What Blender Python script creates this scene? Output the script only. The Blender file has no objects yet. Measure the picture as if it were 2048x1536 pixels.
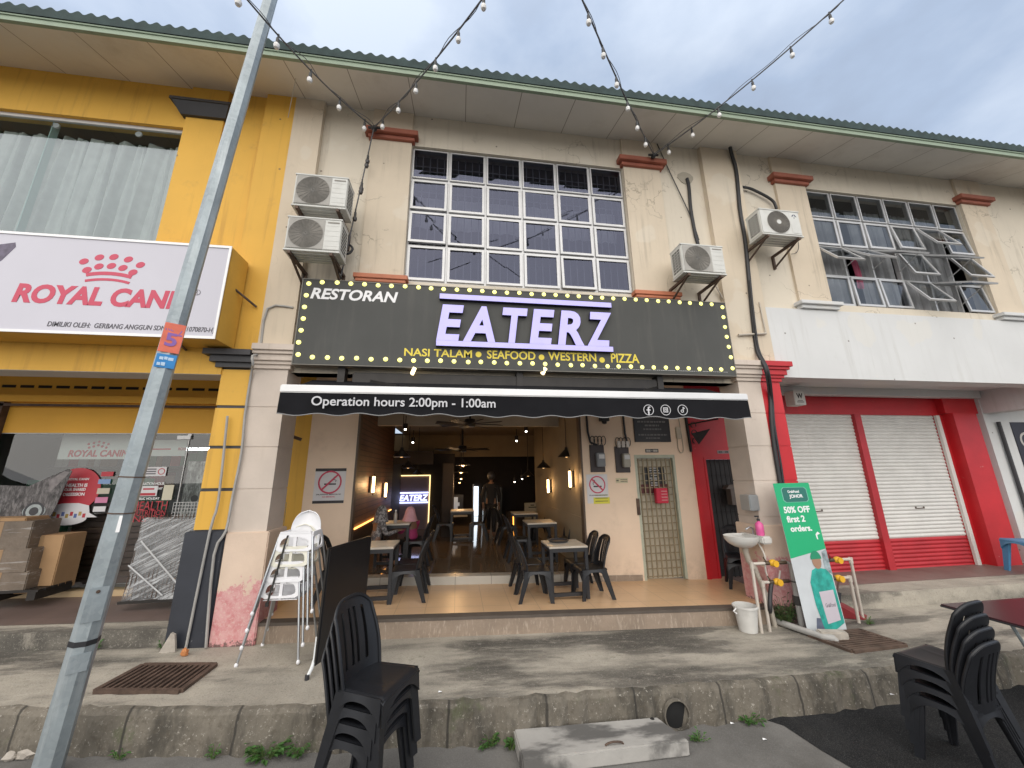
import bpy, bmesh, math, random
from mathutils import Vector, Matrix
R_ = math.radians
random.seed(7)
sc = bpy.context.scene
COL = sc.collection

# ------------------------------------------------------------------ camera
CAM = Vector((0.0, -5.52, 2.325))
FPX = 740.0                                  # focal length in pixels of a 2048 wide picture (13 mm lens)
_yaw, _pit, _rol = R_(8.3), R_(13.65), R_(-0.7)
_fwd = Vector((math.sin(_yaw)*math.cos(_pit), math.cos(_yaw)*math.cos(_pit), math.sin(_pit)))
_rt0 = Vector((math.cos(_yaw), -math.sin(_yaw), 0)); _up0 = _rt0.cross(_fwd)
_rt = _rt0*math.cos(_rol) + _up0*math.sin(_rol); _up = -_rt0*math.sin(_rol) + _up0*math.cos(_rol)
cam_d = bpy.data.cameras.new('camera'); cam = bpy.data.objects.new('camera', cam_d); COL.objects.link(cam)
cam_d.sensor_width = 36; cam_d.lens = FPX/2048*36; cam_d.clip_start = .05; cam_d.clip_end = 2000
cam.matrix_world = Matrix(((_rt.x, _up.x, -_fwd.x, CAM.x), (_rt.y, _up.y, -_fwd.y, CAM.y), (_rt.z, _up.z, -_fwd.z, CAM.z), (0, 0, 0, 1)))
sc.camera = cam

# ------------------------------------------------------------------ sky, sun, exposure
SUN_EL, SUN_AZ = R_(40), R_(195)             # azimuth clockwise from +Y: high, behind the camera
sdir = Vector((math.sin(SUN_AZ)*math.cos(SUN_EL), math.cos(SUN_AZ)*math.cos(SUN_EL), math.sin(SUN_EL)))
w = bpy.data.worlds.new('World'); sc.world = w; w.use_nodes = True
nt = w.node_tree; N = nt.nodes; L = nt.links
bg = N['Background']; bg.inputs[1].default_value = .1
sky = N.new('ShaderNodeTexSky'); sky.sky_type = 'NISHITA'; sky.sun_disc = False
sky.sun_elevation = SUN_EL; sky.sun_rotation = SUN_AZ; sky.air_density = 1.2; sky.dust_density = 2
tc = N.new('ShaderNodeTexCoord')
mp = N.new('ShaderNodeMapping'); mp.inputs['Scale'].default_value = (1, 1, 2.0); L.new(tc.outputs['Generated'], mp.inputs[0])
nz = N.new('ShaderNodeTexNoise'); nz.inputs['Scale'].default_value = 2.1; nz.inputs['Detail'].default_value = 7; nz.inputs['Roughness'].default_value = .52
L.new(mp.outputs[0], nz.inputs['Vector'])
rp = N.new('ShaderNodeValToRGB'); e = rp.color_ramp.elements
e[0].position = .34; e[0].color = (.38, .45, .58, 1); e[1].position = .66; e[1].color = (.70, .79, .93, 1)
e2 = rp.color_ramp.elements.new(.48); e2.color = (.46, .56, .73, 1)
L.new(nz.outputs[0], rp.inputs[0])
dt = N.new('ShaderNodeVectorMath'); dt.operation = 'DOT_PRODUCT'; dt.inputs[1].default_value = sdir; L.new(tc.outputs['Generated'], dt.inputs[0])
mr = N.new('ShaderNodeMapRange'); mr.inputs[1].default_value = .05; mr.inputs[2].default_value = .9; mr.inputs[3].default_value = 7.9; mr.inputs[4].default_value = 16.0
L.new(dt.outputs['Value'], mr.inputs[0])
vm = N.new('ShaderNodeVectorMath'); vm.operation = 'SCALE'; L.new(mr.outputs[0], vm.inputs['Scale'])
wf = N.new('ShaderNodeMapRange'); wf.inputs[1].default_value = .1; wf.inputs[2].default_value = .8; wf.inputs[4].default_value = .8; L.new(dt.outputs['Value'], wf.inputs[0])
wm = N.new('ShaderNodeMixRGB'); wm.inputs[2].default_value = (.72, .69, .65, 1); L.new(wf.outputs[0], wm.inputs[0]); L.new(rp.outputs[0], wm.inputs[1])
L.new(wm.outputs[0], vm.inputs[0])
mx = N.new('ShaderNodeMixRGB'); mx.inputs[0].default_value = .88; L.new(sky.outputs[0], mx.inputs[1]); L.new(vm.outputs[0], mx.inputs[2])
L.new(mx.outputs[0], bg.inputs[0])
sl = bpy.data.lights.new('sun', 'SUN'); sl.energy = 1.35; sl.angle = R_(95); sl.color = (1, .93, .83)
so = bpy.data.objects.new('sun', sl); COL.objects.link(so); so.rotation_euler = (-sdir).to_track_quat('-Z', 'Y').to_euler()
sc.view_settings.view_transform = 'Standard'; sc.view_settings.look = 'None'; sc.view_settings.gamma = 1
sc.view_settings.exposure = .5
sc.render.engine = 'CYCLES'

# ------------------------------------------------------------------ helpers
def ray(px, py): return _rt*((px-1024)/FPX) + _up*((768-py)/FPX) + _fwd
def oy(px, py, Y):
    d = ray(px, py); t = (Y-CAM.y)/d.y; p = CAM + d*t; return p
def oz(px, py, Z):
    d = ray(px, py); t = (Z-CAM.z)/d.z; return CAM + d*t
def ox(px, py, X):
    d = ray(px, py); t = (X-CAM.x)/d.x; return CAM + d*t
def G(x): return -.03*max(-9, min(x, 4.7))          # the street falls gently to the right
PAV, FLO, ROAD = .27, .50, -.06
def og(px, py, lvl):
    z = lvl
    for _ in range(8): p = oz(px, py, z); z = lvl + G(p.x)
    return p

class MB:
    def __init__(s): s.v = []; s.f = []; s.m = []
    def add(s, vs, fs, mi=0):
        b = len(s.v); s.v += [Vector(v) for v in vs]; s.f += [tuple(i+b for i in f) for f in fs]; s.m += [mi]*len(fs); return s
    def box(s, x0, x1, y0, y1, z0, z1, mi=0):
        return s.add([(x0,y0,z0),(x1,y0,z0),(x1,y1,z0),(x0,y1,z0),(x0,y0,z1),(x1,y0,z1),(x1,y1,z1),(x0,y1,z1)],
                     [(0,3,2,1),(4,5,6,7),(0,1,5,4),(1,2,6,5),(2,3,7,6),(3,0,4,7)], mi)
    def obox(s, c, a, b, d, mi=0):
        c, a, b, d = map(Vector, (c, a, b, d))
        vs = [c-a-b-d, c+a-b-d, c+a+b-d, c-a+b-d, c-a-b+d, c+a-b+d, c+a+b+d, c-a+b+d]
        fs = [(0,3,2,1),(4,5,6,7),(0,1,5,4),(1,2,6,5),(2,3,7,6),(3,0,4,7)]
        if a.cross(b).dot(d) < 0: fs = [f[::-1] for f in fs]
        return s.add(vs, fs, mi)
    def bar(s, p, q, wx, wy=None, mi=0, upv=(0, 0, 1)):
        p, q = Vector(p), Vector(q); d = (q-p); wy = wy or wx; u = Vector(upv)
        if abs(d.normalized().dot(u)) > .95: u = Vector((0, 1, 0))
        a = d.cross(u).normalized(); b = a.cross(d).normalized()
        return s.obox((p+q)/2, a*wx/2, b*wy/2, d/2, mi)
    def quad(s, a, b, c, d, mi=0): return s.add([a, b, c, d], [(0, 1, 2, 3)], mi)
    def prism(s, pts, o, u, v, n, t, mi=0):          # polygon in (u,v) at o, extruded by t along n
        o, u, v, n = map(Vector, (o, u, v, n)); k = len(pts)
        a = [o+u*p[0]+v*p[1] for p in pts]; b = [p+n*t for p in a]
        ar = sum(pts[i][0]*pts[(i+1) % k][1]-pts[(i+1) % k][0]*pts[i][1] for i in range(k))
        flip = (ar > 0) != (u.cross(v).dot(n*t) > 0)
        fs = [tuple(range(k))[::-1], tuple(range(k, 2*k))] + [(i, (i+1) % k, (i+1) % k+k, i+k) for i in range(k)]
        if flip: fs = [f[::-1] for f in fs]
        return s.add(a+b, fs, mi)
    def tube(s, pts, r, n=8, mi=0, cap=True):
        pts = [Vector(p) for p in pts]; k = len(pts); rs = r if isinstance(r, (list, tuple)) else [r]*k
        vs = []; a = None
        for i, p in enumerate(pts):
            d = (pts[min(i+1, k-1)]-pts[max(i-1, 0)]).normalized()
            if a is None:
                u = Vector((0, 0, 1)) if abs(d.z) < .9 else Vector((0, 1, 0)); a = d.cross(u).normalized()
            else: a = (a-d*a.dot(d)).normalized()
            b = d.cross(a)
            for j in range(n):
                t = 2*math.pi*j/n; vs.append(p+(a*math.cos(t)+b*math.sin(t))*rs[i])
        fs = [(i*n+j, i*n+(j+1) % n, (i+1)*n+(j+1) % n, (i+1)*n+j) for i in range(k-1) for j in range(n)]
        if cap: fs += [tuple(range(n))[::-1], tuple(range((k-1)*n, k*n))]
        return s.add(vs, fs, mi)
    def lathe(s, prof, c=(0, 0, 0), n=20, mi=0, ax=(1, 0, 0), ay=(0, 1, 0), az=(0, 0, 1)):
        c, ax, ay, az = map(Vector, (c, ax, ay, az)); vs = []; k = len(prof)
        for r, z in prof:
            for j in range(n):
                t = 2*math.pi*j/n; vs.append(c+ax*(r*math.cos(t))+ay*(r*math.sin(t))+az*z)
        fs = [(i*n+j, i*n+(j+1) % n, (i+1)*n+(j+1) % n, (i+1)*n+j) for i in range(k-1) for j in range(n)]
        if prof[0][0] > 1e-4: fs.append(tuple(range(n))[::-1])
        if prof[-1][0] > 1e-4: fs.append(tuple(range((k-1)*n, k*n)))
        return s.add(vs, fs, mi)
    def ball(s, c, r, n=12, mi=0, sc_=(1, 1, 1)):
        pr = [(max(1e-5, r*math.sin(math.pi*i/(n//2+2))), -r*math.cos(math.pi*i/(n//2+2))) for i in range(n//2+3)]
        return s.lathe(pr, c, n, mi, (sc_[0], 0, 0), (0, sc_[1], 0), (0, 0, sc_[2]))
    def grid(s, fn, nu, nv, mi=0, skip=None):
        vs = [fn(i/nu, j/nv) for j in range(nv+1) for i in range(nu+1)]
        fs = [(j*(nu+1)+i, j*(nu+1)+i+1, (j+1)*(nu+1)+i+1, (j+1)*(nu+1)+i) for j in range(nv) for i in range(nu) if not (skip and skip(i, j))]
        return s.add(vs, fs, mi)
    def wall(s, x0, x1, z0, z1, y0, y1, holes=(), mi=0):     # wall slab in the XZ plane with rectangular holes
        xs = sorted({x0, x1, *[h[0] for h in holes], *[h[1] for h in holes]}); zs = sorted({z0, z1, *[h[2] for h in holes], *[h[3] for h in holes]})
        xs = [x for x in xs if x0 <= x <= x1]; zs = [z for z in zs if z0 <= z <= z1]
        def solid(i, j):
            if i < 0 or j < 0 or i >= len(xs)-1 or j >= len(zs)-1: return False
            cx, cz = (xs[i]+xs[i+1])/2, (zs[j]+zs[j+1])/2
            return not any(h[0] < cx < h[1] and h[2] < cz < h[3] for h in holes)
        for i in range(len(xs)-1):
            for j in range(len(zs)-1):
                if not solid(i, j): continue
                a, b, c, d = xs[i], xs[i+1], zs[j], zs[j+1]
                s.quad((a,y0,c), (b,y0,c), (b,y0,d), (a,y0,d), mi); s.quad((b,y1,c), (a,y1,c), (a,y1,d), (b,y1,d), mi)
                if not solid(i-1, j): s.quad((a,y1,c), (a,y0,c), (a,y0,d), (a,y1,d), mi)
                if not solid(i+1, j): s.quad((b,y0,c), (b,y1,c), (b,y1,d), (b,y0,d), mi)
                if not solid(i, j-1): s.quad((a,y1,c), (b,y1,c), (b,y0,c), (a,y0,c), mi)
                if not solid(i, j+1): s.quad((a,y0,d), (b,y0,d), (b,y1,d), (a,y1,d), mi)
        return s
    def build(s, name, mats, parent=None, bevel=0, smooth=False, seg=2, weld=True):
        off = wpos(parent) if parent else None
        if off is None:
            lo = [min(v[i] for v in s.v) for i in range(3)]; hi = [max(v[i] for v in s.v) for i in range(3)]
            off = Vector(((lo[0]+hi[0])/2, (lo[1]+hi[1])/2, lo[2]))
        me = bpy.data.meshes.new(name); me.from_pydata([v-off for v in s.v], [], s.f)
        mats = mats if isinstance(mats, (list, tuple)) else [mats]
        for m in mats: me.materials.append(m)
        me.polygons.foreach_set('material_index', s.m)
        if bevel or smooth or weld:
            bm = bmesh.new(); bm.from_mesh(me)
            if weld: bmesh.ops.remove_doubles(bm, verts=bm.verts, dist=1e-5)
            if bevel:
                es = [e for e in bm.edges if len(e.link_faces) == 2 and e.calc_face_angle(0) > .5]
                bmesh.ops.bevel(bm, geom=es, offset=bevel, segments=seg, affect='EDGES', clamp_overlap=True)
            if smooth:
                for f in bm.faces: f.smooth = True
                for e in bm.edges:
                    if len(e.link_faces) == 2 and e.calc_face_angle(0) > .7: e.smooth = False
            bm.to_mesh(me); bm.free()
        me.update()
        return link(name, me, parent, off)
WPOS = {}
def wpos(o): return WPOS.get(o.name, Vector((0, 0, 0)))
def link(name, me, parent, off):
    o = bpy.data.objects.new(name, me); COL.objects.link(o)
    if parent: o.parent = parent; WPOS[o.name] = Vector(off)
    else: o.location = off; WPOS[o.name] = Vector(off)
    return o
def tag(o, label, cat, group=None):
    o['label'] = label; o['category'] = cat
    if group: o['group'] = group
    return o
def thing(name, label, cat, loc=(0, 0, 0), group=None):
    o = bpy.data.objects.new(name, None); COL.objects.link(o); o.location = loc; o.empty_display_size = .1
    WPOS[o.name] = Vector(loc); return tag(o, label, cat, group)
def struct(o): o['kind'] = 'structure'; return o
def dup(root, loc=None, rz=None, label=None, group=None):
    def cp(o, par):
        c = o.copy(); COL.objects.link(c)
        if par: c.parent = par
        for ch in list(o.children): cp(ch, c)
        return c
    r = cp(root, None)
    if loc is not None: r.location = loc
    if rz is not None: r.rotation_euler = (0, 0, rz)
    if label: r['label'] = label
    if group: r['group'] = group
    return r
def text(name, s, o, u, v, n, x0, x1, z0, z1, mat, parent, depth=.003, bold=0, shear=0, sp=1.0, keep=False):
    """raised lettering: fits the string into the box x0..x1, z0..z1 of the plane (o,u,v), standing depth along n"""
    c = bpy.data.curves.new(name, 'FONT'); c.body = s; c.size = 1; c.extrude = .05; c.offset = bold; c.shear = shear; c.space_character = sp; c.align_x = 'LEFT'; c.resolution_u = 4
    t = bpy.data.objects.new(name, c); COL.objects.link(t)
    dg = bpy.context.evaluated_depsgraph_get(); dg.update()
    me = bpy.data.meshes.new_from_object(t.evaluated_get(dg)); bpy.data.objects.remove(t); bpy.data.curves.remove(c)
    o, u, v, n = map(Vector, (o, u, v, n)); vs = me.vertices
    lx = min(q.co.x for q in vs); hx = max(q.co.x for q in vs); ly = min(q.co.y for q in vs); hy = max(q.co.y for q in vs)
    off = wpos(parent) if parent else Vector((0, 0, 0))
    for q in vs:
        a = x0+(q.co.x-lx)/(hx-lx)*(x1-x0); b = z0+(q.co.y-ly)/(hy-ly)*(z1-z0); d = depth if q.co.z > 0 else 0
        q.co = o+u*a+v*b+n*d-off
    me.materials.clear()
    for m in (mat if isinstance(mat, (list, tuple)) else [mat]): me.materials.append(m)
    for p in me.polygons:
        p.material_index = 0
        if isinstance(mat, (list, tuple)) and abs(p.normal.dot(n)) < .7: p.material_index = 1
    return link(name, me, parent, off)
XF, ZF, NF = (1, 0, 0), (0, 0, 1), (0, -1, 0)       # a front-facing plane
def ftext(name, s, pa, pb, Y, mat, parent, **k):    # text on a facade plane between the picture corners pa (top left) and pb (bottom right)
    a = oy(*pa, Y); b = oy(*pb, Y)
    return text(name, s, (0, Y, 0), XF, ZF, NF, a.x, b.x, b.z, a.z, mat, parent, **k)
def disc(r, n=24, cx=0, cz=0, a0=0, a1=2*math.pi): return [(cx+r*math.cos(a0+(a1-a0)*i/n), cz+r*math.sin(a0+(a1-a0)*i/n)) for i in range(n)]
def ring(mb, o, u, v, n, r, wd, t, seg=32, mi=0, a0=0, a1=2*math.pi):
    for i in range(seg):
        p, q = a0+(a1-a0)*i/seg, a0+(a1-a0)*(i+1)/seg
        mb.prism([(r*math.cos(p), r*math.sin(p)), ((r+wd)*math.cos(p), (r+wd)*math.sin(p)), ((r+wd)*math.cos(q), (r+wd)*math.sin(q)), (r*math.cos(q), r*math.sin(q))], o, u, v, n, t, mi)

# ------------------------------------------------------------------ materials
class NT:
    def __init__(s, m): s.t = m.node_tree; s.n = s.t.nodes; s.l = s.t.links
    def new(s, t, **k):
        n = s.n.new(t)
        for a, b in k.items(): setattr(n, a, b)
        return n
    def noise(s, scale, detail=5, rough=.55, vec=None, stretch=None):
        n = s.new('ShaderNodeTexNoise'); n.inputs['Scale'].default_value = scale; n.inputs['Detail'].default_value = detail; n.inputs['Roughness'].default_value = rough
        v = vec or s.pos()
        if stretch:
            mp = s.new('ShaderNodeMapping'); mp.inputs['Scale'].default_value = stretch; s.l.new(v, mp.inputs[0]); v = mp.outputs[0]
        s.l.new(v, n.inputs['Vector']); return n.outputs[0]
    def pos(s):
        if not hasattr(s, '_p'): s._p = s.new('ShaderNodeNewGeometry').outputs['Position']
        return s._p
    def ramp(s, f, a, b, lo=0, hi=1):
        n = s.new('ShaderNodeMapRange'); n.interpolation_type = 'SMOOTHSTEP'
        for i, x in zip((1, 2, 3, 4), (a, b, lo, hi)): n.inputs[i].default_value = x
        s.l.new(f, n.inputs[0]); return n.outputs[0]
    def mix(s, f, a, b, mode='MIX'):
        n = s.new('ShaderNodeMixRGB'); n.blend_type = mode
        for i, x in enumerate((f, a, b)):
            if hasattr(x, 'is_linked'): s.l.new(x, n.inputs[i])
            elif i == 0: n.inputs[0].default_value = x
            else: n.inputs[i].default_value = (*x, 1)
        return n.outputs[0]
    def math(s, op, a, b=0):
        n = s.new('ShaderNodeMath', operation=op)
        for i, x in enumerate((a, b)):
            if hasattr(x, 'is_linked'): s.l.new(x, n.inputs[i])
            else: n.inputs[i].default_value = x
        return n.outputs[0]
    def sep(s):
        if not hasattr(s, '_s'): s._s = s.new('ShaderNodeSeparateXYZ'); s.l.new(s.pos(), s._s.inputs[0])
        return s._s.outputs
    def bump(s, h, strength, dist=.01):
        b = s.new('ShaderNodeBump'); b.inputs['Strength'].default_value = strength; b.inputs['Distance'].default_value = dist
        s.l.new(h, b.inputs['Height']); s.l.new(b.outputs[0], s.n['Principled BSDF'].inputs['Normal'])
def M(name, col, rough=.6, metal=0, var=.08, vs=2.5, bump=0, bs=60, grime=None, gcol=(.12, .1, .08), streak=0, emit=None, es=1, spec=.5, fn=None, trans=0):
    m = bpy.data.materials.new(name); m.use_nodes = True; t = NT(m); p = t.n['Principled BSDF']
    p.inputs['Roughness'].default_value = rough; p.inputs['Metallic'].default_value = metal; p.inputs['Specular IOR Level'].default_value = spec
    c = None
    if var:
        big = t.noise(vs, 6); f = t.ramp(big, .25, .75)
        c = t.mix(f, tuple(x*(1-var) for x in col), tuple(min(1, x*(1+var)) for x in col))
        fine = t.ramp(t.noise(vs*14, 4), .3, .7); c = t.mix(t.math('MULTIPLY', fine, .25*min(1, var*4)), c, tuple(x*(1-var*1.6) for x in col))
    if streak:
        sn = t.ramp(t.noise(1, 5, .6, stretch=(7, 7, .5)), .5, .8); sm = t.ramp(t.noise(.9, 3), .4, .7)
        c = t.mix(t.math('MULTIPLY', t.math('MULTIPLY', sn, sm), streak), c, gcol)
    if grime:
        gn = t.ramp(t.noise(grime[0], 8, .68), grime[1], grime[2]); c = t.mix(t.math('MULTIPLY', gn, grime[3]), c or col, gcol)
    if fn: c = fn(t, c)
    if c is not None: t.l.new(c, p.inputs['Base Color'])
    else: p.inputs['Base Color'].default_value = (*col, 1)
    if bump: t.bump(t.noise(bs, 4), bump, .006)
    if emit: p.inputs['Emission Color'].default_value = (*emit, 1); p.inputs['Emission Strength'].default_value = es
    return m
def glass_mat(name, tint, refl, rough=0.0, gcol=(1, 1, 1)):
    m = bpy.data.materials.new(name); m.use_nodes = True; t = NT(m); out = t.n['Material Output']; t.n.remove(t.n['Principled BSDF'])
    tr = t.new('ShaderNodeBsdfTransparent'); tr.inputs[0].default_value = (*tint, 1)
    gl = t.new('ShaderNodeBsdfGlossy'); gl.inputs['Roughness'].default_value = rough; gl.inputs[0].default_value = (*gcol, 1)
    fr = t.new('ShaderNodeFresnel'); fr.inputs[0].default_value = 1.5
    f = t.math('ADD', fr.outputs[0], refl); mx = t.new('ShaderNodeMixShader')
    t.l.new(f, mx.inputs[0]); t.l.new(tr.outputs[0], mx.inputs[1]); t.l.new(gl.outputs[0], mx.inputs[2]); t.l.new(mx.outputs[0], out.inputs[0]); return m

def nail_holes(t, c):                                # pock marks of old fixings in the render
    v = t.new('ShaderNodeTexVoronoi'); v.inputs['Scale'].default_value = 2.6; t.l.new(t.pos(), v.inputs['Vector'])
    return t.mix(t.ramp(v.outputs['Distance'], .035, .055, .75, 0), c, (.12, .09, .07))
def aged(amt=.5, scol=(.24, .2, .15), crack=True):      # rain streaks, patch repairs, hairline cracks and old fixings
    def f(t, c):
        st = t.ramp(t.noise(1, 6, .65, stretch=(9, 9, .45)), .50, .74); ms = t.ramp(t.noise(.8, 4, .6), .38, .66); c = t.mix(t.math('MULTIPLY', t.math('MULTIPLY', st, ms), amt), c, scol)
        c = t.mix(t.ramp(t.noise(1.1, 3, .45), .60, .63, 0, .28), c, (.70, .66, .57))
        c = t.mix(t.ramp(t.noise(2.4, 9, .75), .58, .76, 0, amt*.75), c, scol)
        if crack:
            cr = t.new('ShaderNodeTexVoronoi', feature='DISTANCE_TO_EDGE'); cr.inputs['Scale'].default_value = .8
            wv = t.new('ShaderNodeVectorMath', operation='ADD'); nn = t.new('ShaderNodeTexNoise'); nn.inputs['Scale'].default_value = 2.2; nn.inputs['Detail'].default_value = 6; t.l.new(t.pos(), nn.inputs['Vector'])
            t.l.new(t.pos(), wv.inputs[0]); t.l.new(nn.outputs['Color'], wv.inputs[1]); t.l.new(wv.outputs[0], cr.inputs['Vector'])
            k = t.math('MULTIPLY', t.ramp(cr.outputs['Distance'], .003, .008, .55, 0), t.ramp(t.noise(.7, 3), .5, .6)); c = t.mix(k, c, (.22, .18, .13))
        return nail_holes(t, c)
    return f
def joints(fn_axis, pitch, w, col):
    def f(t, c):
        x = t.math('PINGPONG', t.sep()[fn_axis], pitch/2); return t.mix(t.ramp(x, w*.5, w, 1, 0), c, col)
    return f
cream = M('cream_plaster', (.62, .53, .41), .85, var=.07, vs=.9, bump=.15, bs=35, fn=aged(.5))
cream_lt = M('pale_plaster', (.64, .575, .47), .85, var=.06, vs=.9, bump=.15, bs=35, fn=aged(.55))
def lowgrime(z0, z1, amt, gc):
    def f(t, c):
        z = t.sep()[2]; k = t.ramp(z, z0, z1, 1, 0); n = t.ramp(t.noise(4, 8, .7), .35, .7); return t.mix(t.math('MULTIPLY', t.math('MULTIPLY', k, n), amt), c, gc)
    return f
cream_low = M('walkway_plaster', (.78, .61, .46), .8, var=.06, vs=1.1, bump=.12, bs=40, grime=(1.8, .55, .85, .3), gcol=(.3, .22, .16), fn=lowgrime(.3, 1.1, .5, (.3, .22, .15)))
pier = M('pier_paint', (.58, .5, .43), .75, var=.09, vs=1.6, bump=.2, bs=30, streak=.45, gcol=(.3, .23, .17), grime=(5, .62, .75, .4))
yellow = M('yellow_paint', (.70, .40, .06), .7, var=.07, vs=.8, bump=.12, bs=30, fn=lambda t, c: nail_holes(t, t.mix(t.ramp(t.noise(2.2, 9, .75), .56, .75, 0, .45), t.mix(t.math('MULTIPLY', t.ramp(t.noise(1, 6, .65, stretch=(9, 9, .45)), .5, .74), .5), c, (.38, .2, .04)), (.42, .24, .06))))
yellow_d = M('inner_yellow_paint', (.72, .38, .045), .7, var=.08, vs=1, bump=.1)
def scuff(t, c): return t.mix(t.ramp(t.noise(5, 9, .75), .66, .7, 0, .8), c, (.6, .52, .45))
red = M('red_paint', (.5, .016, .022), .45, var=.12, vs=1.5, bump=.08, fn=scuff)
red_flat = M('red_shutter_paint', (.42, .022, .03), .5, var=.15, vs=2, bump=.05)
white_p = M('white_paint', (.62, .625, .62), .75, var=.05, vs=.8, bump=.12, bs=30, fn=aged(.34, (.38, .36, .32), False))
offw = M('off_white_plaster', (.6, .57, .53), .8, var=.07, vs=1, streak=.2)
soff = M('soffit_board', (.68, .66, .62), .8, var=.07, vs=.7, grime=(1.1, .5, .8, .35), gcol=(.3, .25, .18), fn=joints(0, .92, .008, (.27, .24, .2)))
def plinth_fn(t, c):
    z = t.sep()[2]; n = t.noise(6, 9, .72); n2 = t.noise(26, 6, .7)
    k = t.math('ADD', t.math('MULTIPLY', n, .9), t.math('MULTIPLY', n2, .25))
    k = t.math('ADD', k, t.ramp(z, .5, 1.45, .3, -.22))
    pinkc = t.mix(t.ramp(t.noise(9, 7, .7), .35, .7), (.64, .36, .35), (.55, .2, .21)); pinkc = t.mix(t.ramp(t.noise(30, 6, .75), .5, .62, 0, .6), pinkc, (.66, .5, .44)); c = t.mix(t.ramp(k, .56, .62), c, pinkc)
    c = t.mix(t.ramp(t.math('ADD', n2, t.ramp(z, .3, .55, .18, -.3)), .5, .62), c, (.16, .1, .09))
    return t.mix(t.ramp(t.noise(15, 6, .7), .68, .72, 0, .9), c, (.55, .45, .37))
plinth_m = M('peeling_paint', (.66, .52, .41), .85, var=.08, vs=2, bump=.5, bs=45, fn=plinth_fn)
brick_red = M('terracotta_paint', (.33, .105, .065), .6, var=.15, vs=4, bump=.1)
brick_lt = M('orange_sill_paint', (.47, .16, .08), .6, var=.12, vs=4)
roof_m = M('green_roof_tile', (.035, .06, .058), .85, var=.25, vs=5, bump=.3, bs=25)
fascia_m = M('pale_green_fascia', (.27, .34, .25), .6, var=.14, vs=2.5, grime=(2.5, .45, .75, .5), gcol=(.14, .18, .12))
black_p = M('black_paint', (.035, .035, .04), .5, var=.2, vs=3)
dark_m = M('dark_metal', (.03, .027, .025), .45, .4, var=.2, vs=6)
rust_m = M('rusty_steel', (.12, .08, .06), .75, .3, var=.35, vs=8, bump=.3)
alu = M('aluminium', (.56, .56, .56), .4, .35, var=.05, vs=4, grime=(7, .55, .8, .25))
galv_v = None
def galv_fn(t, c):
    v = t.new('ShaderNodeTexVoronoi'); v.inputs['Scale'].default_value = 28; t.l.new(t.pos(), v.inputs['Vector'])
    sepc = t.new('ShaderNodeSeparateColor'); t.l.new(v.outputs['Color'], sepc.inputs[0])
    c = t.mix(t.math('MULTIPLY', sepc.outputs[0], .28), c, (.47, .52, .54))
    c = t.mix(t.ramp(t.noise(1, 5, .6, stretch=(9, 9, .7)), .52, .72, 0, .55), c, (.52, .56, .57))
    r = t.ramp(t.noise(3, 8, .72, stretch=(1, 1, .5)), .6, .72, 0, .35); return t.mix(r, c, (.3, .25, .17))
galv = M('galvanised_steel', (.31, .355, .375), .5, .45, var=.16, vs=3, bump=.08, bs=50, fn=galv_fn)
pipe_g = M('grey_pipe', (.36, .35, .33), .6, var=.12, vs=6)
pvc = M('pvc_pipe', (.52, .47, .41), .5, var=.1, vs=6)
glassU = glass_mat('tinted_window_glass', (.42, .44, .5), .085, gcol=(.42, .45, .62))
glassL = glass_mat('clear_shop_glass', (.88, .93, .91), .03)
glassR = glass_mat('clear_window_glass', (.74, .77, .78), .07, gcol=(.6, .64, .7))
glassP = glass_mat('curtain_window_glass', (.88, .93, .93), .10, gcol=(.6, .65, .7))
curtain = M('grey_curtain', (.50, .525, .50), .9, var=.08, vs=6)
curtain_d = M('dim_curtain', (.36, .36, .37), .9, var=.08, vs=6)
curtain_w = M('white_curtain', (.6, .6, .6), .9, var=.06, vs=6)
roomw = M('room_wall', (.2, .19, .18), .9, var=.05)
grille_w = M('grille_paint', (.26, .26, .27), .6, var=.05)
ac_w = M('cream_casing', (.6, .6, .565), .5, var=.05, vs=6, grime=(4, .5, .8, .35), gcol=(.33, .3, .24))
ac_g = M('dusty_grille', (.27, .25, .22), .7, var=.15, vs=12)
ac_d = M('fan_recess', (.05, .05, .048), .7, var=.1)
lead = M('black_cable', (.02, .02, .023), .5, var=.1, vs=8)
def pave_fn(t, c):
    band = t.ramp(t.noise(1, 7, .6, stretch=(.55, 2.3, 1)), .44, .66); c = t.mix(t.math('MULTIPLY', band, .85), c, (.075, .07, .06))
    wet = t.ramp(t.noise(1, 5, .55, stretch=(.5, 1.9, 1), vec=t.pos()), .54, .60); c = t.mix(t.math('MULTIPLY', wet, .6), c, (.055, .05, .043))
    c = t.mix(t.ramp(t.noise(11, 9, .75), .56, .68, 0, .55), c, (.36, .34, .3))
    c = t.mix(t.ramp(t.noise(3.3, 9, .7), .58, .72, 0, .5), c, (.105, .115, .07))
    c = t.mix(t.ramp(t.noise(1, 9, .78, stretch=(2.2, 7, 1)), .53, .64, 0, .6), c, (.33, .30, .25))
    c = t.mix(t.ramp(t.noise(26, 8, .75), .55, .7, 0, .5), c, (.07, .063, .05))
    v = t.new('ShaderNodeTexVoronoi'); v.inputs['Scale'].default_value = 1.7; t.l.new(t.pos(), v.inputs['Vector'])
    c = t.mix(t.ramp(t.noise(55, 5, .8), .56, .66, 0, .6), c, (.46, .43, .37)); c = t.mix(t.ramp(t.noise(70, 4, .8), .57, .66, 0, .55), c, (.05, .045, .04))
    return t.mix(t.ramp(v.outputs['Distance'], .02, .03, .7, 0), c, (.5, .48, .44))
pave = M('stained_concrete', (.39, .355, .295), .85, var=.2, vs=1.6, bump=.9, bs=45, fn=pave_fn)
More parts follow.
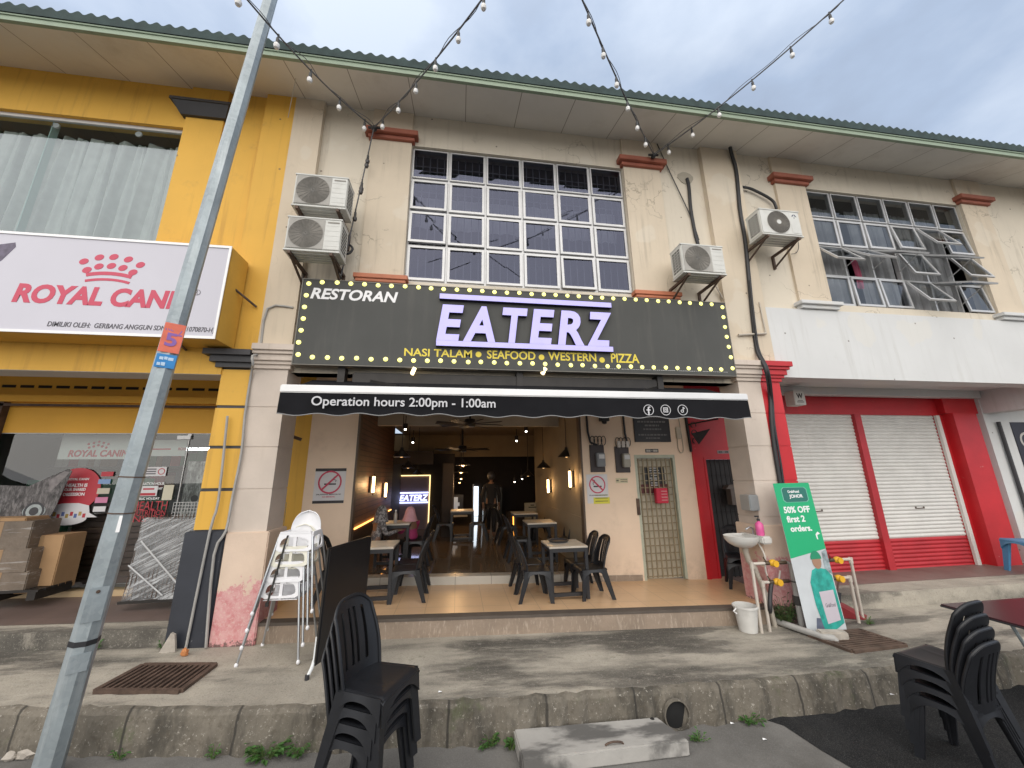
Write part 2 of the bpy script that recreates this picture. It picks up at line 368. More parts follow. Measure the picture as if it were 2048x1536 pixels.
def kerb_fn(t, c):
    c = t.mix(t.ramp(t.noise(1, 8, .65, stretch=(3, 3, 1.2)), .42, .62, 0, .9), c, (.05, .045, .036))
    c = t.mix(t.ramp(t.noise(14, 9, .8), .5, .62, 0, .6), c, (.09, .075, .055))
    c = t.mix(t.ramp(t.noise(30, 8, .8), .57, .64, 0, .8), c, (.42, .39, .34))
    c = t.mix(t.ramp(t.noise(2.2, 8, .7), .56, .68, 0, .6), c, (.07, .085, .035))
    jx = t.math('PINGPONG', t.math('ADD', t.sep()[0], t.math('MULTIPLY', t.noise(3, 3), .08)), .46); return t.mix(t.ramp(jx, .006, .018, .85, 0), c, (.03, .027, .023))
kerb_m = M('mossy_kerb', (.17, .15, .12), .9, var=.25, vs=3, bump=.8, bs=30, fn=kerb_fn)
def asph_fn(t, c):
    c = t.mix(t.ramp(t.noise(90, 3, .7), .45, .7, 0, .35), c, (.26, .25, .24)); c = t.mix(t.ramp(t.noise(.9, 7, .65), .45, .7, 0, .55), c, (.075, .07, .06))
    v = t.new('ShaderNodeTexVoronoi'); v.inputs['Scale'].default_value = 3.2; t.l.new(t.pos(), v.inputs['Vector'])
    return t.mix(t.ramp(v.outputs['Distance'], .03, .05, .6, 0), c, (.36, .34, .31))
road_m = M('worn_road', (.15, .143, .132), .9, var=.18, vs=1.5, bump=.7, bs=110, fn=asph_fn)
asph_m = M('dark_asphalt', (.02, .02, .021), .95, spec=.15, var=.25, vs=2, bump=.9, bs=130, fn=lambda t, c: t.mix(t.ramp(t.noise(120, 3, .7), .5, .68, 0, .6), t.mix(t.ramp(t.noise(1.4, 7, .7), .5, .7, 0, .5), c, (.04, .039, .037)), (.10, .10, .098)))
slab_m = M('pale_slab', (.37, .355, .33), .85, var=.12, vs=2, bump=.3, bs=40, fn=lambda t, c: t.mix(t.ramp(t.noise(1, 7, .6, stretch=(1.1, 3.2, 1)), .46, .58, 0, .85), c, (.075, .072, .068)))
step_m = M('granolithic_step', (.29, .225, .17), .85, var=.15, vs=3, bump=.6, bs=70, fn=lambda t, c: t.mix(t.ramp(t.noise(1, 4, .7, stretch=(28, 28, 7)), .52, .68, 0, .55), c, (.5, .42, .34)))
band_m = M('dark_nosing', (.1, .08, .065), .7, var=.15, vs=5)
def tile_fn(px, gx, gc):
    def f(t, c):
        a = t.ramp(t.math('PINGPONG', t.sep()[0], px/2), gx*.4, gx, 1, 0); b = t.ramp(t.math('PINGPONG', t.sep()[1], px/2), gx*.4, gx, 1, 0)
        return t.mix(t.math('MULTIPLY', t.math('MAXIMUM', a, b), .55), c, gc)
    return f
tile_m = M('beige_floor_tile', (.68, .45, .26), .32, var=.06, vs=2, fn=tile_fn(.4, .006, (.33, .22, .14)), grime=(3, .5, .8, .2), gcol=(.3, .2, .12))
tile_in = M('glossy_brown_tile', (.16, .115, .075), .06, var=.12, vs=2, fn=tile_fn(.8, .005, (.06, .045, .03)))
tile_w = M('white_kerb_tile', (.52, .49, .43), .3, var=.05, vs=3, fn=joints(0, .62, .006, (.2, .18, .15)))
floor_y = M('dark_walkway_tile', (.16, .115, .1), .45, var=.15, vs=2, fn=tile_fn(.3, .005, (.09, .07, .06)))
floor_r = M('worn_red_screed', (.19, .13, .115), .5, var=.22, vs=1.5, grime=(1.2, .5, .7, .5), gcol=(.2, .18, .155))
sign_m = M('charcoal_panel', (.08, .081, .077), .7, spec=.25, var=.08, vs=1.2, fn=lambda t, c: t.mix(t.ramp(t.noise(60, 2, .5, stretch=(1, 1, .35)), .76, .8, 0, .7), t.mix(t.ramp(t.noise(1, 5, .6, stretch=(6, 6, .6)), .5, .75, 0, .35), c, (.14, .135, .12)), (.4, .4, .38)))
white_t = M('white_letter', (.8, .8, .8), .5, var=0)
yell_t = M('yellow_letter', (.75, .6, .06), .5, var=0)
violet = M('violet_acrylic', (.36, .33, .62), .35, var=.06, vs=6, emit=(.42, .40, .95), es=.42)
navy = M('navy_return', (.02, .018, .06), .5, var=0)
bulb_y = M('yellow_lamp', (.8, .75, .3), .3, var=0, emit=(1, .95, .25), es=1.0)
black_fab = M('black_canvas', (.010, .010, .012), .95, spec=.2, var=.15, vs=3, bump=.15, bs=200)
steel_w = M('white_bar', (.7, .7, .7), .35, .2, var=.05)
chair_m = M('black_plastic', (.012, .013, .016), .42, var=.15, vs=5, bump=.06, bs=150, grime=(9, .55, .8, .18), gcol=(.08, .08, .085))
hc_w = M('white_plastic', (.78, .78, .8), .35, var=.04, vs=6, grime=(10, .55, .8, .15), gcol=(.5, .48, .42))
hc_y = M('ivory_plastic', (.72, .7, .6), .4, var=.05, vs=6, grime=(10, .55, .8, .2), gcol=(.45, .42, .33))
chrome = M('silver_leg', (.5, .52, .54), .28, .85, var=.05)
strap_m = M('dark_strap', (.03, .028, .026), .8, var=.2, vs=9)
wood_t = M('pale_tabletop', (.55, .5, .42), .4, var=.1, vs=3, fn=lambda t, c: t.mix(t.ramp(t.noise(1, 5, .6, stretch=(3, 14, 14)), .45, .65, 0, .4), c, (.36, .31, .25)))
def emis(name, col, s): return M(name, col, .5, var=0, emit=col, es=s)
# ------------------------------------------------------------------ the setting
KX = [(-30, .2), (-9, -.55), (-6, -.92), (-3.7, -1.15), (-2.6, -1.28), (-1.2, -1.40), (.6, -1.46), (2.8, -1.42), (4.4, -1.36), (6, -1.30), (12, -1.1), (40, -.6)]
def kerb_y(x):
    for (a, ya), (b, yb) in zip(KX, KX[1:]):
        if x <= b:
            t = (x-a)/(b-a); return ya+(yb-ya)*t
    return KX[-1][1]
def lattice(x0, x1, nx, ys, zf, jit=0):
    mb = MB()
    def f(u, v):
        x = x0+(x1-x0)*u; y0, y1 = ys(x); return (x, y0+(y1-y0)*v, zf(x, y0+(y1-y0)*v))
    return mb.grid(f, nx, 12)
struct(lattice(-160, 160, 320, lambda x: (-160, 60), lambda x, y: ROAD+G(x)-.02 - (0 if y < 0 else .3)).build('ground', road_m))
rd = MB().grid(lambda u, v: (-30+70*u, -40+(kerb_y(-30+70*u)+.15+40)*v, ROAD+G(-30+70*u)), 140, 4)
struct(rd.build('road', road_m))
# dark asphalt patch at the right
pa = [og(1568, 1452, ROAD), og(1640, 1500, ROAD), og(1760, 1570, ROAD), og(2000, 1720, ROAD)]
mb = MB(); lft = [(pa[0].x-.25, -1.33), (pa[0].x, pa[0].y), (pa[1].x, pa[1].y), (pa[2].x, pa[2].y), (pa[3].x, -4.0), (pa[3].x+.3, -9)]
for (xa, ya), (xb, yb) in zip(lft, lft[1:]):
    K = 24
    for i in range(K):
        f = lambda x0, k: x0+(14-x0)*k/K
        def zz(x): return ROAD+G(x)+.004
        a, b = f(xa, i), f(xa, i+1); c, d = f(xb, i), f(xb, i+1)
        ya_, yb_ = (lambda x: min(ya, kerb_y(x)+.1) if ya > -1.5 else ya), (lambda x: yb)
        mb.quad((c, yb, zz(c)), (d, yb, zz(d)), (b, kerb_y(b)+.1 if ya > -1.4 else ya, zz(b)), (a, kerb_y(a)+.1 if ya > -1.4 else ya, zz(a)))
struct(mb.build('asphalt_patch', asph_m))
# pavement with its kerb (round drain pipe mouth set on the kerb, its inner shade a near-black disc)
mb = MB()
rr = random.Random(3)
NX = 700
def kx(i): return -30+70*i/NX
jit = [rr.uniform(-.02, .02) for _ in range(NX+1)]; jz = [rr.uniform(-.014, .012) for _ in range(NX+1)]
PIPE_X = oy(1350, 1437, -1.44).x
rows = []
for i in range(NX+1):
    x = kx(i); y = kerb_y(x)+jit[i]; z = PAV+G(x)
    rows.append([(x, y-.03, ROAD+G(x)-.1), (x, y-.02+jit[i], ROAD+G(x)+.1), (x, y, z-.045), (x, y+.02, z-.012+jz[i]), (x, y+.06, z+jz[i]*.5), (x, y+.45, z), (x, y+1.0, z), (x, .6, z), (x, 2.2, z)])
for i in range(NX):
    for j in range(8):
        a, b = rows[i], rows[i+1]
        mb.quad(a[j], b[j], b[j+1], a[j+1], 0 if j < 4 else 1)
pv = mb.build('pavement', [kerb_m, pave]); struct(pv)
pc = Vector((PIPE_X, kerb_y(PIPE_X)-.03, ROAD+G(PIPE_X)+.125))
mb = MB(); o = 26
for i in range(o):
    t0, t1 = 2*math.pi*i/o, 2*math.pi*(i+1)/o
    for (ra, ya), (rb, yb) in zip([(.135, .0), (.135, -.035), (.122, -.035), (.122, .0)], [(.135, -.035), (.122, -.035), (.122, .0), (.0, .004)]):
        P = lambda r, y, t: pc+Vector((r*math.cos(t), y, r*math.sin(t)))
        if rb == 0: mb.add([P(ra, ya, t0), P(0, -.012, 0), P(ra, ya, t1)], [(0, 1, 2)], 1)
        else: mb.quad(P(ra, ya, t0), P(rb, yb, t0), P(rb, yb, t1), P(ra, ya, t1), 0 if ya < 0 or ra > .13 else 1)
tag(mb.build('drain_pipe', [kerb_m, M('pipe_shade', (.008, .008, .008), .9, var=0)]), 'round dark drain pipe mouth in the mossy kerb', 'drain pipe')
# walkway of the restaurant: tiled floor, dark nosing, rough riser
XP = (-2.9, 5.13)                                    # party lines of the restaurant
def strip(mb, x0, x1, y0, y1, lvl, mi=0, n=24):
    return mb.grid(lambda u, v: (x0+(x1-x0)*u, y0+(y1-y0)*v, lvl+G(x0+(x1-x0)*u)), n, 2, mi)
def riser(mb, x0, x1, y, l0, l1, mi=0, n=24):
    return mb.grid(lambda u, v: (x0+(x1-x0)*u, y, l0+(l1-l0)*v+G(x0+(x1-x0)*u)), n, 1, mi)
mb = MB(); strip(mb, XP[0], XP[1], .15, 1.62, FLO, 0); strip(mb, XP[0], XP[1], .0, .15, FLO, 1); riser(mb, XP[0], XP[1], .0, FLO-.035, FLO, 1); riser(mb, XP[0], XP[1], .006, PAV-.05, FLO-.035, 2)
struct(mb.build('walkway', [tile_m, band_m, step_m]))
mb = MB(); strip(mb, -14, XP[0], .35, 1.8, .45, 0); strip(mb, -14, XP[0], .08, .35, .448, 1); riser(mb, -14, XP[0], .08, PAV-.05, .448, 1)
struct(mb.build('walkway', [floor_y, pave]))
mb = MB(); strip(mb, XP[1], 20, .75, 1.8, .49, 0); strip(mb, XP[1], 20, .3, .75, .488, 1); riser(mb, XP[1], 20, .3, PAV-.05, .488, 1)
struct(mb.build('walkway', [floor_r, pave]))
# ------------------------------------------------------------------ the terrace: three shophouses, each a thing
ZT, ZB = 8.74, 3.8                                   # wall head under the eave, underside of the facade beam
EY = -.8                                             # eave line
def roof_for(b, x0, x1):
    """corrugated tile roof, pale fascia board and sloping soffit over x0..x1"""
    mb = MB(); per = .165; n = int((x1-x0)/per*8)
    def f(u, v):
        x = x0+(x1-x0)*u; c = .5+.5*math.cos(2*math.pi*x/per); y = EY-.07+v*6.5
        return (x, y, 8.71+.3*(y-EY)+.03*math.floor(v*18)/18*0+.055*c)
    mb.grid(f, n, 3)
    k = len(mb.v)
    mb.grid(lambda u, v: (x0+(x1-x0)*u, EY-.07+.012*v, f(u, 0)[2]-(.11+.055*(.5+.5*math.cos(2*math.pi*(x0+(x1-x0)*u)/per)))*v), n, 1)
    mb.box(x0, x1, EY-.045, EY-.01, 8.575, 8.68)
    mb.build('roof', roof_m, b, smooth=True)
    mb = MB(); mb.box(x0, x1, EY-.03, EY+.02, 8.47, 8.60); mb.box(x0, x1, EY-.045, EY-.028, 8.55, 8.575); mb.build('fascia', fascia_m, b)
    mb = MB(); mb.add([(x0, EY+.02, 8.475), (x1, EY+.02, 8.475), (x1, .34, ZT+.06), (x0, .34, ZT+.06), (x0, EY+.02, 8.50), (x1, EY+.02, 8.50), (x1, .34, ZT+.09), (x0, .34, ZT+.09)],
                       [(0, 3, 2, 1), (4, 5, 6, 7), (0, 1, 5, 4), (2, 3, 7, 6), (1, 2, 6, 5), (3, 0, 4, 7)]); mb.build('soffit', soff, b)
def moulding(mb, x0, x1, y0, z, steps, y1=.3, sides=True, mi=0):
    for dz, out in steps:
        mb.box(x0-(out if sides else 0), x1+(out if sides else 0), y0-out, y1, z, z+dz, mi); z += dz
def window(b, x0, x1, z0, z1, nx, nz, y, openings, seed=1, rowz=None, gm=None):
    """aluminium window: outer frame, mullions, and every sash as a sub-part (frame and glass)"""
    mb = MB(); fw = .032; rr = random.Random(seed)
    xs = [x0+(x1-x0)*i/nx for i in range(nx+1)]; zs = rowz or [z0+(z1-z0)*i/nz for i in range(nz+1)]
    for i, x in enumerate(xs): mb.box(x-fw/2 if 0 < i < nx else (x if i == 0 else x-fw), x+fw/2 if 0 < i < nx else (x+fw if i == 0 else x), y, y+.07, z0, z1)
    for j, z in enumerate(zs):
        for i in range(nx): mb.box(xs[i]+fw/2, xs[i+1]-fw/2, y+.003, y+.067, z-fw/2 if 0 < j < nz else (z if j == 0 else z-fw), z+fw/2 if 0 < j < nz else (z+fw if j == 0 else z))
    fr = mb.build('window', alu, b)
    for j in range(nz):
        for i in range(nx):
            row = nz-1-j; a = R_(openings.get((row, i), 0))
            sx0, sx1, sz0, sz1 = xs[i]+.02, xs[i+1]-.02, zs[j]+.02, zs[j+1]-.02
            m = MB(); w_ = .042; hy, hz = y-.012, sz1
            U, V, Nn = Vector((1, 0, 0)), Vector((0, -math.sin(a), -math.cos(a))), Vector((0, -math.cos(a), math.sin(a)))
            o = Vector((sx0, hy, hz)); W, H = sx1-sx0, sz1-sz0
            thin = (row == 0)
            ww = .022 if thin else w_
            for (p0, p1, q0, q1) in ((0, ww, 0, H), (W-ww, W, 0, H), (ww, W-ww, 0, ww), (ww, W-ww, H-ww, H)):
                m.obox(o+U*(p0+p1)/2+V*(q0+q1)/2, U*(p1-p0)/2, V*(q1-q0)/2, Nn*.016)
            g = [o+U*ww+V*ww, o+U*(W-ww)+V*ww, o+U*(W-ww)+V*(H-ww), o+U*ww+V*(H-ww)]
            tw = Nn*rr.uniform(-.014, .014); g[0] = g[0]+tw; g[2] = g[2]+tw*.7
            m.quad(g[3], g[2], g[1], g[0], 1)
            m.build('sash', [alu, gm or glassU], fr)
            if a > .12:
                m2 = MB(); m2.bar(o+U*(W-.04)+V*(H*.75), Vector((sx1-.05, y+.03, sz0+H*.2)), .012); m2.build('stay', alu, fr)
    return fr
def room(b, x0, x1, z0, z1, y0, y1, wallm, name='upstairs_room'):
    mb = MB()
    mb.quad((x0, y1, z0), (x1, y1, z0), (x1, y1, z1), (x0, y1, z1)); mb.quad((x0, y0, z0), (x0, y1, z0), (x0, y1, z1), (x0, y0, z1)); mb.quad((x1, y1, z0), (x1, y0, z0), (x1, y0, z1), (x1, y1, z1))
    mb.quad((x0, y0, z0), (x1, y0, z0), (x1, y1, z0), (x0, y1, z0)); mb.quad((x0, y1, z1), (x1, y1, z1), (x1, y0, z1), (x0, y0, z1)); return mb.build(name, wallm, b)
def drape(b, x0, x1, z0, z1, y, m, folds, amp=.05, seed=0, name='curtain'):
    rr = random.Random(seed); ph = [rr.uniform(0, 6.28) for _ in range(4)]
    def f(u, v):
        x = x0+(x1-x0)*u; t = u*folds*2*math.pi
        d = (1-2*abs(math.sin((t+ph[0]+.5*math.sin(v*2+u*9))/2))**.6)*.75+math.sin(t*.53+ph[1])*.5+math.sin(t*1.7+ph[2])*.25
        return (x+.03*math.sin(t*.5+v*3), y+amp*d*(.5+.5*(1-v)), z0+(z1-z0)*v)
    return MB().grid(f, int(folds*14), 8).build(name, m, b, smooth=True)

# ---------------------------------------------- middle building: the restaurant
B = thing('shophouse', 'cream two-storey shophouse with grid window, dark sign and open restaurant front', 'building', (1.1, .3, FLO), 'terrace shophouses')
WX0, WX1, WZ0, WZ1 = -.93, 3.03, 5.42, 8.06
mb = MB(); mb.wall(XP[0], XP[1], ZB, ZT+.1, .1, .34, [(WX0, WX1, 5.38, WZ1)]); mb.build('upper_wall', cream_lt, B)
for x0, x1 in ((-1.62, WX0-.005), (WX1+.005, 3.78)): MB().box(x0, x1, .05, .102, 5.2, ZT).build('pilaster', cream, B)
for x0, x1 in ((-1.62, WX0-.005), (WX1+.005, 3.78)):
    m = MB(); moulding(m, x0, x1, .05, 8.06, [(.075, .05), (.10, .11)], .11); m.build('pilaster_cap', brick_red, B, bevel=.006)
    m = MB(); m.box(x0-.06, x1+.08, -.04, .11, 5.335, 5.41); m.box(x0-.03, x1+.05, -.02, .11, 5.28, 5.333); m.build('sill', brick_lt, B, bevel=.006)
# soffit-height faint posts and party columns (each building owns its half)
def pier_parts(b, x0, x1, inner, up_m, low_m, cap_m, pl_m, plz=1.64, side=0):
    mb = MB(); mb.box(x0, x1, -.0, .105, 4.16, ZT+.05); mb.build('column', up_m, b)
    mb = MB()
    zs = [.2, 1.05, 1.62, 2.17, 2.72, 3.27, 3.82]
    for a, c in zip(zs, zs[1:]): mb.box(x0, x1, 0, .46, a+.008, c-.008)
    mb.box(x0+.008*(side <= 0), x1-.008*(side >= 0), .008, .452, .2, 3.83); mb.build('pier', low_m, b)
    m = MB()
    xa, xb = (x0-.0, x1+0)
    for z, h, out in ((3.82, .06, .035), (3.88, .05, .07), (3.93, .09, .11), (4.02, .05, .15), (4.07, .09, .19)):
        m.box(xa-(out if side < 0 else 0), xb+(out if side > 0 else 0), -out*.75, .46, z, z+h)
    m.build('pier_cap', cap_m, b, bevel=.005)
    if pl_m:
        m = MB(); m.grid(lambda u, v: (0, 0, 0), 1, 1) if False else None
        m.box(x0-(.05 if side < 0 else 0), x1+(.05 if side > 0 else 0), -.035, .5, .0, plz); m.build('plinth', pl_m, b, bevel=.012)
pier_parts(B, -2.9, -2.44, .3, cream, pier, pier, plinth_m, 1.64, 1)
pier_parts(B, 4.7, 5.13, .3, cream, pier, pier, plinth_m, 1.50, -1)
mb = MB(); mb.box(-2.44, 4.7, .1, .34, 3.8, 3.802); mb.box(-2.44, 4.7, .34, 1.5, 4.1, 4.16); mb.build('walkway_ceiling', offw, B)
roof_for(B, XP[0], XP[1])
RZ = [5.42, 6.10, 6.76, 7.41, 8.06]
window(B, WX0, WX1, WZ0, WZ1, 6, 4, .17, {(2, 0): 4, (1, 0): 2.2, (2, 1): 2.2, (3, 4): 3, (1, 1): .6, (2, 4): .8, (1, 3): .5}, 4, rowz=RZ)
room(B, XP[0]+.1, XP[1]-.1, 5.2, 8.3, .35, 4.2, roomw)
# security grille behind the glass, white board behind it
m = MB()
for i in range(31):
    x = WX0+.05+(WX1-WX0-.1)*i/30; m.box(x-.008, x+.008, .31, .326, WZ0, WZ1)
for z in (5.6, 6.25, 6.9, 7.3, 7.65, 7.75, 7.85): m.box(WX0, WX1, .328, .34, z-.008, z+.008)
m.build('window_grille', grille_w, B)
drape(B, -.9, 3.0, 6.7, 7.36, .55, curtain_w, 14, .03, 3, 'curtain')
# ground floor back wall with the wide opening and the stair door
OX0, OX1, DY = -1.80, 2.38, 1.5
GX0, GX1, GZ1 = 3.44, 4.30, 2.66
mb = MB(); mb.wall(-2.6, 4.68, .2, 4.1, DY, DY+.14, [(OX0, OX1, .1, 3.62), (GX0, GX1, .1, GZ1)]); mb.build('walkway_wall', cream_low, B)
mb = MB(); mb.wall(-2.9, -2.602, .2, 4.1, DY, DY+.14); mb.build('walkway_wall', yellow, B)
mb = MB(); mb.box(-2.6, OX0-.02, DY-.012, DY, .3, .5+.12); mb.build('skirting', step_m, B); mb = MB(); riser(mb, OX1, GX0-.04, DY-.012, FLO-.1, FLO+.1); mb.build('skirting', step_m, B)
mb = MB(); riser(mb, OX0, OX1, DY-.012, FLO-.05, FLO+.13, 0); strip(mb, OX0, OX1, DY-.012, DY+.2, FLO+.13, 0); mb.build('threshold', tile_w, B)
dwt = M('dark_wood_trim', (.09, .06, .04), .5)
for a, c in ((OX0, OX0+.035), (OX1-.035, OX1)): MB().box(a, c, DY-.01, DY+.15, .5, 3.62).build('opening_trim', dwt, B)
# dining hall behind it
slat_m = M('brown_slat_wall', (.12, .055, .03), .5, var=.2, vs=3, fn=lambda t, c: t.mix(t.ramp(t.math('PINGPONG', t.sep()[2], .05), .004, .012, 1, 0), c, (.02, .01, .006)))
hall_w = M('hall_wall', (.30, .24, .16), .8, var=.1, vs=1)
hall_c = M('hall_ceiling', (.34, .25, .14), .85, var=.08)
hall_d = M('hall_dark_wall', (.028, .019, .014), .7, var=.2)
hall_g = M('front_ceiling', (.42, .39, .34), .85, var=.06)
IFL = FLO+.13
mb = MB(); strip(mb, OX0, OX1+2.2, DY+.2, 11.2, IFL, 0, 30); mb.build('hall_floor', tile_in, B)
mb = MB(); mb.box(OX0-.1, OX0, DY+.14, 5.5, 1.35, 3.9); mb.build('slat_wall', slat_m, B)
mb = MB(); mb.box(OX0-.1, OX0-.001, DY+.14, 5.5, .2, 1.35); mb.build('dado', hall_d, B)
mb = MB(); mb.box(OX1, OX1+.12, DY+.14, 6.1, .2, 3.9); mb.build('hall_side_wall', hall_w, B)
mb = MB(); mb.box(OX1-.02, OX1-.001, DY+.16, 6.1, .3, 1.5); mb.build('wall_panelling', hall_w, B)
mb = MB(); mb.box(OX0-.1, OX1+.1, DY+.14, 3.1, 3.9, 3.98); mb.build('hall_ceiling', hall_g, B)
mb = MB(); mb.box(OX0-.1, OX1+2.4, 3.25, 8.2, 3.72, 3.8); mb.build('hall_ceiling', hall_c, B)
mb = MB(); mb.box(OX0-.1, OX1+.1, 3.1, 3.25, 3.42, 3.98); mb.build('hall_beam', hall_g, B)
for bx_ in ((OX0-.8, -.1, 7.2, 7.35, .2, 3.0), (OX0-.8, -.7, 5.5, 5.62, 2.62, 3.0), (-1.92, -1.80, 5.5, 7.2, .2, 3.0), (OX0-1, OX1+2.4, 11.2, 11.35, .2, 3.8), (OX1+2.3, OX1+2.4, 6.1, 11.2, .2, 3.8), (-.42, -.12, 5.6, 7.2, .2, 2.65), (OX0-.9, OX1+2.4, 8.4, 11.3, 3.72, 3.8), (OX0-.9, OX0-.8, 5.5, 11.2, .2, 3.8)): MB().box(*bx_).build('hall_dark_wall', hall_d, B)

MB().box(OX0-.8, OX1+2.4, 8.2, 8.4, 2.95, 3.718).build('hall_beam', hall_c, B)
# ---------------------------------------------- left building: the yellow pet shop
BL = thing('shophouse', 'bright yellow shophouse with wide curtained window and pet food shop below', 'building', (-6.9, .3, .45), 'terrace shophouses')
LX0 = -17.2
mb = MB(); mb.wall(LX0, XP[0], ZB-.02, ZT+.1, .1, .34, [(-9.2, -4.55, 4.7, 7.92)]); mb.build('upper_wall', yellow, BL)
mb = MB(); mb.box(-4.545, -3.98, .05, .102, 4.7, ZT); mb.build('pilaster', yellow, BL)
m = MB(); m.add([(-4.69, -.10, 8.26), (-3.85, -.10, 8.26), (-3.93, -.0, 8.09), (-4.6, -.0, 8.09), (-4.69, .11, 8.26), (-3.85, .11, 8.26), (-3.93, .11, 8.09), (-4.6, .11, 8.09)],
                [(0, 3, 2, 1), (4, 5, 6, 7), (0, 1, 5, 4), (3, 7, 6, 2), (0, 4, 7, 3), (1, 2, 6, 5)]); m.box(-4.72, -3.82, -.115, .11, 8.262, 8.31); m.build('pilaster_cap', black_p, BL)
mb = MB(); mb.box(-3.36, XP[0], 0, .105, 4.06, ZT+.05); mb.build('column', yellow, BL)
mb = MB()
for a, c in ((1.68, 2.15), (2.19, 2.70), (2.74, 3.25), (3.29, 3.80)): mb.box(-3.3, XP[0], 0, .46, a, c)
mb.build('pier', yellow, BL)
mb = MB(); mb.box(-3.29, XP[0]-.002, .012, .45, 1.66, 3.82); mb.build('pier_groove', black_p, BL)
m = MB()
for z, h, out in ((3.82, .07, .07), (3.89, .09, .13), (3.98, .08, .2)): m.box(-3.3-out, XP[0], -out*.75, .46, z, z+h)
m.build('pier_cap', black_p, BL)
m = MB(); m.box(-3.38, XP[0]-.01, -.03, .5, .1, 1.66); m.build('plinth', M('blue_black_paint', (.03, .034, .045), .45, var=.12, vs=4, fn=lambda t, c: t.mix(t.ramp(t.noise(14, 5, .7), .7, .73, 0, .8), c, (.5, .5, .5))), BL, bevel=.01)
mb = MB(); mb.box(LX0, -3.3, -.02, .34, 3.72, 4.14); mb.build('facade_beam', yellow, BL)
mb = MB(); mb.box(LX0, -3.3, .02, 1.5, 4.1, 4.18); mb.box(LX0, -3.3, -.015, .335, 3.715, 3.7195); mb.build('walkway_ceiling', offw, BL)
roof_for(BL, LX0, XP[0])
MB().box(LX0, -9.6, 1.5, 1.64, .3, 3.06).build('shop_wall', yellow_d, BL)
m = MB(); m.box(-9.2, -4.55, .16, .2, 7.86, 7.92); m.box(-9.2, -4.55, .16, .2, 4.7, 4.76); m.box(-4.59, -4.55, .16, .2, 4.76, 7.86)
for px in (113, 283): q = oy(px, 246, .2); m.lathe([(.05, 0), (.05, .02), (.03, .03)], (q.x, .2, 7.80), 14, 0, (1, 0, 0), (0, 0, 1), (0, 1, 0))
wf = m.build('window', alu, BL)
m = MB(); m.quad((-9.2, .19, 4.7), (-4.56, .19, 4.7), (-4.56, .19, 7.9), (-9.2, .19, 7.9)); m.build('pane', glassP, wf)
m = MB(); m.box(-6.50, -6.488, .2, .30, 4.7, 7.86); m.build('glass_fin', M('fin_glass', (.45, .62, .58), .15, var=0, emit=None, spec=.8), wf)
room(BL, -9.6, -3.5, 4.6, 8.2, .35, 3.5, roomw)
drape(BL, -9.2, -4.55, 4.7, 7.80, .46, curtain, 22, .12, 5)
# shopfront at the back of the walkway
sy = 1.5
mb = MB(); mb.wall(LX0, XP[0], 3.06, 4.1, sy, sy+.14); mb.box(LX0, -3.2, sy-.12, sy, 3.55, 3.66); mb.build('shop_header', yellow_d, BL)
m = MB()
for i in range(24):
    x = -9.2+i*.255; m.box(x, x+.19, sy-.006, sy+.01, 3.80, 3.845)
m.build('vent_slots', M('vent_void', (.012, .01, .008), .9, var=0), BL)
m = MB(); m.box(-9.6, -3.2, sy-.1, sy-.085, 3.48, 3.52); m.box(-7.35, -7.22, sy-.1, sy, .5, 3.66); m.build('shutter_rail', rust_m, BL)
m = MB(); m.quad((-9.6, sy+.04, .5), (-4.54, sy+.04, .5), (-4.54, sy+.04, 3.06), (-9.6, sy+.04, 3.06)); m.quad((-4.52, sy+.04, .5), (-3.2, sy+.04, .5), (-3.2, sy+.04, 3.06), (-4.52, sy+.04, 3.06)); sg = m.build('shop_glass', glassL, BL)
m = MB(); m.box(-4.56, -4.50, sy+.02, sy+.06, 3.0, 3.05); m.box(-4.535, -4.525, sy+.025, sy+.055, .5, 3.0); m.box(-9.6, -3.2, sy+.01, sy+.07, 3.05, 3.07); m.box(-4.70, -4.50, sy+.0, sy+.08, 2.96, 3.02); m.build('glass_fitting', alu, BL)
m = MB(); strip(m, -9.6, -3.2, sy-.05, sy+.14, .53, 0); riser(m, -9.6, -3.2, sy-.05, .44, .53, 0); m.build('threshold', M('sandstone_sill', (.45, .33, .19), .6), BL)
shop_w = M('shop_wall', (.15, .16, .15), .8, var=.05); shop_d = M('shop_shelving', (.06, .07, .06), .7, var=.3)
mb = MB(); mb.box(-9.6, -3.2, 5.4, 5.5, .4, 3.4); mb.box(-9.7, -9.6, sy+.14, 5.4, .4, 3.4); mb.box(-3.2, -3.1, sy+.14, 5.4, .4, 3.4); mb.box(-9.6, -3.2, sy+.14, 5.4, 3.3, 3.4); mb.build('shop_interior', shop_w, BL)
m = MB(); strip(m, -9.6, -3.2, sy+.14, 5.4, .53, 0); m.build('shop_floor', M('shop_floor_tile', (.3, .3, .28), .25), BL)

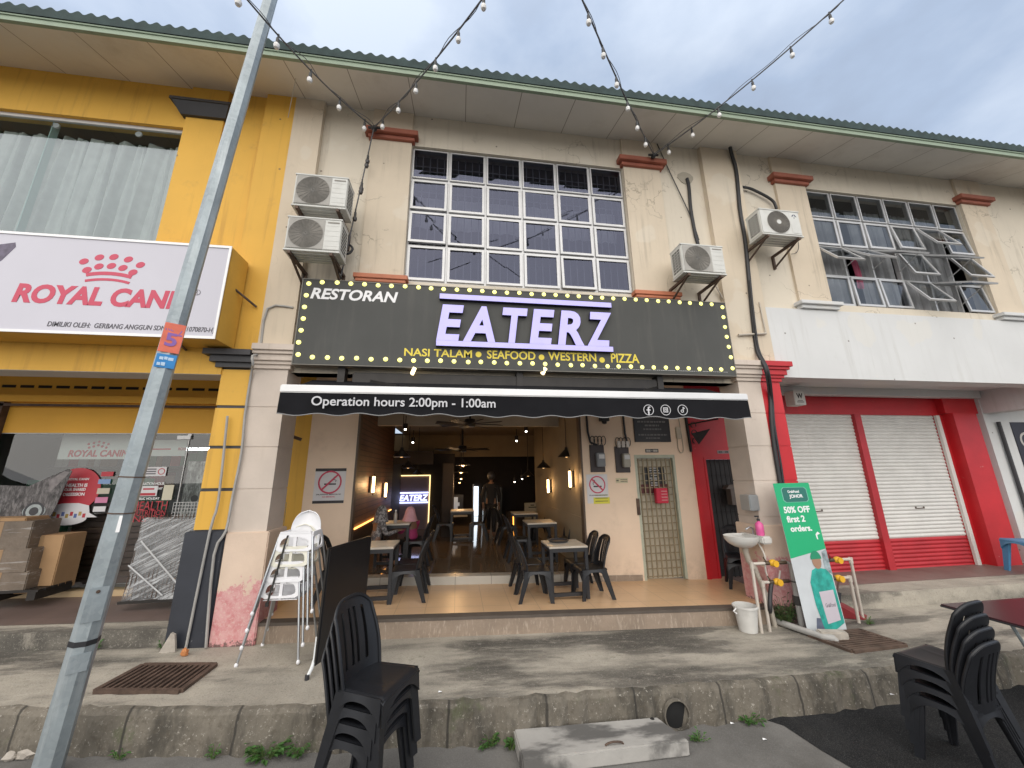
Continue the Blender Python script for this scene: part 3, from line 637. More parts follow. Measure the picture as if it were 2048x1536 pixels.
# ---------------------------------------------- right building: white beam and red shutters
BR = thing('shophouse', 'shophouse with blank white beam, red framed roller shutters and open sashes above', 'building', (9.1, .3, .4), 'terrace shophouses')
RX1 = 13.15
mb = MB(); mb.wall(XP[1], RX1, 5.25, ZT+.1, .1, .34, [(7.03, 10.97, 5.42, 8.06)]); mb.build('upper_wall', cream_lt, BR)
mb = MB(); mb.box(XP[1]+.36, RX1, .03, .34, 3.92, 5.25); mb.box(XP[1]+.01, XP[1]+.36, .101, .34, 3.92, 5.25); mb.build('facade_beam', white_p, BR)
for x0, x1 in ((6.32, 7.025), (10.975, 11.68)): MB().box(x0, x1, .05, .102, 5.42, ZT).build('pilaster', cream, BR)
for x0, x1 in ((6.32, 7.025), (10.975, 11.68)):
    m = MB(); moulding(m, x0, x1, .05, 8.06, [(.075, .05), (.10, .11)], .11); m.build('pilaster_cap', brick_red, BR, bevel=.006)
    m = MB(); moulding(m, x0, x1, .03, 5.26, [(.07, .05), (.07, .1)], .11); m.build('sill', white_p, BR, bevel=.006)
mb = MB(); mb.box(XP[1], 5.5, 0, .105, 4.16, ZT+.05); mb.build('column', cream, BR)
mb = MB(); mb.box(RX1-.02, RX1+.8, 0, .105, 4.16, ZT+.05); mb.build('column', cream, BR)
mb = MB()
zs = [.2, 1.05, 1.62, 2.17, 2.72, 3.27, 3.82]
for a, c in zip(zs, zs[1:]): mb.box(XP[1], 5.5, 0, .46, a+.008, c-.008)
mb.box(XP[1], 5.49, .008, .45, .2, 3.83); mb.build('pier', red, BR)
m = MB()
for z, h, out in ((3.82, .06, .035), (3.88, .05, .07), (3.93, .09, .11), (4.02, .05, .15), (4.07, .09, .19)): m.box(XP[1], 5.5+out, -out*.75, .46, z, z+h)
m.build('pier_cap', red, BR, bevel=.005)
m = MB(); m.box(XP[1], 5.56, -.03, .5, .0, 1.50); m.build('plinth', plinth_m, BR, bevel=.012)
roof_for(BR, XP[1], RX1)
window(BR, 7.03, 10.97, 5.42, 8.06, 6, 4, .17, {(1, 3): 9, (1, 4): 27, (1, 5): 6, (2, 0): 36, (2, 1): 44, (2, 2): 56, (2, 3): 18, (2, 4): 56, (2, 5): 22, (3, 1): 3, (3, 2): 4, (3, 3): 28, (3, 4): 64, (3, 5): 6, (1, 2): 2}, 9, rowz=RZ, gm=glassR)
room(BR, XP[1]+.2, RX1-.1, 5.2, 8.3, .35, 4.2, roomw)
for a, c, s_ in ((7.05, 8.22, 1), (8.5, 9.4, 2), (9.45, 10.2, 3), (10.25, 10.95, 4)): drape(BR, a, c, 5.42, 8.0, .55, curtain_d, 6, .05, s_)
drape(BR, 8.28, 8.46, 6.05, 6.72, .5, M('pink_towel', (.55, .12, .2), .9), 2, .03, 7, 'hanging_towel')
# ground floor
mb = MB(); mb.box(XP[1]+.4, RX1, .34, 1.5, 4.06, 4.14); mb.box(6.0, 11.9, 1.22, 1.40, 3.90, 4.058); mb.build('walkway_ceiling', white_p, BR)
mb = MB(); mb.box(11.95, 12.35, .34, 1.5, 3.55, 4.058); mb.build('cross_beam', white_p, BR)
SX = [6.0, 8.66, 8.82, 10.86]
mb = MB(); mb.wall(5.9, 11.9, .2, 4.05, 1.5, 1.62, [(SX[0], SX[3], .1, 3.52)]); mb.build('shutter_surround', red, BR)
mb = MB(); mb.box(SX[1], SX[2], 1.44, 1.6, .3, 3.515); mb.build('shutter_post', red_flat, BR)
mb = MB(); mb.box(SX[3]-.005, SX[3]+.09, 1.45, 1.499, .3, 3.515); mb.build('guide_rail', offw, BR)
mb = MB(); mb.box(11.1, 11.75, 1.3, 1.499, .3, 3.55); mb.box(11.0, 11.92, 1.36, 1.499, 3.552, 4.0); mb.build('red_pier', red, BR)
m = MB(); q = oy(1925, 877, 1.3)
shut_w = M('white_shutter', (.63, .62, .59), .5, var=.06, vs=3, streak=.25, gcol=(.3, .28, .24))
for x0, x1 in ((SX[0], SX[1]-.003), (SX[2]+.003, SX[3]-.008)):
    def prof(z0, z1, n):
        def f(u, v):
            k = v*n; return (x0+(x1-x0)*u, 1.53-.022*abs(math.sin(math.pi*k)), z0+(z1-z0)*v)
        return f
    m = MB(); m.grid(prof(.92, 3.52, 34), 1, 34*8); sh = m.build('shutter', shut_w, BR, smooth=False)
    m = MB(); m.grid(prof(.3, .92, 8), 1, 64); m.build('bottom_slats', red_flat, sh)
    m = MB(); m.box((x0+x1)/2-.11, (x0+x1)/2+.11, 1.49, 1.505, 1.5, 1.515); m.box((x0+x1)/2-.11, (x0+x1)/2-.095, 1.49, 1.51, 1.5, 1.54); m.box((x0+x1)/2+.095, (x0+x1)/2+.11, 1.49, 1.51, 1.5, 1.54); m.build('handle', rust_m, sh)
# stair door in the red wall beside the restaurant
mb = MB(); mb.wall(4.68, 5.9, .2, 4.1, DY, DY+.14, [(4.93, 5.74, .1, 2.60)]); mb.box(4.68, 4.76, DY-.03, DY, .25, 4.1); mb.build('stair_wall', red, BR)
m = MB(); m.box(4.93, 4.97, DY-.01, DY+.08, .3, 2.6); m.box(5.70, 5.74, DY-.01, DY+.08, .3, 2.6); m.box(4.97, 5.70, DY-.01, DY+.08, 2.56, 2.6); fr_ = m.build('door', red, BR)
m = MB()
for i in range(8): x = 5.0+i*.1; m.box(x-.007, x+.007, DY+.03, DY+.045, .36, 2.56)
for z in (.5, .85, 1.2, 1.55, 1.9, 2.25): m.box(4.97, 5.70, DY+.047, DY+.057, z-.008, z+.008)
m.box(4.97, 5.70, DY+.12, DY+.13, .3, 2.56, 1); m.build('grille', [dark_m, M('dark_door_sheet', (.03, .028, .028), .6)], fr_)
# ---------------------------------------------- fourth shop, only its edge shows
BX = thing('shophouse', 'edge of next shop with white wall, black pipe and dark food poster', 'building', (13.5, 1.3, .4), 'terrace shophouses')
mb = MB(); mb.wall(11.93, 22, .2, 4.05, 1.3, 1.42); mb.build('wall', white_p, BX)
mb = MB(); mb.box(12.35, 22, .34, 1.3, 4.06, 4.14); mb.build('walkway_ceiling', offw, BX)
MB().box(RX1+.002, 22, .1, .34, 3.92, ZT+.1).build('upper_wall', cream_lt, BX)
roof_for(BX, RX1, 22)
m = MB(); m.tube([(12.22, 1.25, 3.35), (12.22, 1.25, .4)], .035, 8); m.build('drain_pipe', black_p, BX)
# ------------------------------------------------------------------ restaurant sign
SY = -.15
S = thing('shop_sign', 'long charcoal restaurant sign ringed with yellow bulbs and raised violet letters', 'sign', (1.1, SY, 3.87))
mb = MB(); mb.box(-2.33, 4.555, SY, .0, 3.87, 5.18); mb.build('panel', sign_m, S, bevel=.004)
mb = MB(); mb.box(-2.345, 4.57, SY-.006, .02, 3.855, 3.869); mb.box(-2.345, 4.57, SY-.006, .02, 5.181, 5.195); mb.box(-2.345, -2.331, SY-.006, .02, 3.869, 5.181); mb.box(4.556, 4.57, SY-.006, .02, 3.869, 5.181); mb.build('frame', M('sign_edge', (.16, .15, .13), .5), S)
bz = MB(); bz.lathe([(.038, 0), (.038, -.012), (.03, -.03), (.012, -.04), (0.0001, -.042)], (0, 0, 0), 10, 0, (1, 0, 0), (0, 0, 1), (0, 1, 0))
b0 = None
spots = [(-2.26+i*(4.50+2.26)/34, 5.09+(.025 if 0 < i < 34 else -.02)) for i in range(35)] + [(-2.28+i*(4.51+2.28)/34, 3.965-(.03 if 0 < i < 34 else -.0)) for i in range(35)]
spots += [(-2.265-.003*k, 5.07-(5.07-3.965)*k/6) for k in range(1, 6)] + [(4.50+.002*k, 5.07-(5.07-3.965)*k/6) for k in range(1, 6)]
rb = random.Random(2)
for i, (x, z) in enumerate(spots):
    if b0 is None:
        b0 = bz.build('bulb', bulb_y, None, smooth=True); b0.parent = S; o = b0
    else: o = b0.copy(); COL.objects.link(o); o.parent = S
    o.location = Vector((x+rb.uniform(-.008, .008), SY-.001, z+rb.uniform(-.006, .006)))-wpos(S)
for ch, xa, xb in (('E', 872, 930), ('A', 925, 992), ('T', 1007, 1056), ('E', 1058, 1110), ('R', 1115, 1168), ('Z', 1173, 1224)):
    pass
za, zb = oy(1040, 690, SY).z, oy(1040, 618, SY).z
lets = [('E', 876, 925), ('A', 928, 989), ('T', 1008, 1054), ('E', 1061, 1108), ('R', 1117, 1166), ('Z', 1174, 1222)]
for ch, pa_, pb_ in lets:
    xa, xb = oy(pa_-3, 650, SY-.07).x, oy(pb_+2, 650, SY-.07).x
    text('raised_letter', ch, (0, SY, 0), XF, ZF, NF, xa, xb, za-.02, zb-.02, [violet, navy], S, depth=.07, bold=.035, shear=.16)
for (p1, p2, z0, z1) in ((879, 1219, 607, 594), (872, 1223, 698, 685)):
    m = MB(); x0, x1 = oy(p1, z0, SY).x, oy(p2, z0, SY).x; zz = oy(1050, (z0+z1)/2, SY-.07).z; m.box(x0, x1, SY-.07, SY, zz-.05, zz+.04, 1); m.box(x0+.004, x1-.004, SY-.073, SY-.07, zz-.046, zz+.036, 0); m.build('raised_bar', [violet, navy], S)
ftext('lettering', 'RESTORAN', (623, 575), (795, 606), SY, white_t, S, bold=.03, shear=.2)
for s_, a, c in (('NASI TALAM', 809, 944), ('SEAFOOD', 974, 1071), ('WESTERN', 1096, 1193), ('PIZZA', 1221, 1279)):
    y = 696+(a-809)*.026; ftext('lettering', s_, (a, y), (c, y+20), SY, yell_t, S, bold=.02)
for px in (957, 1083, 1204):
    m = MB(); q = oy(px, 709+(px-957)*.045, SY); m.prism(disc(.045, 20), q, XF, ZF, NF, .004); m.build('dot', yell_t, S)
ftext('lettering', 'DIMILIKI OLEH: BARAKAH UDA ENTERPRISE 202203282723 (003445665-U)', (1181, 736), (1455, 745), SY, white_t, S, bold=.012)
for px in (826, 1086):                                # small spot lamps below the sign
    q = oy(px, 744, -.1); m = MB(); m.bar((q.x-.05, -.05, 3.87), (q.x, -.12, q.z+.05), .018); l_ = m.build('spot_lamp', dark_m, None); tag(l_, 'small lit spot lamp under the dark sign near %s' % ('its left bracket' if px < 900 else 'its middle bracket'), 'lamp', 'spot lamps under the sign')
    m = MB(); m.bar((q.x+.03, -.16, q.z+.05), (q.x-.015, -.1, q.z-.035), .035, .05); m.build('lamp_face', emis('warm_led', (1, .8, .45), 2.2), l_)

# ------------------------------------------------------------------ awning
A = thing('awning', 'black retractable awning with white front bar and opening hours on its valance', 'awning', (1.0, -.4, 3.3))
AX0, AX1, AY, AZ = -2.14, 4.12, -.8, 3.365
mb = MB(); mb.grid(lambda u, v: (AX0+.02+(AX1-AX0-.04)*u, AY+.02+(.83)*v, AZ+.02+.30*v-.02*math.sin(math.pi*v)), 30, 6); mb.build('canopy', black_fab, A, smooth=True)
mb = MB(); mb.box(AX0, AX1, AY-.035, AY+.035, AZ-.052, AZ+.045); mb.build('front_bar', steel_w, A, bevel=.012)
def val(u, v):
    x = AX0+.005+(AX1-AX0-.01)*u; hz = .265+.014*math.cos(2*math.pi*x/.48)+.006*math.sin(x*2.3)
    return (x, AY-.022-.02*v+.010*math.sin(x*3.1)*v+.006*math.sin(x*11)*v, AZ-.052-hz*v)
mb = MB(); mb.grid(val, 200, 4); va = mb.build('valance', black_fab, A, smooth=True)
mb = MB(); mb.tube([Vector(val(i/200, 1))+Vector((0, -.001, 0)) for i in range(201)], .006, 5); mb.build('piping', M('grey_piping', (.25, .25, .25), .6, var=0), va)
mb = MB(); mb.box(-1.55, 3.3, -.04, .09, 3.62, 3.80); mb.build('cassette', dark_m, A, bevel=.02)
for x in (-1.7, .92, 3.25): MB().box(x-.05, x+.05, -.06, .1, 3.58, 3.86).build('bracket', dark_m, A)
for s_, x in ((1, -1.3), (-1, 3.2)):
    m = MB(); m.bar((x, 0, 3.66), (x+s_*.45, -.4, 3.5), .05, .07); m.bar((x+s_*.45, -.4, 3.5), (x+s_*.1, -.77, 3.36), .045, .06); m.build('folding_arm', dark_m, A)
def on_val(px, py): return oy(px, py, AY-.05)
ftext('lettering', 'Operation hours 2:00pm - 1:00am', (624, 792), (991, 821), AY-.055, M('grey_print', (.55, .55, .57), .7, var=0), va, depth=.004, bold=.012)
gp = bpy.data.materials['grey_print']
for k, px in enumerate((1297, 1331, 1365)):
    q = on_val(px, 820); o = (q.x, AY-.052, q.z); m = MB(); ring(m, o, XF, ZF, NF, .066, .008, .004, 28)
    if k == 0:
        m.box(q.x-.012, q.x+.008, AY-.056, AY-.052, q.z-.066, q.z+.022); m.box(q.x-.03, q.x+.026, AY-.0562, AY-.0522, q.z-.008, q.z+.008); m.prism([(-.012, .02), (.008, .02), (.012, .03), (.028, .032), (.028, .048), (.008, .048), (-.008, .04)], o, XF, ZF, NF, .0035)
    elif k == 1:
        for a, b_, c, d in ((-.034, .034, .024, .034), (-.034, .034, -.034, -.024), (-.034, -.024, -.024, .024), (.024, .034, -.024, .024), (-.024, .024, .012, .016)): m.box(q.x+a, q.x+b_, AY-.056, AY-.052, q.z+c, q.z+d)
        ring(m, (q.x, AY-.0525, q.z-.004), XF, ZF, NF, .010, .007, .004, 20)
    else:
        ring(m, (q.x-.008, AY-.0525, q.z-.016), XF, ZF, NF, .012, .010, .004, 20); m.box(q.x+.004, q.x+.014, AY-.056, AY-.052, q.z-.016, q.z+.042); m.prism([(.014, .042), (.014, .026), (.034, .012), (.036, .024), (.022, .034)], o, XF, ZF, NF, .0035)
    m.build('round_icon', gp, va)

# ------------------------------------------------------------------ left shop sign
LS = thing('shop_sign', 'large white lightbox sign with red crown and lettering on yellow shophouse', 'sign', (-6.2, -.2, 4.08))
LY = -.45; SXR = -3.18
lw = M('white_lightbox', (.52, .51, .57), .35, var=.03, vs=1)
redl = M('rose_red_print', (.52, .05, .10), .5, var=0); gryl = M('dark_grey_print', (.09, .085, .1), .6, var=0)
mb = MB(); mb.box(-9.6, SXR-.03, LY, LY+.02, 4.12, 5.42); mb.build('panel', lw, LS)
mb = MB(); mb.box(-9.6, SXR, LY-.012, LY+.0, 5.42, 5.455); mb.box(-9.6, SXR, LY-.012, LY, 4.085, 4.12); mb.box(SXR-.03, SXR, LY-.012, LY, 4.12, 5.42); mb.build('frame', steel_w, LS)
mb = MB(); mb.box(-9.6, SXR-.002, LY+.021, -.03, 4.09, 5.45); mb.build('box', M('yellow_sheet', (.62, .36, .06), .55, var=.12, vs=1.5, streak=.3, gcol=(.3, .2, .08)), LS, bevel=.004)
text('lettering', 'ROYAL CANIN', (0, LY, 0), XF, ZF, NF, oy(27, 590, LY).x, oy(388, 610, LY).x, oy(40, 605, LY).z-.0, oy(40, 566, LY).z, redl, LS, bold=.045, shear=.12)
text('lettering', 'R', (0, LY, 0), XF, ZF, NF, oy(390, 585, LY).x+.01, oy(398, 585, LY).x-.01, oy(394, 589, LY).z, oy(394, 581, LY).z, gryl, LS)
m = MB(); q = oy(394.5, 585, LY); ring(m, q, XF, ZF, NF, .035, .006, .003, 20); m.build('registered_ring', gryl, LS)
text('lettering', 'DIMILIKI OLEH:  GERBANG ANGGUN SDN. BHD. (1070870-H)', (0, LY, 0), XF, ZF, NF, oy(96, 645, LY).x, oy(430, 655, LY).x, oy(200, 658, LY).z-.01, oy(200, 645, LY).z-.01, gryl, LS, bold=.012, shear=.12)
m = MB()
for px, py in ((168, 523), (199, 515), (228, 514), (257, 519), (281, 530), (174, 540), (198, 533), (223, 532), (246, 536), (266, 545)):
    q = oy(px, py, LY); r = .045; pts = [(x*1.12+z*.25, z) for x, z in disc(r, 20)]; m.prism(pts, q, XF, ZF, NF, .003)
m.build('crown_dots', redl, LS)
m = MB()
for r0, dz, th in ((.92, 0, .05), (.9, -.06, .035)):
    q = oy(217, 556, LY); c = (q.x, LY, q.z-.88+dz); ring(m, c, XF, ZF, NF, r0, th, .003, 18, 0, R_(90-16), R_(90+16))
m.build('crown_band', redl, LS)
m = MB(); q = oy(0, 520, LY); m.prism([(-.5, -.25), (-.1, -.16), (.02, .0), (.12, .2), (.1, .26), (-.05, .22), (-.5, .0)], q, XF, ZF, NF, .003); m.build('cat_ear_print', M('ear_print', (.13, .11, .16), .6, var=.3, vs=20), LS)
for (pa_, pb_) in (((462, 572), (513, 614)), ((362, 690), (372, 700))):
    a = oy(*pa_, LY+.2); c = oy(*pb_, -.02); m = MB(); m.tube([a, c], .016, 6); m.build('brace', rust_m, LS)

# ------------------------------------------------------------------ air conditioners
def ac_unit(label, x0, x1, z0, z1, y0, y1, style, bracket=True, group='air conditioner outdoor units on the facade'):
    cx, cz = (x0+x1)/2, (z0+z1)/2; H = z1-z0; W = x1-x0
    o = thing('air_conditioner', label, 'air conditioner', (cx, (y0+y1)/2, z0), group)
    m = MB(); m.box(x0, x1, y0, y1, z0+.03, z1); m.build('casing', ac_w, o, bevel=.014)
    MB().box(x0-.008, x1+.008, y0-.006, y1, z0, z0+.028).build('base_tray', ac_w, o, bevel=.004); MB().box(x0-.006, x1+.006, y0-.008, y1, z1-.02, z1+.006).build('lid', ac_w, o, bevel=.004)
    fcx = x0+W*(.36 if style == 0 else .44); r = H*.415
    if style == 0:
        m = MB(); m.box(x0+.025, x0+W*.69, y0-.006, y0-.001, z0+.045, z1-.03); m.build('front_grille', M('grille_plate', (.36, .345, .315), .6, var=.1, vs=10) if 'grille_plate' not in bpy.data.materials else bpy.data.materials['grille_plate'], o)
        m = MB(); m.box(x0+W*.705, x1-.008, y0-.004, y0-.001, z0+.05, z1-.03)
        for k in range(5): m.box(x0+W*.72, x1-.02, y0-.006, y0-.004, z0+.1+k*H*.15, z0+.104+k*H*.15)
        m.build('side_panel', ac_w, o)
        m = MB(); m.box(x0+W*.74, x1-.03, y0-.0085, y0-.006, z1-.075, z1-.055); m.build('name_strip', ac_g, o)
        fz = cz+.008; yy = y0-.0065
    else: fz, yy = cz+.01, y0-.001
    m = MB(); m.prism(disc(r, 36), (fcx, yy, fz), XF, ZF, NF, .002); m.build('fan_opening', ac_d if style else ac_g, o)
    m = MB()
    if style:
        for k in range(9): ring(m, (fcx, yy-.004, fz), XF, ZF, NF, r*(.24+.76*k/8)-.003, .0045, .006, 36)
        for k in range(36):
            a = 2*math.pi*k/36; d = Vector((math.cos(a), 0, math.sin(a))); d2 = Vector((math.cos(a+.2), 0, math.sin(a+.2))); m.bar(Vector((fcx, yy-.006, fz))+d*r*.2, Vector((fcx, yy-.006, fz))+d2*r, .004)
        m.build('fan_guard', ac_g, o); m = MB(); m.prism(disc(r*.2, 24), (fcx, yy-.009, fz), XF, ZF, NF, .004); m.build('hub', ac_w, o)
        m = MB(); q = (x1-W*.14, y0, z1-.1); m.prism([(-.05, -.02), (-.03, .02), (-.005, .035), (-.012, 0)], q, XF, ZF, NF, .003); m.prism([(.05, -.02), (.03, .02), (.005, .035), (.012, 0)], q, XF, ZF, NF, .003); m.prism([(-.012, -.045), (.012, -.045), (0, -.02)], q, XF, ZF, NF, .003); m.build('emblem', M('emblem_blue', (.06, .07, .12), .5, var=0), o)
        m = MB(); m.box(x1-W*.24, x1-.02, y0-.003, y0, z0+.07, z0+H*.48); m.box(x1-W*.26, x1-W*.255, y0-.002, y0+.001, z0+.05, z1-.02); m.build('service_cover', ac_w, o)
    else:
        for k in range(17): ring(m, (fcx, yy-.003, fz), XF, ZF, NF, r*(.06+.93*k/16), .003, .004, 30)
        for k in range(10):
            a = math.pi*k/10; d = Vector((math.cos(a), 0, math.sin(a))); m.bar(Vector((fcx, yy-.005, fz))-d*r, Vector((fcx, yy-.005, fz))+d*r, .004)
        m.build('fan_guard', M('guard_wire', (.2, .19, .17), .6, var=.2, vs=20) if 'guard_wire' not in bpy.data.materials else bpy.data.materials['guard_wire'], o)
    m = MB()                                          # slots on the visible left or right end
    sx = x0-.002 if x0 > 0 else x1+.0; n_ = 8
    for k in range(n_):
        for j in range(3): m.box(sx-.001, sx+.003, y0+.05+j*.075, y0+.11+j*.075, z0+.09+k*(H-.14)/n_, z0+.09+(k+.55)*(H-.14)/n_)
    m.build('side_slots', ac_d, o)
    m = MB()
    for k in range(4): m.box(x0+.06, x1-.06, y0+.05+k*.06, y0+.07+k*.06, z0-.012, z0)
    m.build('underside_ribs', ac_w, o)
    if bracket:
        for x in (x0+.08, x1-.1):
            m = MB(); m.box(x-.02, x+.02, y0-.02, .098, z0-.055, z0-.013); m.box(x-.02, x+.02, .06, .098, z0-.30, z0-.055); m.bar((x, y0+.06, z0-.05), (x, .07, z0-.27), .03, .02)
            m.build('bracket', rust_m, o)
    return o
ac_unit('upper of two cream air conditioner units stacked beside the yellow wall', -2.47, -1.73, 6.15, 6.70, -.52, -.20, 0)
ac_unit('lower of two cream air conditioner units, just above the dark sign', -2.49, -1.75, 5.42, 5.97, -.52, -.20, 0)
ac_unit('cream air conditioner unit with mesh grille right of the grid window', 3.60, 4.37, 5.50, 6.04, -.52, -.20, 0)
ac_unit('white air conditioner unit with round white-hubbed fan above white beam', 5.24, 6.05, 6.38, 6.91, -.50, -.18, 1)
def cable(name, label, pts, r, m=lead, parent=None, cat='cable', group=None, sm=6):
    P = [Vector(p) for p in pts]; out = []
    for i in range(len(P)-1):                         # catmull-rom
        p0, p1, p2, p3 = P[max(0, i-1)], P[i], P[i+1], P[min(len(P)-1, i+2)]
        for k in range(sm):
            t = k/sm; out.append(.5*((2*p1)+(p2-p0)*t+(2*p0-5*p1+4*p2-p3)*t*t+(3*p1-p0-3*p2+p3)*t**3))
    out.append(P[-1]); mb = MB().tube(out, r, 7); o = mb.build(name, m, parent, smooth=True)
    if label: tag(o, label, cat, group)
    return o
def pl(Y, *ps): return [oy(p[0], p[1], Y) for p in ps]
# feeder pipes of the units
cable('insulated_pipe', 'thick black insulated pipe from round wall patch to mesh-grilled air conditioner', pl(.07, (1374, 357), (1378, 375), (1382, 420), (1390, 465), (1397, 492)), .03, cat='pipe')
m = MB(); q = oy(1371, 356, .095); m.prism([(x*1.0+random.uniform(-.02, .02), z*.8+random.uniform(-.02, .02)) for x, z in disc(.17, 14)], q, XF, ZF, NF, .006); tag(m.build('wall_patch', M('cement_patch', (.4, .36, .29), .9, var=.15), None), 'round grey cement patch around the black insulated pipe', 'patch')
cable('insulated_pipe', 'black bent pipe from the wall into top of white-hubbed air conditioner', pl(.03, (1484, 374), (1500, 377), (1520, 386), (1538, 396), (1548, 405), (1553, 418)), .026, cat='pipe')
cable('cable', 'thin wire drooping below white-hubbed air conditioner', pl(.0, (1596, 482), (1597, 496), (1592, 506), (1583, 508)), .006)
cable('cable', 'loop of black cable beside the lower stacked air conditioner', pl(-.05, (684, 497), (692, 489), (702, 492), (705, 499), (698, 507), (688, 509), (680, 520), (676, 545), (682, 557)), .018)
cable('cable', 'straight thin cable crossing the wall down to mesh-grilled air conditioner', pl(.07, (1313, 285), (1340, 345), (1380, 430), (1398, 480)), .009)
cable('cable', 'pair of thin pale wires running from mesh-grilled air conditioner to column', pl(.04, (1428, 567), (1436, 580), (1452, 610), (1474, 668), (1490, 740), (1500, 830), (1512, 900), (1525, 1000), (1530, 1060)), .013, M('pale_conduit', (.45, .4, .34), .6))
cable('cable', 'thick black cable bundle running down from the soffit over red and cream column', [oy(1452, 285, .02)+Vector((0, -.35, .14)), oy(1460, 290, -.1), *pl(-.03, (1472, 340), (1480, 420), (1490, 480), (1498, 560), (1506, 640), (1514, 700)), *pl(-.2, (1532, 740)), *pl(-.03, (1540, 790), (1543, 840), (1548, 890), (1556, 940), (1562, 975))], .034)
cable('cable', 'second black cable hugging the thick bundle on red column', [*pl(-.07, (1500, 560), (1510, 650), (1518, 700)), *pl(-.23, (1537, 742)), *pl(-.05, (1545, 800), (1549, 850), (1562, 930), (1568, 975))], .016)
for pts in (((1560, 835), (1570, 840), (1573, 860), (1566, 868)), ((1566, 885), (1574, 880), (1577, 888), (1570, 893))): cable('cable', 'small black cable loop sticking out from the red column, %s' % ('upper' if pts[0][1] < 850 else 'lower'), pl(.1, *pts), .012)
m = MB(); a, c = oy(1477, 670, -.03), oy(1532, 667, -.03); m.tube([a, c], .02, 7); m.tube([c, c+Vector((.0, .02, .62))], .012, 6); tag(m.build('conduit', M('beige_conduit', (.5, .45, .38), .6), None), 'short beige conduit crossing the column above its red part', 'conduit')
# conduits on the left column
cable('conduit', 'thin grey conduit running down the seam of yellow and cream column', [oy(588, 617, .02)+Vector((-.0, -.03, 0)), oy(535, 617, -.02), oy(520, 700, -.02), oy(505, 712, -.2), oy(506, 730, -.2), oy(503, 745, -.03), oy(490, 830, -.03), oy(483, 905, -.03), oy(464, 1000, -.03), oy(452, 1062, -.05), oy(428, 1110, -.06), oy(412, 1295, -.06)], .016, pipe_g, cat='conduit', sm=3)
cable('conduit', 'grey steel conduit standing against the black column foot', [oy(455, 832, -.05), oy(437, 1000, -.05), oy(420, 1062, -.05), oy(375, 1280, -.05), oy(372, 1296, -.05)], .015, pipe_g, cat='conduit', sm=3)
m = MB(); m.bar(oy(560, 864, 1.1), oy(602, 879, 1.1), .05); tag(m.build('steel_bracket', rust_m, None), 'short rusty steel bar sticking from the yellow walkway wall', 'bracket')
# ------------------------------------------------------------------ things on the walkway wall
WY = DY
def nosmoke(label, px0, py0, px1, py1, Y, band, extra):
    a, c = oy(px0, py0, Y), oy(px1, py1, Y); x0, x1, z0, z1 = a.x, c.x, c.z, a.z; W, H = x1-x0, z1-z0
    o = thing('no_smoking_poster', label, 'poster', ((x0+x1)/2, Y, z0))
    m = MB(); m.box(x0, x1, Y-.004, Y, z0, z1); m.build('sheet', M('poster_paper', (.62, .61, .62), .6, var=.03) if 'poster_paper' not in bpy.data.materials else bpy.data.materials['poster_paper'], o)
    if band:
        m = MB(); m.box(x0, x1, Y-.006, Y-.004, z1-.05, z1); m.box(x0, x1, Y-.006, Y-.004, z0, z0+.045); m.build('black_band', black_p, o)
    cx, cz = (x0+x1)/2, z0+H*(.60 if band else .64); r = W*.33
    m = MB(); ring(m, (cx, Y-.0045, cz), XF, ZF, NF, r, r*.16, .003, 32)
    m.build('ring', redl, o)
    k = -1 if band else 1
    m = MB(); cz2 = cz-.02
    m.box(cx-.18*W, cx+.2*W, Y-.006, Y-.004, cz2-.025, cz2+.0); m.tube([(cx-.18*W*k, Y-.005, cz2+.02), (cx-.2*W*k, Y-.005, cz2+.05), (cx-.1*W*k, Y-.005, cz2+.07), (cx-.13*W*k, Y-.005, cz2+.11)], .006, 5); m.build('cigarette', black_p, o)
    m = MB(); d = Vector((math.cos(R_(45)), 0, math.sin(R_(45)))) if band else Vector((-math.cos(R_(45)), 0, math.sin(R_(45)))); m.bar(Vector((cx, Y-.0085, cz))-d*r, Vector((cx, Y-.0085, cz))+d*r, .03, .003, 0, (0, 1, 0)); m.build('slash', redl, o)
    text('lettering', 'DILARANG MEROKOK', (0, Y-.004, 0), XF, ZF, NF, x0+W*.1, x1-W*.1, z0+H*(.235 if band else .255), z0+H*(.27 if band else .295), black_p, o, depth=.002, bold=.02)
    if band:
        text('lettering', 'NO SMOKING', (0, Y-.004, 0), XF, ZF, NF, x0+W*.3, x1-W*.3, z0+H*.165, z0+H*.20, redl, o, depth=.002, bold=.02)
    else:
        m = MB(); m.box(x0+W*.28, x1+W*.04, Y-.006, Y-.004, z0-.01, z0+H*.20); m.build('yellow_note', M('yellow_note', (.65, .6, .06), .6, var=.03), o)
        m = MB()
        for i in range(3): m.box(x0+W*.36, x1-W*.04, Y-.0075, Y-.006, z0+.03+i*.055, z0+.045+i*.055)
        m.build('note_lines', M('note_lines', (.2, .2, .05), .6, var=0), o)
    return o
nosmoke('no smoking poster with black bands left of the restaurant opening', 632, 937, 687, 1006, WY-.002, True, None)
nosmoke('no smoking poster with yellow note below, right of the restaurant opening', 1172, 949, 1218, 1006, WY-.002, False, None)
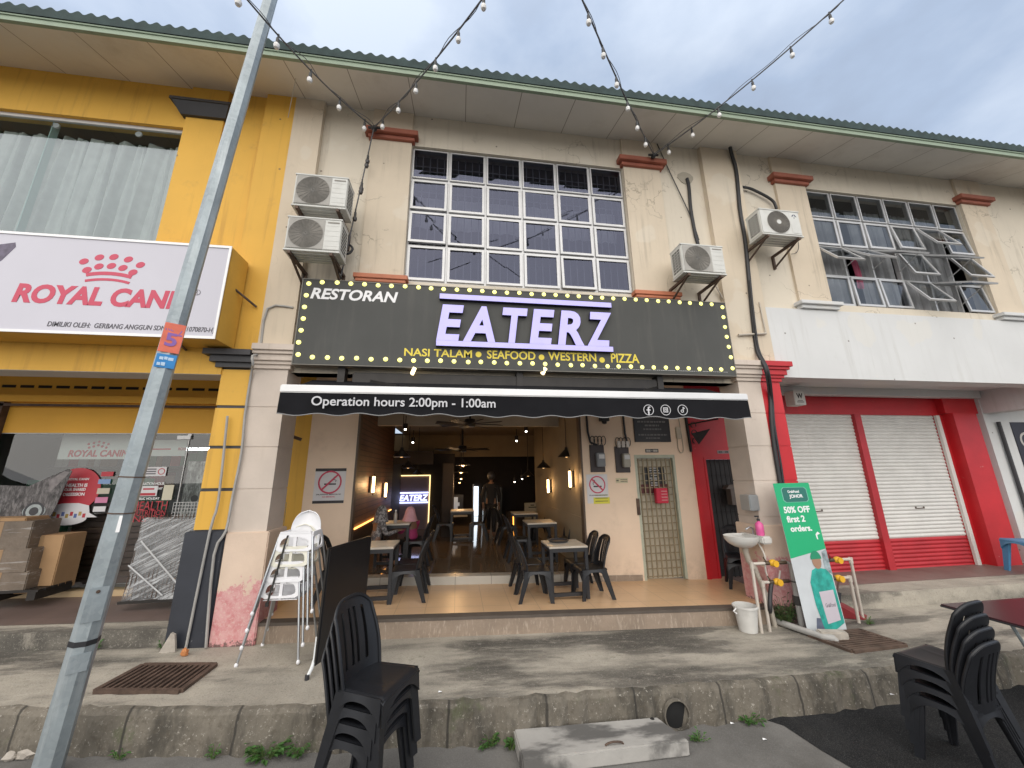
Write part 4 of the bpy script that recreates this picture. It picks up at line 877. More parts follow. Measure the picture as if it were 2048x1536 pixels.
# electric meter boxes
for k, (px, py0, py1, lab) in enumerate(((1194, 890, 944, 'left black electricity meter board with pale dial above no smoking poster'), (1244, 893, 945, 'right black electricity meter board with cream meter beside grille door'))):
    a, c = oy(px-16, py0, WY), oy(px+16, py1, WY); o = thing('electricity_meter', lab, 'meter', ((a.x+c.x)/2, WY, c.z), 'electricity meters by the grille door')
    m = MB(); m.box(a.x, c.x, WY-.03, WY, c.z, a.z); m.build('board', M('meter_board', (.035, .025, .025), .5) if k == 0 else bpy.data.materials['meter_board'], o, bevel=.005)
    cx = (a.x+c.x)/2; m = MB(); m.box(cx-.02 if k else cx-.045, c.x-.02, WY-.12, WY-.03, c.z+.10, c.z+.36); m.build('meter_case', M('meter_case', (.16, .17, .18), .4) if k == 0 else M('meter_case_pale', (.32, .3, .25), .5), o, bevel=.012)
    m = MB(); m.box(cx+.0, c.x-.035, WY-.123, WY-.12, c.z+.25, c.z+.33); m.build('dial', M('dial_white', (.5, .5, .5), .3, var=0) if k == 0 else bpy.data.materials['dial_white'], o)
    if k:
        m = MB()
        for i in range(3): MB().box(a.x+.05+i*.09, a.x+.11+i*.09, WY-.07, WY-.03, a.z-.02, a.z+.10).build('fuse', offw, o)
    m = MB()
    for i in range(4):
        t = .06+i*.075; P = [Vector((a.x+t+.05*math.cos(q_), WY-.03-.02*math.sin(q_*.5), a.z+.08+.09*math.sin(q_))) for q_ in [R_(-70+j*28) for j in range(12)]]; m.tube(P, .008, 5)
    m.build('wire_loops', lead, o)
    m = MB(); tx = a.x-.03 if k == 0 else c.x-.06; m.tube([(tx, WY-.03, 3.6), (tx+.01, WY-.03, a.z+.25), (tx+.05, WY-.03, a.z+.05), (cx, WY-.03, a.z)], .022, 6); m.build('supply_cable', lead, o)
# black notice board above the grille door, house number plates, small items
def plaque(name, label, cat, px0, py0, px1, py1, Y, m_, t=.012, lines=None, lm=None, group=None, txt=None, tb=None):
    a, c = oy(px0, py0, Y), oy(px1, py1, Y); o = thing(name, label, cat, ((a.x+c.x)/2, Y, c.z), group)
    m = MB(); m.box(a.x, c.x, Y-t, Y, c.z, a.z); m.build('plate', m_, o, bevel=.002)
    W, H = c.x-a.x, a.z-c.z
    if lines:
        m = MB(); rr = random.Random(len(label))
        for (v, u0, u1, hh) in lines:
            u = u0
            while u < u1:
                wd = rr.uniform(.03, .09); m.box(a.x+u*W, a.x+min(u+wd, u1)*W, Y-t-.002, Y-t, c.z+v*H, c.z+(v+hh)*H); u += wd+.022
        m.build('lines_of_print', lm, o)
    if txt: text('lettering', txt, (0, Y-t, 0), XF, ZF, NF, a.x+W*tb[0], a.x+W*tb[1], c.z+H*tb[2], c.z+H*tb[3], lm, o, depth=.002, bold=.02)
    return o
grey_l = M('faded_print', (.16, .16, .16), .7, var=0)
blk_s = M('black_board', (.015, .016, .02), .5, var=.1)
plaque('notice_board', 'black notice board with faded print above the cream grille door', 'sign', 1264, 822, 1341, 884, WY-.002, blk_s, .03, [(.78, .15, .85, .05), (.62, .1, .9, .05), (.5, .3, .7, .05), (.38, .25, .75, .05), (.2, .1, .9, .05), (.1, .3, .7, .04)], grey_l)
plaque('number_plate', 'dark house number plate above the cream grille door', 'number plate', 1290, 898, 1317, 905, WY-.002, black_p, .006, [(.2, .08, .4, .6), (.4, .44, .56, .2), (.2, .6, .92, .6)], M('plate_digits', (.5, .47, .42), .6, var=0), 'house number plates')
plaque('number_plate', 'pale house number plate on red wall above the dark door', 'number plate', 1434, 901, 1459, 907, WY-.002, M('plate_grey', (.32, .28, .27), .5), .006, [(.2, .1, .4, .6), (.4, .45, .57, .2), (.2, .62, .9, .6)], black_p, 'house number plates')
plaque('sticker', 'small cream sticker with black print below right meter board', 'sticker', 1231, 956, 1256, 966, WY-.002, M('sticker_cream', (.6, .53, .35), .6), .002, [(.6, .4, .95, .12), (.25, .4, .95, .12), (.35, .05, .25, .3)], black_p)
m = MB(); q = oy(1206, 838, WY); m.box(q.x-.09, q.x+.09, WY-.1, WY, q.z-.05, q.z+.12); m.lathe([(.05, 0), (.04, -.05), (.0001, -.06)], (q.x, WY-.06, q.z-.05), 12); tag(m.build('junction_box', dark_m, None), 'small black junction box under the awning above left meter', 'junction box')
o = thing('door_intercom', 'slim cream intercom with looped cord between notice board and red wall', 'intercom', tuple(oy(1356, 880, WY)))
q = oy(1355, 866, WY); m = MB(); m.box(q.x-.05, q.x+.05, WY-.05, WY, q.z-.12, q.z+.12); m.build('body', M('intercom_cream', (.5, .44, .34), .5), o, bevel=.012); cable('cord', None, [(q.x-.03, WY-.02, q.z-.12), (q.x-.04, WY-.03, q.z-.32), (q.x+.02, WY-.03, q.z-.4), (q.x+.07, WY-.03, q.z-.3), (q.x+.06, WY-.02, q.z+.1), (q.x+.04, WY-.02, q.z+.5)], .008, M('cord_beige', (.4, .35, .27), .6), o)
# ornate bracket with black wedge flag
o = thing('sign_bracket', 'ornate black iron bracket with tilted wedge plate against red wall', 'bracket', tuple(oy(1376, 900, WY-.02)))
q = oy(1374, 862, WY-.02); m = MB(); m.tube([(q.x, WY-.03, q.z+.3), (q.x+.03, WY-.03, q.z-.42)], .03, 6)
for s_ in range(3): ring(m, (q.x+.13, WY-.05, q.z+.12-.16*s_), XF, ZF, NF, .05, .014, .014, 18, 0, R_(-30), R_(250))
m.tube([(q.x, WY-.03, q.z+.12), (q.x+.2, WY-.25, q.z+.16), (q.x+.45, WY-.4, q.z+.2)], .016, 6); m.build('scrolls', dark_m, o)
m = MB(); p = oy(1395, 872, WY-.35); m.prism([(-.12, .05), (.28, .14), (.0, -.16)], p, XF, ZF, NF, .02); m.build('wedge_plate', dark_m, o)
# cream grille door
o = thing('grille_door', 'rusty cream steel grille door with peeling notices and red box', 'door', ((GX0+GX1)/2, WY, FLO+G(3.8)))
gz0 = FLO+G(3.87)
gm = M('cream_grille_paint', (.26, .21, .13), .55, var=.15, vs=8, grime=(6, .5, .75, .7), gcol=(.2, .13, .07))
m = MB(); m.box(GX0, GX0+.05, WY+.0, WY+.1, gz0, GZ1); m.box(GX1-.05, GX1, WY, WY+.1, gz0, GZ1); m.box(GX0+.05, GX1-.05, WY, WY+.1, GZ1-.06, GZ1); m.build('frame', M('mint_frame', (.40, .42, .33), .6, var=.15, vs=5), o)
m = MB()
nb = 8
for i in range(nb): x = GX0+.09+(GX1-GX0-.18)*i/(nb-1); m.box(x-.011, x+.011, WY+.02, WY+.04, gz0+.04, GZ1-.07)
for j in range(17): z = gz0+.06+(GZ1-gz0-.16)*j/16; m.box(GX0+.06, GX1-.06, WY+.041, WY+.053, z-.009, z+.009)
m.build('bars', gm, o)
m = MB(); m.box(GX0+.05, GX1-.05, WY+.12, WY+.135, gz0, GZ1-.06); m.build('inner_door', M('inner_door_paint', (.58, .53, .42), .6, var=.1, vs=3, grime=(3, .45, .75, .5), gcol=(.2, .15, .09)), o)
a, c = oy(1288, 933, WY+.02), oy(1334, 978, WY+.02); m = MB(); m.box(a.x, c.x, WY+.055, WY+.06, c.z, a.z); nb_ = m.build('notice', blk_s, o)
m = MB(); rr = random.Random(5)
for v in (.15, .25, .38, .46, .58, .68, .8, .9): m.box(a.x+.1+rr.uniform(0, .05), c.x-.1-rr.uniform(0, .05), WY+.052, WY+.055, c.z+(a.z-c.z)*v, c.z+(a.z-c.z)*(v+.045))
m.build('notice_print', M('notice_white', (.5, .5, .5), .6, var=0), nb_)
a, c = oy(1283, 969, WY), oy(1340, 986, WY); m = MB(); m.box(a.x, c.x, WY+.054, WY+.0595, c.z, a.z); m.build('notice', M('dark_red_notice', (.09, .02, .02), .6), o)
m = MB(); q = oy(1276, 1010, WY); m.box(q.x-.03, q.x+.03, WY-.02, WY+.04, q.z-.18, q.z+.12); m.build('lock_box', rust_m, o)
q = oy(1322, 990, WY-.03); o2 = thing('mail_box', 'bright red letter box with white strips hung on the grille door', 'letter box', (q.x, WY-.03, q.z-.15), 'letter boxes')
m = MB(); m.box(q.x-.12, q.x+.12, WY-.08, WY+.015, q.z-.15, q.z+.13); m.build('body', M('letter_red', (.5, .02, .05), .4), o2, bevel=.008); m = MB()
for k in range(4): m.box(q.x-.02, q.x+.1, WY-.084, WY-.08, q.z-.1+k*.055, q.z-.085+k*.055)
m.build('strips', M('letter_strip', (.55, .3, .3), .6, var=0), o2)
q = oy(1476, 990, WY-.05); o2 = thing('mail_box', 'dark brown letter box with pale label on the dark stair door', 'letter box', (q.x, WY-.05, q.z-.15), 'letter boxes')
m = MB(); m.box(q.x-.2, q.x+.16, WY-.12, WY+.02, q.z-.18, q.z+.12); m.prism([(-.3, .12), (.18, .12), (.1, .2), (-.22, .2)], (q.x, WY+.0, q.z), XF, ZF, NF, .13); m.build('body', M('brown_box', (.1, .08, .065), .5), o2); m = MB(); m.box(q.x-.06, q.x+.06, WY-.124, WY-.12, q.z-.09, q.z-.05); m.build('label', white_t, o2)
# red frame alarm box of right shop, CO poster, blue chair wall etc
q = oy(1591, 797, 1.1); o = thing('alarm_box', 'white square alarm box with dark W above left roller shutter', 'alarm box', (q.x, 1.1, q.z-.14))
m = MB(); m.box(q.x-.13, q.x+.13, 1.0, 1.22, q.z-.15, q.z+.15); m.build('case', ac_w, o, bevel=.008); text('lettering', 'W', (0, 1.0, 0), XF, ZF, NF, q.x-.07, q.x+.07, q.z-.02, q.z+.09, dark_m, o, depth=.002, bold=.03); m = MB(); m.box(q.x-.08, q.x+.08, .998, 1.0, q.z-.1, q.z-.085); m.box(q.x-.06, q.x+.06, .998, 1.0, q.z-.065, q.z-.055); m.build('small_print', dark_m, o)
o = thing('food_poster', 'dark menu poster with pale lettering on the far right wall', 'poster', (13.6, 1.28, 1.0))
a = oy(1998, 832, 1.29); m = MB(); m.box(12.62, 15.5, 1.285, 1.299, .9, 3.35); m.build('sheet', M('poster_dark', (.02, .018, .03), .5, var=.2), o)
text('lettering', 'CO', (0, 1.285, 0), XF, ZF, NF, 12.74, 13.5, 2.75, 3.12, M('chalk_white', (.5, .48, .45), .7, var=.1), o)
m = MB(); m.prism([(x*1.6, z) for x, z in disc(.2, 18)], (13.25, 1.285, 2.35), XF, ZF, NF, .003); m.prism([(x*1.3, z) for x, z in disc(.3, 18)], (13.3, 1.285, 1.7), XF, ZF, NF, .003); m.build('food_print', M('food_gold', (.45, .27, .08), .6, var=.35, vs=9), o)

# ------------------------------------------------------------------ left shop: posters on the glass and goods in front
GY = 1.53
def sheet(name, label, cat, px0, py0, px1, py1, m_, Y=GY, group=None):
    a, c = oy(px0, py0, Y), oy(px1, py1, Y); o = thing(name, label, cat, ((a.x+c.x)/2, Y, c.z), group)
    m = MB(); m.box(a.x, c.x, Y-.004, Y, c.z, a.z); m.build('sheet', m_, o); return o, a.x, c.x, c.z, a.z
pw = bpy.data.materials['poster_paper']; redp = M('red_print', (.42, .03, .045), .5, var=.05); wcl = M('grey_white_board', (.55, .57, .56), .5, var=.05)
o, x0, x1, z0, z1 = sheet('shop_poster', 'pale board with red crown and lettering inside glass, behind the lamp pole', 'poster', 128, 868, 268, 918, wcl, 2.0)
text('lettering', 'ROYAL CANIN', (0, 1.996, 0), XF, ZF, NF, x0+.15, x1-.1, z0+.04, z0+.16, redp, o, bold=.04, shear=.1)
m = MB()
for i in range(5): m.prism(disc(.022, 10), (x0+.42+i*.075, 1.996, z0+.30-.02*abs(i-2)), XF, ZF, NF, .003); m.prism(disc(.022, 10), (x0+.44+i*.065, 1.996, z0+.24-.02*abs(i-2)), XF, ZF, NF, .003)
m.build('crown', redp, o)
o, x0, x1, z0, z1 = sheet('shop_poster', 'wide white board with tiny red lettering inside glass right of pole', 'poster', 283, 880, 370, 912, wcl, 2.0)
text('lettering', 'ROYAL CANIN', (0, 1.996, 0), XF, ZF, NF, x0+.62, x0+.98, z0+.1, z0+.15, redp, o, bold=.03); m = MB(); m.box(x0+.1, x0+.5, 1.994, 1.996, z0+.11, z0+.135); m.build('red_line', redp, o)
# round red balloon shaped sticker
q = oy(150, 980, GY-.006); o = thing('shop_sticker', 'round red sticker with white lettering over a strip of product pictures', 'sticker', (q.x, GY-.006, q.z-.45))
m = MB(); m.prism([(x*.98, z*.95-.0) for x, z in disc(.36, 36)], q, XF, ZF, NF, .003); m.build('red_disc', redp, o)
qs = q-Vector((.02, 0, .37)); m = MB(); m.prism([(-.42, -.05), (.42, -.05), (.3, .02), (.27, .13), (.12, .17), (-.1, .17), (-.26, .13), (-.3, .02)], qs, XF, ZF, NF, .005); m.prism([(x*.28, z*.1-.06) for x, z in disc(1, 24)], qs, XF, ZF, NF, .0055); m.build('picture_strip', pw, o)
m = MB(); rr = random.Random(4); cols = []
for i in range(9):
    m.box(qs.x-.25+i*.058, qs.x-.21+i*.058, GY-.0135, GY-.0115, qs.z-.05+.03*(i % 2), qs.z+.01+.03*(i % 2), i % 3)
m.build('product_pictures', [M('print_blue', (.1, .15, .35), .5, var=0), M('print_gold', (.4, .28, .08), .5, var=0), redp], o)
text('lettering', 'ROYAL CANIN', (0, GY-.009, 0), XF, ZF, NF, q.x-.13, q.x+.16, q.z+.15, q.z+.185, white_t, o, bold=.02)
text('lettering', 'HEALTH IS', (0, GY-.009, 0), XF, ZF, NF, q.x-.13, q.x+.16, q.z+.045, q.z+.10, white_t, o, bold=.03)
text('lettering', 'OUR SHARED', (0, GY-.009, 0), XF, ZF, NF, q.x-.14, q.x+.15, q.z-.015, q.z+.03, white_t, o, bold=.03)
text('lettering', 'OBSESSION', (0, GY-.009, 0), XF, ZF, NF, q.x-.15, q.x+.15, q.z-.09, q.z-.04, white_t, o, bold=.03)
o, x0, x1, z0, z1 = sheet('shop_sticker', 'white sticker with grey print and red no-entry ring on the glass', 'sticker', 290, 934, 331, 952, pw, GY-.006)
m = MB(); ring(m, (x1-.07, GY-.01, (z0+z1)/2), XF, ZF, NF, .04, .012, .002, 20); m.build('ring', redp, o); m = MB()
for v in (.2, .45, .7): m.box(x0+.03, x1-.15, GY-.012, GY-.01, z0+(z1-z0)*v, z0+(z1-z0)*(v+.12))
m.build('print', gryl, o)
for s_, p0, p1 in (('OPERATION HOUR', (275, 965), (329, 970)), ('MONDAY - SUNDAY', (277, 975), (325, 979)), ('PUBLIC HOLIDAY', (272, 995), (319, 999))):
    a, c = oy(*p0, GY), oy(*p1, GY); tag(text('glass_lettering', s_, (0, GY-.003, 0), XF, ZF, NF, a.x, c.x, c.z, a.z, white_t, None, depth=.002, bold=.02), 'white line of opening hours on the shop glass reading %s' % s_.lower(), 'lettering', 'opening hours on the glass')
for s_, p0, p1 in (('HEALTH', (268, 1003), (333, 1019)), ('NUTRITION', (265, 1021), (330, 1030)), ('INSIDE', (262, 1032), (327, 1043))):
    a, c = oy(*p0, GY), oy(*p1, GY); tag(text('glass_lettering', s_, (0, GY-.003, 0), XF, ZF, NF, a.x, c.x, c.z, a.z, redp, None, depth=.002, bold=.0), 'red slogan on the shop glass reading %s' % s_.lower(), 'lettering', 'red slogan on the glass')
o, x0, x1, z0, z1 = sheet('shop_sticker', 'white square sticker with red bar over the opening hours', 'sticker', 281, 972, 313, 992, pw, GY-.008)
m = MB(); m.box(x0+.02, x1-.02, GY-.014, GY-.012, z0+.01, z0+.05); m.box(x0+.05, x1-.05, GY-.014, GY-.012, z0+.10, z0+.125); m.build('red_bar', redp, o)
o, x0, x1, z0, z1 = sheet('shop_sticker', 'narrow cream sticker right of the opening hours', 'sticker', 329, 970, 343, 1000, M('cream_paper', (.55, .52, .4), .6), GY-.006)
for i, (px, py, ww, hh, cm, lab) in enumerate(((215, 948, 11, 9, redp, 'small red sticker topmost beside the lamp pole'), (209, 963, 11, 9, M('blue_paper', (.2, .3, .5), .6), 'small blue sticker beside the lamp pole'), (207, 982, 11, 11, M('cream_paper2', (.5, .45, .36), .6), 'small cream sticker beside the lamp pole'), (203, 1000, 11, 11, M('pink_paper', (.55, .2, .33), .6), 'small pink sticker beside the lamp pole'), (199, 1018, 11, 10, pw, 'small white sticker lowest beside the lamp pole'))):
    sheet('shop_sticker', lab, 'sticker', px-ww, py-hh/2, px+ww, py+hh/2, cm, GY-.006)
# cat and dog pictures
def fur(name, base): return M(name, base, .7, var=.55, vs=7, fn=lambda t, c: t.mix(t.ramp(t.noise(1, 6, .7, stretch=(26, 3, 9)), .42, .66), c, tuple(min(1, x*2.6) for x in base)))
furd = fur('tabby_print', (.075, .07, .07)); furl = fur('pale_fur_print', (.2, .2, .2))
q = oy(20, 1000, 1.35); o = thing('cat_poster', 'photo cut-out of a grey tabby cat face peering over boxes', 'poster', (q.x, 1.35, q.z-.3))
m = MB(); m.prism([(-1.2, -.45), (.52, -.45), (.62, -.15), (.72, .42), (.66, .45), (.38, .3), (.2, .2), (-.2, .22), (-.45, .3), (-.8, .5), (-1.2, .5)], q, XF, ZF, NF, .01); m.build('face', furd, o)
m = MB()
for ex in (-.22, .36): m.prism([(x*.15, z*.10) for x, z in disc(1, 24)], q+Vector((ex, -.01, -.17)), XF, ZF, NF, .002)
m.build('eye', M('eye_print', (.32, .36, .36), .3, var=.2, vs=20), o); m = MB()
for ex in (-.22, .36): m = MB(); m.prism(disc(.06, 20), q+Vector((ex, -.012, -.17)), XF, ZF, NF, .002); m.build('pupil', black_p, o); m = MB(); ring(m, q+Vector((ex, -.0115, -.17)), XF, ZF, NF, .105, .03, .002, 24); m.build('eye_rim', black_p, o)
m = MB(); m.prism([(.5, .1), (.7, .4), (.62, .42), (.45, .28)], q+Vector((0, -.01, 0)), XF, ZF, NF, .002); m.build('ear', M('ear_grey', (.22, .2, .2), .7, var=.3, vs=15), o)
q = oy(418, 985, 2.1); o = thing('dog_poster', 'grey photo poster of a pale pet behind the right shop glass', 'poster', (q.x, 2.1, q.z-.75))
m = MB(); m.box(q.x-.42, q.x+.5, 2.1, 2.11, q.z-.75, q.z+.55); m.build('sheet', furl, o)
m = MB(); m.prism([(.0, .15), (.1, .35), (.3, .5), (.5, .55), (.5, .1), (.25, -.05), (.05, .0)], (q.x, 2.1, q.z), XF, ZF, NF, .003); m.build('dark_ear', furd, o)
m = MB(); m.prism(disc(.06, 18), (q.x-.22, 2.1, q.z-.1), XF, ZF, NF, .003); m.prism([(-.08, -.5), (.12, -.42), (.16, -.3), (-.04, -.28)], (q.x, 2.1, q.z), XF, ZF, NF, .003); m.build('eye_and_nose', black_p, o)
# cartons and wrapped goods
card = M('cardboard', (.36, .22, .11), .8, var=.1, vs=3); wrap = M('wrapped_carton', (.17, .135, .105), .25, var=.25, vs=3, bump=.6, bs=14, fn=lambda t, c: t.mix(t.ramp(t.noise(1, 6, .7, stretch=(1.5, 6, 22)), .55, .68, 0, .7), c, (.4, .38, .36)))
def carton(px0, py0, px1, py1, Y, dep, m_, lab, flaps=False):
    a, c = oy(px0, py0, Y), oy(px1, py1, Y); o = thing('carton', lab, 'carton', ((a.x+c.x)/2, Y+dep/2, c.z), 'cartons in front of the pet shop')
    m = MB(); m.box(a.x, c.x, Y, Y+dep, c.z, a.z); m.build('box', m_, o, bevel=.01)
    m = MB(); m.box((a.x+c.x)/2-.03, (a.x+c.x)/2+.03, Y-.002, Y, c.z+.005, a.z-.005); m.build('tape', M('brown_tape', (.3, .19, .1), .35) if 'brown_tape' not in bpy.data.materials else bpy.data.materials['brown_tape'], o)
    if flaps:
        m = MB(); m.quad((a.x, Y, a.z), (c.x, Y, a.z), (c.x, Y-.12, a.z+.03), (a.x, Y-.12, a.z+.03)); m.build('flap', m_, o)
    return o
carton(-60, 1045, 52, 1100, .95, .4, wrap, 'film-wrapped carton, topmost of the far left stack'); carton(-60, 1101, 50, 1146, .93, .45, wrap, 'film-wrapped carton, middle of the far left stack'); carton(-60, 1147, 46, 1186, .93, .45, wrap, 'film-wrapped carton, lowest of the far left stack')
carton(40, 1072, 100, 1185, 1.1, .35, card, 'plain brown upright carton beside the wrapped stack'); carton(-60, 1038, 50, 1044, 1.02, .35, card, 'flat brown carton lying on top of the wrapped stack')
o = thing('pallet', 'dark pallet under the film-wrapped cartons at far left', 'pallet', tuple(oy(0, 1196, .9))); q = oy(0, 1196, .9); m = MB()
for k in range(5): m.box(q.x-.6, q.x+.42, .9+k*.1, .96+k*.1, q.z+.05, q.z+.08)
for k in range(3): m.box(q.x-.6+k*.45, q.x-.5+k*.45, .9, 1.4, q.z-.05, q.z+.05)
m.build('boards', dark_m, o)
# stack of brown rolls with green net behind the pole
grn = M('green_net', (.015, .10, .05), .7, var=.3, vs=12); brn = M('brown_slats', (.12, .075, .065), .55, var=.25, vs=6)
a, c = oy(150, 1015, 1.85), oy(262, 1168, 1.85); o = thing('slat_stack', 'tall stack of brown slatted trays behind glass by the pole', 'trays', ((a.x+c.x)/2, 1.85, c.z))
m = MB()
for k in range(13):
    z = c.z+.02+(a.z-c.z-.05)*k/12; m.box(a.x+.01*(k % 2), c.x-.012*(k % 3), 1.85, 2.15, z, z+.085)
m.build('slats', brn, o, bevel=.01); m = MB(); m.box(a.x, a.x+.03, 1.82, 1.85, c.z, a.z-.3); m.box(a.x, c.x, 1.82, 1.85, c.z-.02, c.z+.02); m.build('frame', steel_w, o)
q = oy(135, 1100, 2.3); a, c = oy(60, 960, 2.3), oy(262, 1160, 2.3); mb = MB(); mb.grid(lambda u, v: (a.x+(c.x-a.x)*u, 2.3+.06*math.sin(u*23+v*4), c.z+(a.z-c.z)*v), 50, 6); tag(mb.build('green_sheet', grn, None, smooth=True), 'dark green sheet hanging inside the pet shop glass', 'sheet')
# film-wrapped wire cages
film = M('stretch_film', (.25, .255, .26), .18, var=.5, vs=4, bump=1, bs=9, fn=lambda t, c: t.mix(t.ramp(t.noise(1, 7, .72, stretch=(9, 6, 14)), .46, .56), c, (.035, .035, .04)), grime=(8, .6, .66, .7), gcol=(.55, .55, .57))
film2 = bpy.data.materials.new('clear_stretch_film'); film2.use_nodes = True; t_ = NT(film2); p_ = t_.n['Principled BSDF']; p_.inputs['Base Color'].default_value = (.47, .48, .49, 1); p_.inputs['Roughness'].default_value = .22
_mp = t_.new('ShaderNodeMapping'); _mp.inputs['Rotation'].default_value = (0, R_(28), 0); t_.l.new(t_.pos(), _mp.inputs[0])
_a = t_.ramp(t_.noise(1, 6, .7, vec=_mp.outputs[0], stretch=(2.2, 6, 34)), .46, .64, .22, .9); _b = t_.ramp(t_.noise(3, 6, .7), .5, .7, 0, .5)
t_.l.new(t_.math('MAXIMUM', _a, t_.math('MULTIPLY', _b, t_.ramp(t_.noise(30, 4, .7), .4, .6))), p_.inputs['Alpha']); t_.bump(t_.noise(1, 5, .6, vec=_mp.outputs[0], stretch=(3, 6, 22)), .9, .02)
a, c = oy(277, 1037, .75), oy(372, 1196, .75); o = thing('wire_cage', 'flat-packed wire cages wrapped in glossy stretch film leaning on black column foot', 'cage', ((a.x+c.x)/2, .85, c.z))
m = MB(); rr = random.Random(8)
m.grid(lambda u, v: (a.x+(c.x-a.x)*u+.02*math.sin(v*9), .75+.012*math.sin(u*17+v*5)+.016*math.sin(u*5-v*21)+.1*v, c.z+(a.z-c.z)*v), 40, 40); m.box(a.x+.02, c.x-.01, .79, .80, c.z+.02, a.z-.02)
m.build('film', film2, o, smooth=True)
m = MB(); m.box(a.x+.03, c.x-.02, .88, .90, c.z+.02, a.z-.02); m.build('dark_panel', dark_m, o)
m = MB()
for i in range(17): x = a.x+(c.x-a.x)*i/16; m.bar((x, .77, c.z+.02), (x, .85, a.z+.04), .007)
for j in range(13): z = c.z+(a.z-c.z)*j/12; m.bar((a.x, .77+.1*j/12, z), (c.x, .77+.1*j/12, z), .006)
m.build('wires', rust_m, o); m = MB(); m.tube([(a.x+.1, .735, a.z-.3), (a.x+.7, .735, c.z+.15)], .012, 5); m.tube([(a.x, .75, c.z+.45), (a.x+.5, .74, c.z+.05)], .01, 5); m.build('twisted_film', M('film_twist', (.5, .51, .52), .2), o)
m = MB(); m.box(a.x-.02, c.x, .72, .95, c.z-.03, c.z); m.build('base_board', dark_m, o)
a, c = oy(348, 1005, 1.1), oy(410, 1062, 1.1); o = thing('wire_cage', 'open wire cage standing behind the film-wrapped cages', 'cage', ((a.x+c.x)/2, 1.1, c.z)); m = MB()
for i in range(13): x = a.x+(c.x-a.x)*i/12; m.bar((x, 1.1, c.z), (x, 1.1, a.z), .006)
for j in range(10): z = c.z+(a.z-c.z)*j/9; m.bar((a.x, 1.105, z), (c.x, 1.105, z), .006)
m.build('mesh_panel', alu, o)
m = MB(); q = oy(412, 898, 3.6); m.tube([(q.x-.7, 3.6, q.z), (q.x+.45, 3.6, q.z)], .03, 8); tag(m.build('tube_light', emis('tube_white', (.9, .97, 1), 5), None), 'lit white tube light inside the pet shop', 'lamp')
m = MB()                                             # shelves deep inside
for k in range(5): m.box(-9.3, -5.6, 4.6, 5.2, .55+k*.5, .6+k*.5)
m.box(-9.3, -5.6, 5.2, 5.25, .5, 2.9); sh_ = m.build('shop_shelf', shop_d, None)
m = MB(); rr = random.Random(31)
for k in range(5):
    x = -9.2
    while x < -5.7:
        w_ = rr.uniform(.1, .22); m.box(x, x+w_-.012, 4.62, 5.0, .605+k*.5, .605+k*.5+rr.uniform(.2, .38), rr.randrange(5)); x += w_
pr_ = m.build('products', [M('pack_red', (.3, .03, .04), .5, var=.15), M('pack_green', (.03, .14, .07), .5, var=.15), M('pack_white', (.4, .4, .38), .5, var=.1), M('pack_brown', (.16, .09, .05), .5, var=.15), M('pack_dark', (.03, .03, .04), .5, var=.1)], sh_); pr_['kind'] = 'stuff'
tag(sh_, 'dark shelving deep inside the pet shop', 'shelf')
o = thing('wire_basket', 'wire basket holding an orange cup, fixed to the column by yellow wall', 'basket', tuple(oy(550, 1060, .6))); a, c = oy(532, 1006, .7), oy(566, 1062, .7); m = MB()
for i in range(6): x = a.x+(c.x-a.x)*i/5; m.bar((x, .7, c.z), (x, .7, a.z), .006)
for j in range(7): z = c.z+(a.z-c.z)*j/6; m.bar((a.x, .7, z), (c.x, .7, z), .006)
m.build('mesh', M('basket_wire', (.35, .3, .22), .5), o); q = oy(532, 1053, .55); o = thing('drink_cup', 'orange drink cup with straw on the column ledge', 'cup', (q.x, .52, q.z)); m = MB(); m.lathe([(.03, 0), (.045, .13), (.04, .13)], (q.x, .5, q.z-.01), 14); m.build('cup', M('orange_drink', (.6, .2, .1), .25), o); m = MB(); m.tube([(q.x, .5, q.z+.05), (q.x+.07, .47, q.z+.24)], .006, 6); m.build('straw', white_t, o)
# ------------------------------------------------------------------ lamp pole
o = thing('lamp_pole', 'tall octagonal galvanised lamp pole leaning slightly in front of yellow shop', 'lamp pole', (-3.10, -1.47, ROAD+G(-3.1)))
PB, PT = Vector((-3.165, -1.47, .0)), Vector((-2.60, -1.45, 9.6))
def pax(z): return PB+(PT-PB)*(z/9.6)
def prad(z): return .094-.0024*z
mb = MB(); zs = [.02, .3, .9, 1.6, 2.48, 2.5, 4, 6, 8, 9.6]
mb.tube([pax(z) for z in zs], [prad(z) for z in zs], 8); mb.build('shaft', galv, o)
for z, hh, m_ in ((.99, .02, black_p), (2.34, .006, galv), (2.02, .006, galv)):
    m = MB(); m.tube([pax(z-hh), pax(z+hh)], prad(z)+.004, 8); m.build('strap', lead if m_ is black_p else rust_m, o)
def pole_plate(z0, z1, w_, m_, name, off=.0):
    c = pax((z0+z1)/2); d = Vector((CAM.x-c.x, CAM.y-c.y, 0)).normalized(); s_ = Vector((-d.y, d.x, 0)); r = prad(z0)*.965
    m = MB(); m.obox(c+d*r+s_*off, s_*w_/2, Vector((PT-PB)).normalized()*(z1-z0)/2, d*.004); return m.build(name, m_, o, bevel=.002), c+d*(r+.005)+s_*off, s_, d
lab_, c_, s_, d_ = pole_plate(1.15, 1.42, .12, galv, 'hatch'); m = MB(); m.lathe([(.014, 0), (.014, .012), (.0001, .014)], c_+Vector((.0, 0, .1)), 8, 0, s_, (0, 0, 1), d_); m.build('lock', rust_m, lab_)
pole_plate(.78, .92, .12, galv, 'hatch')
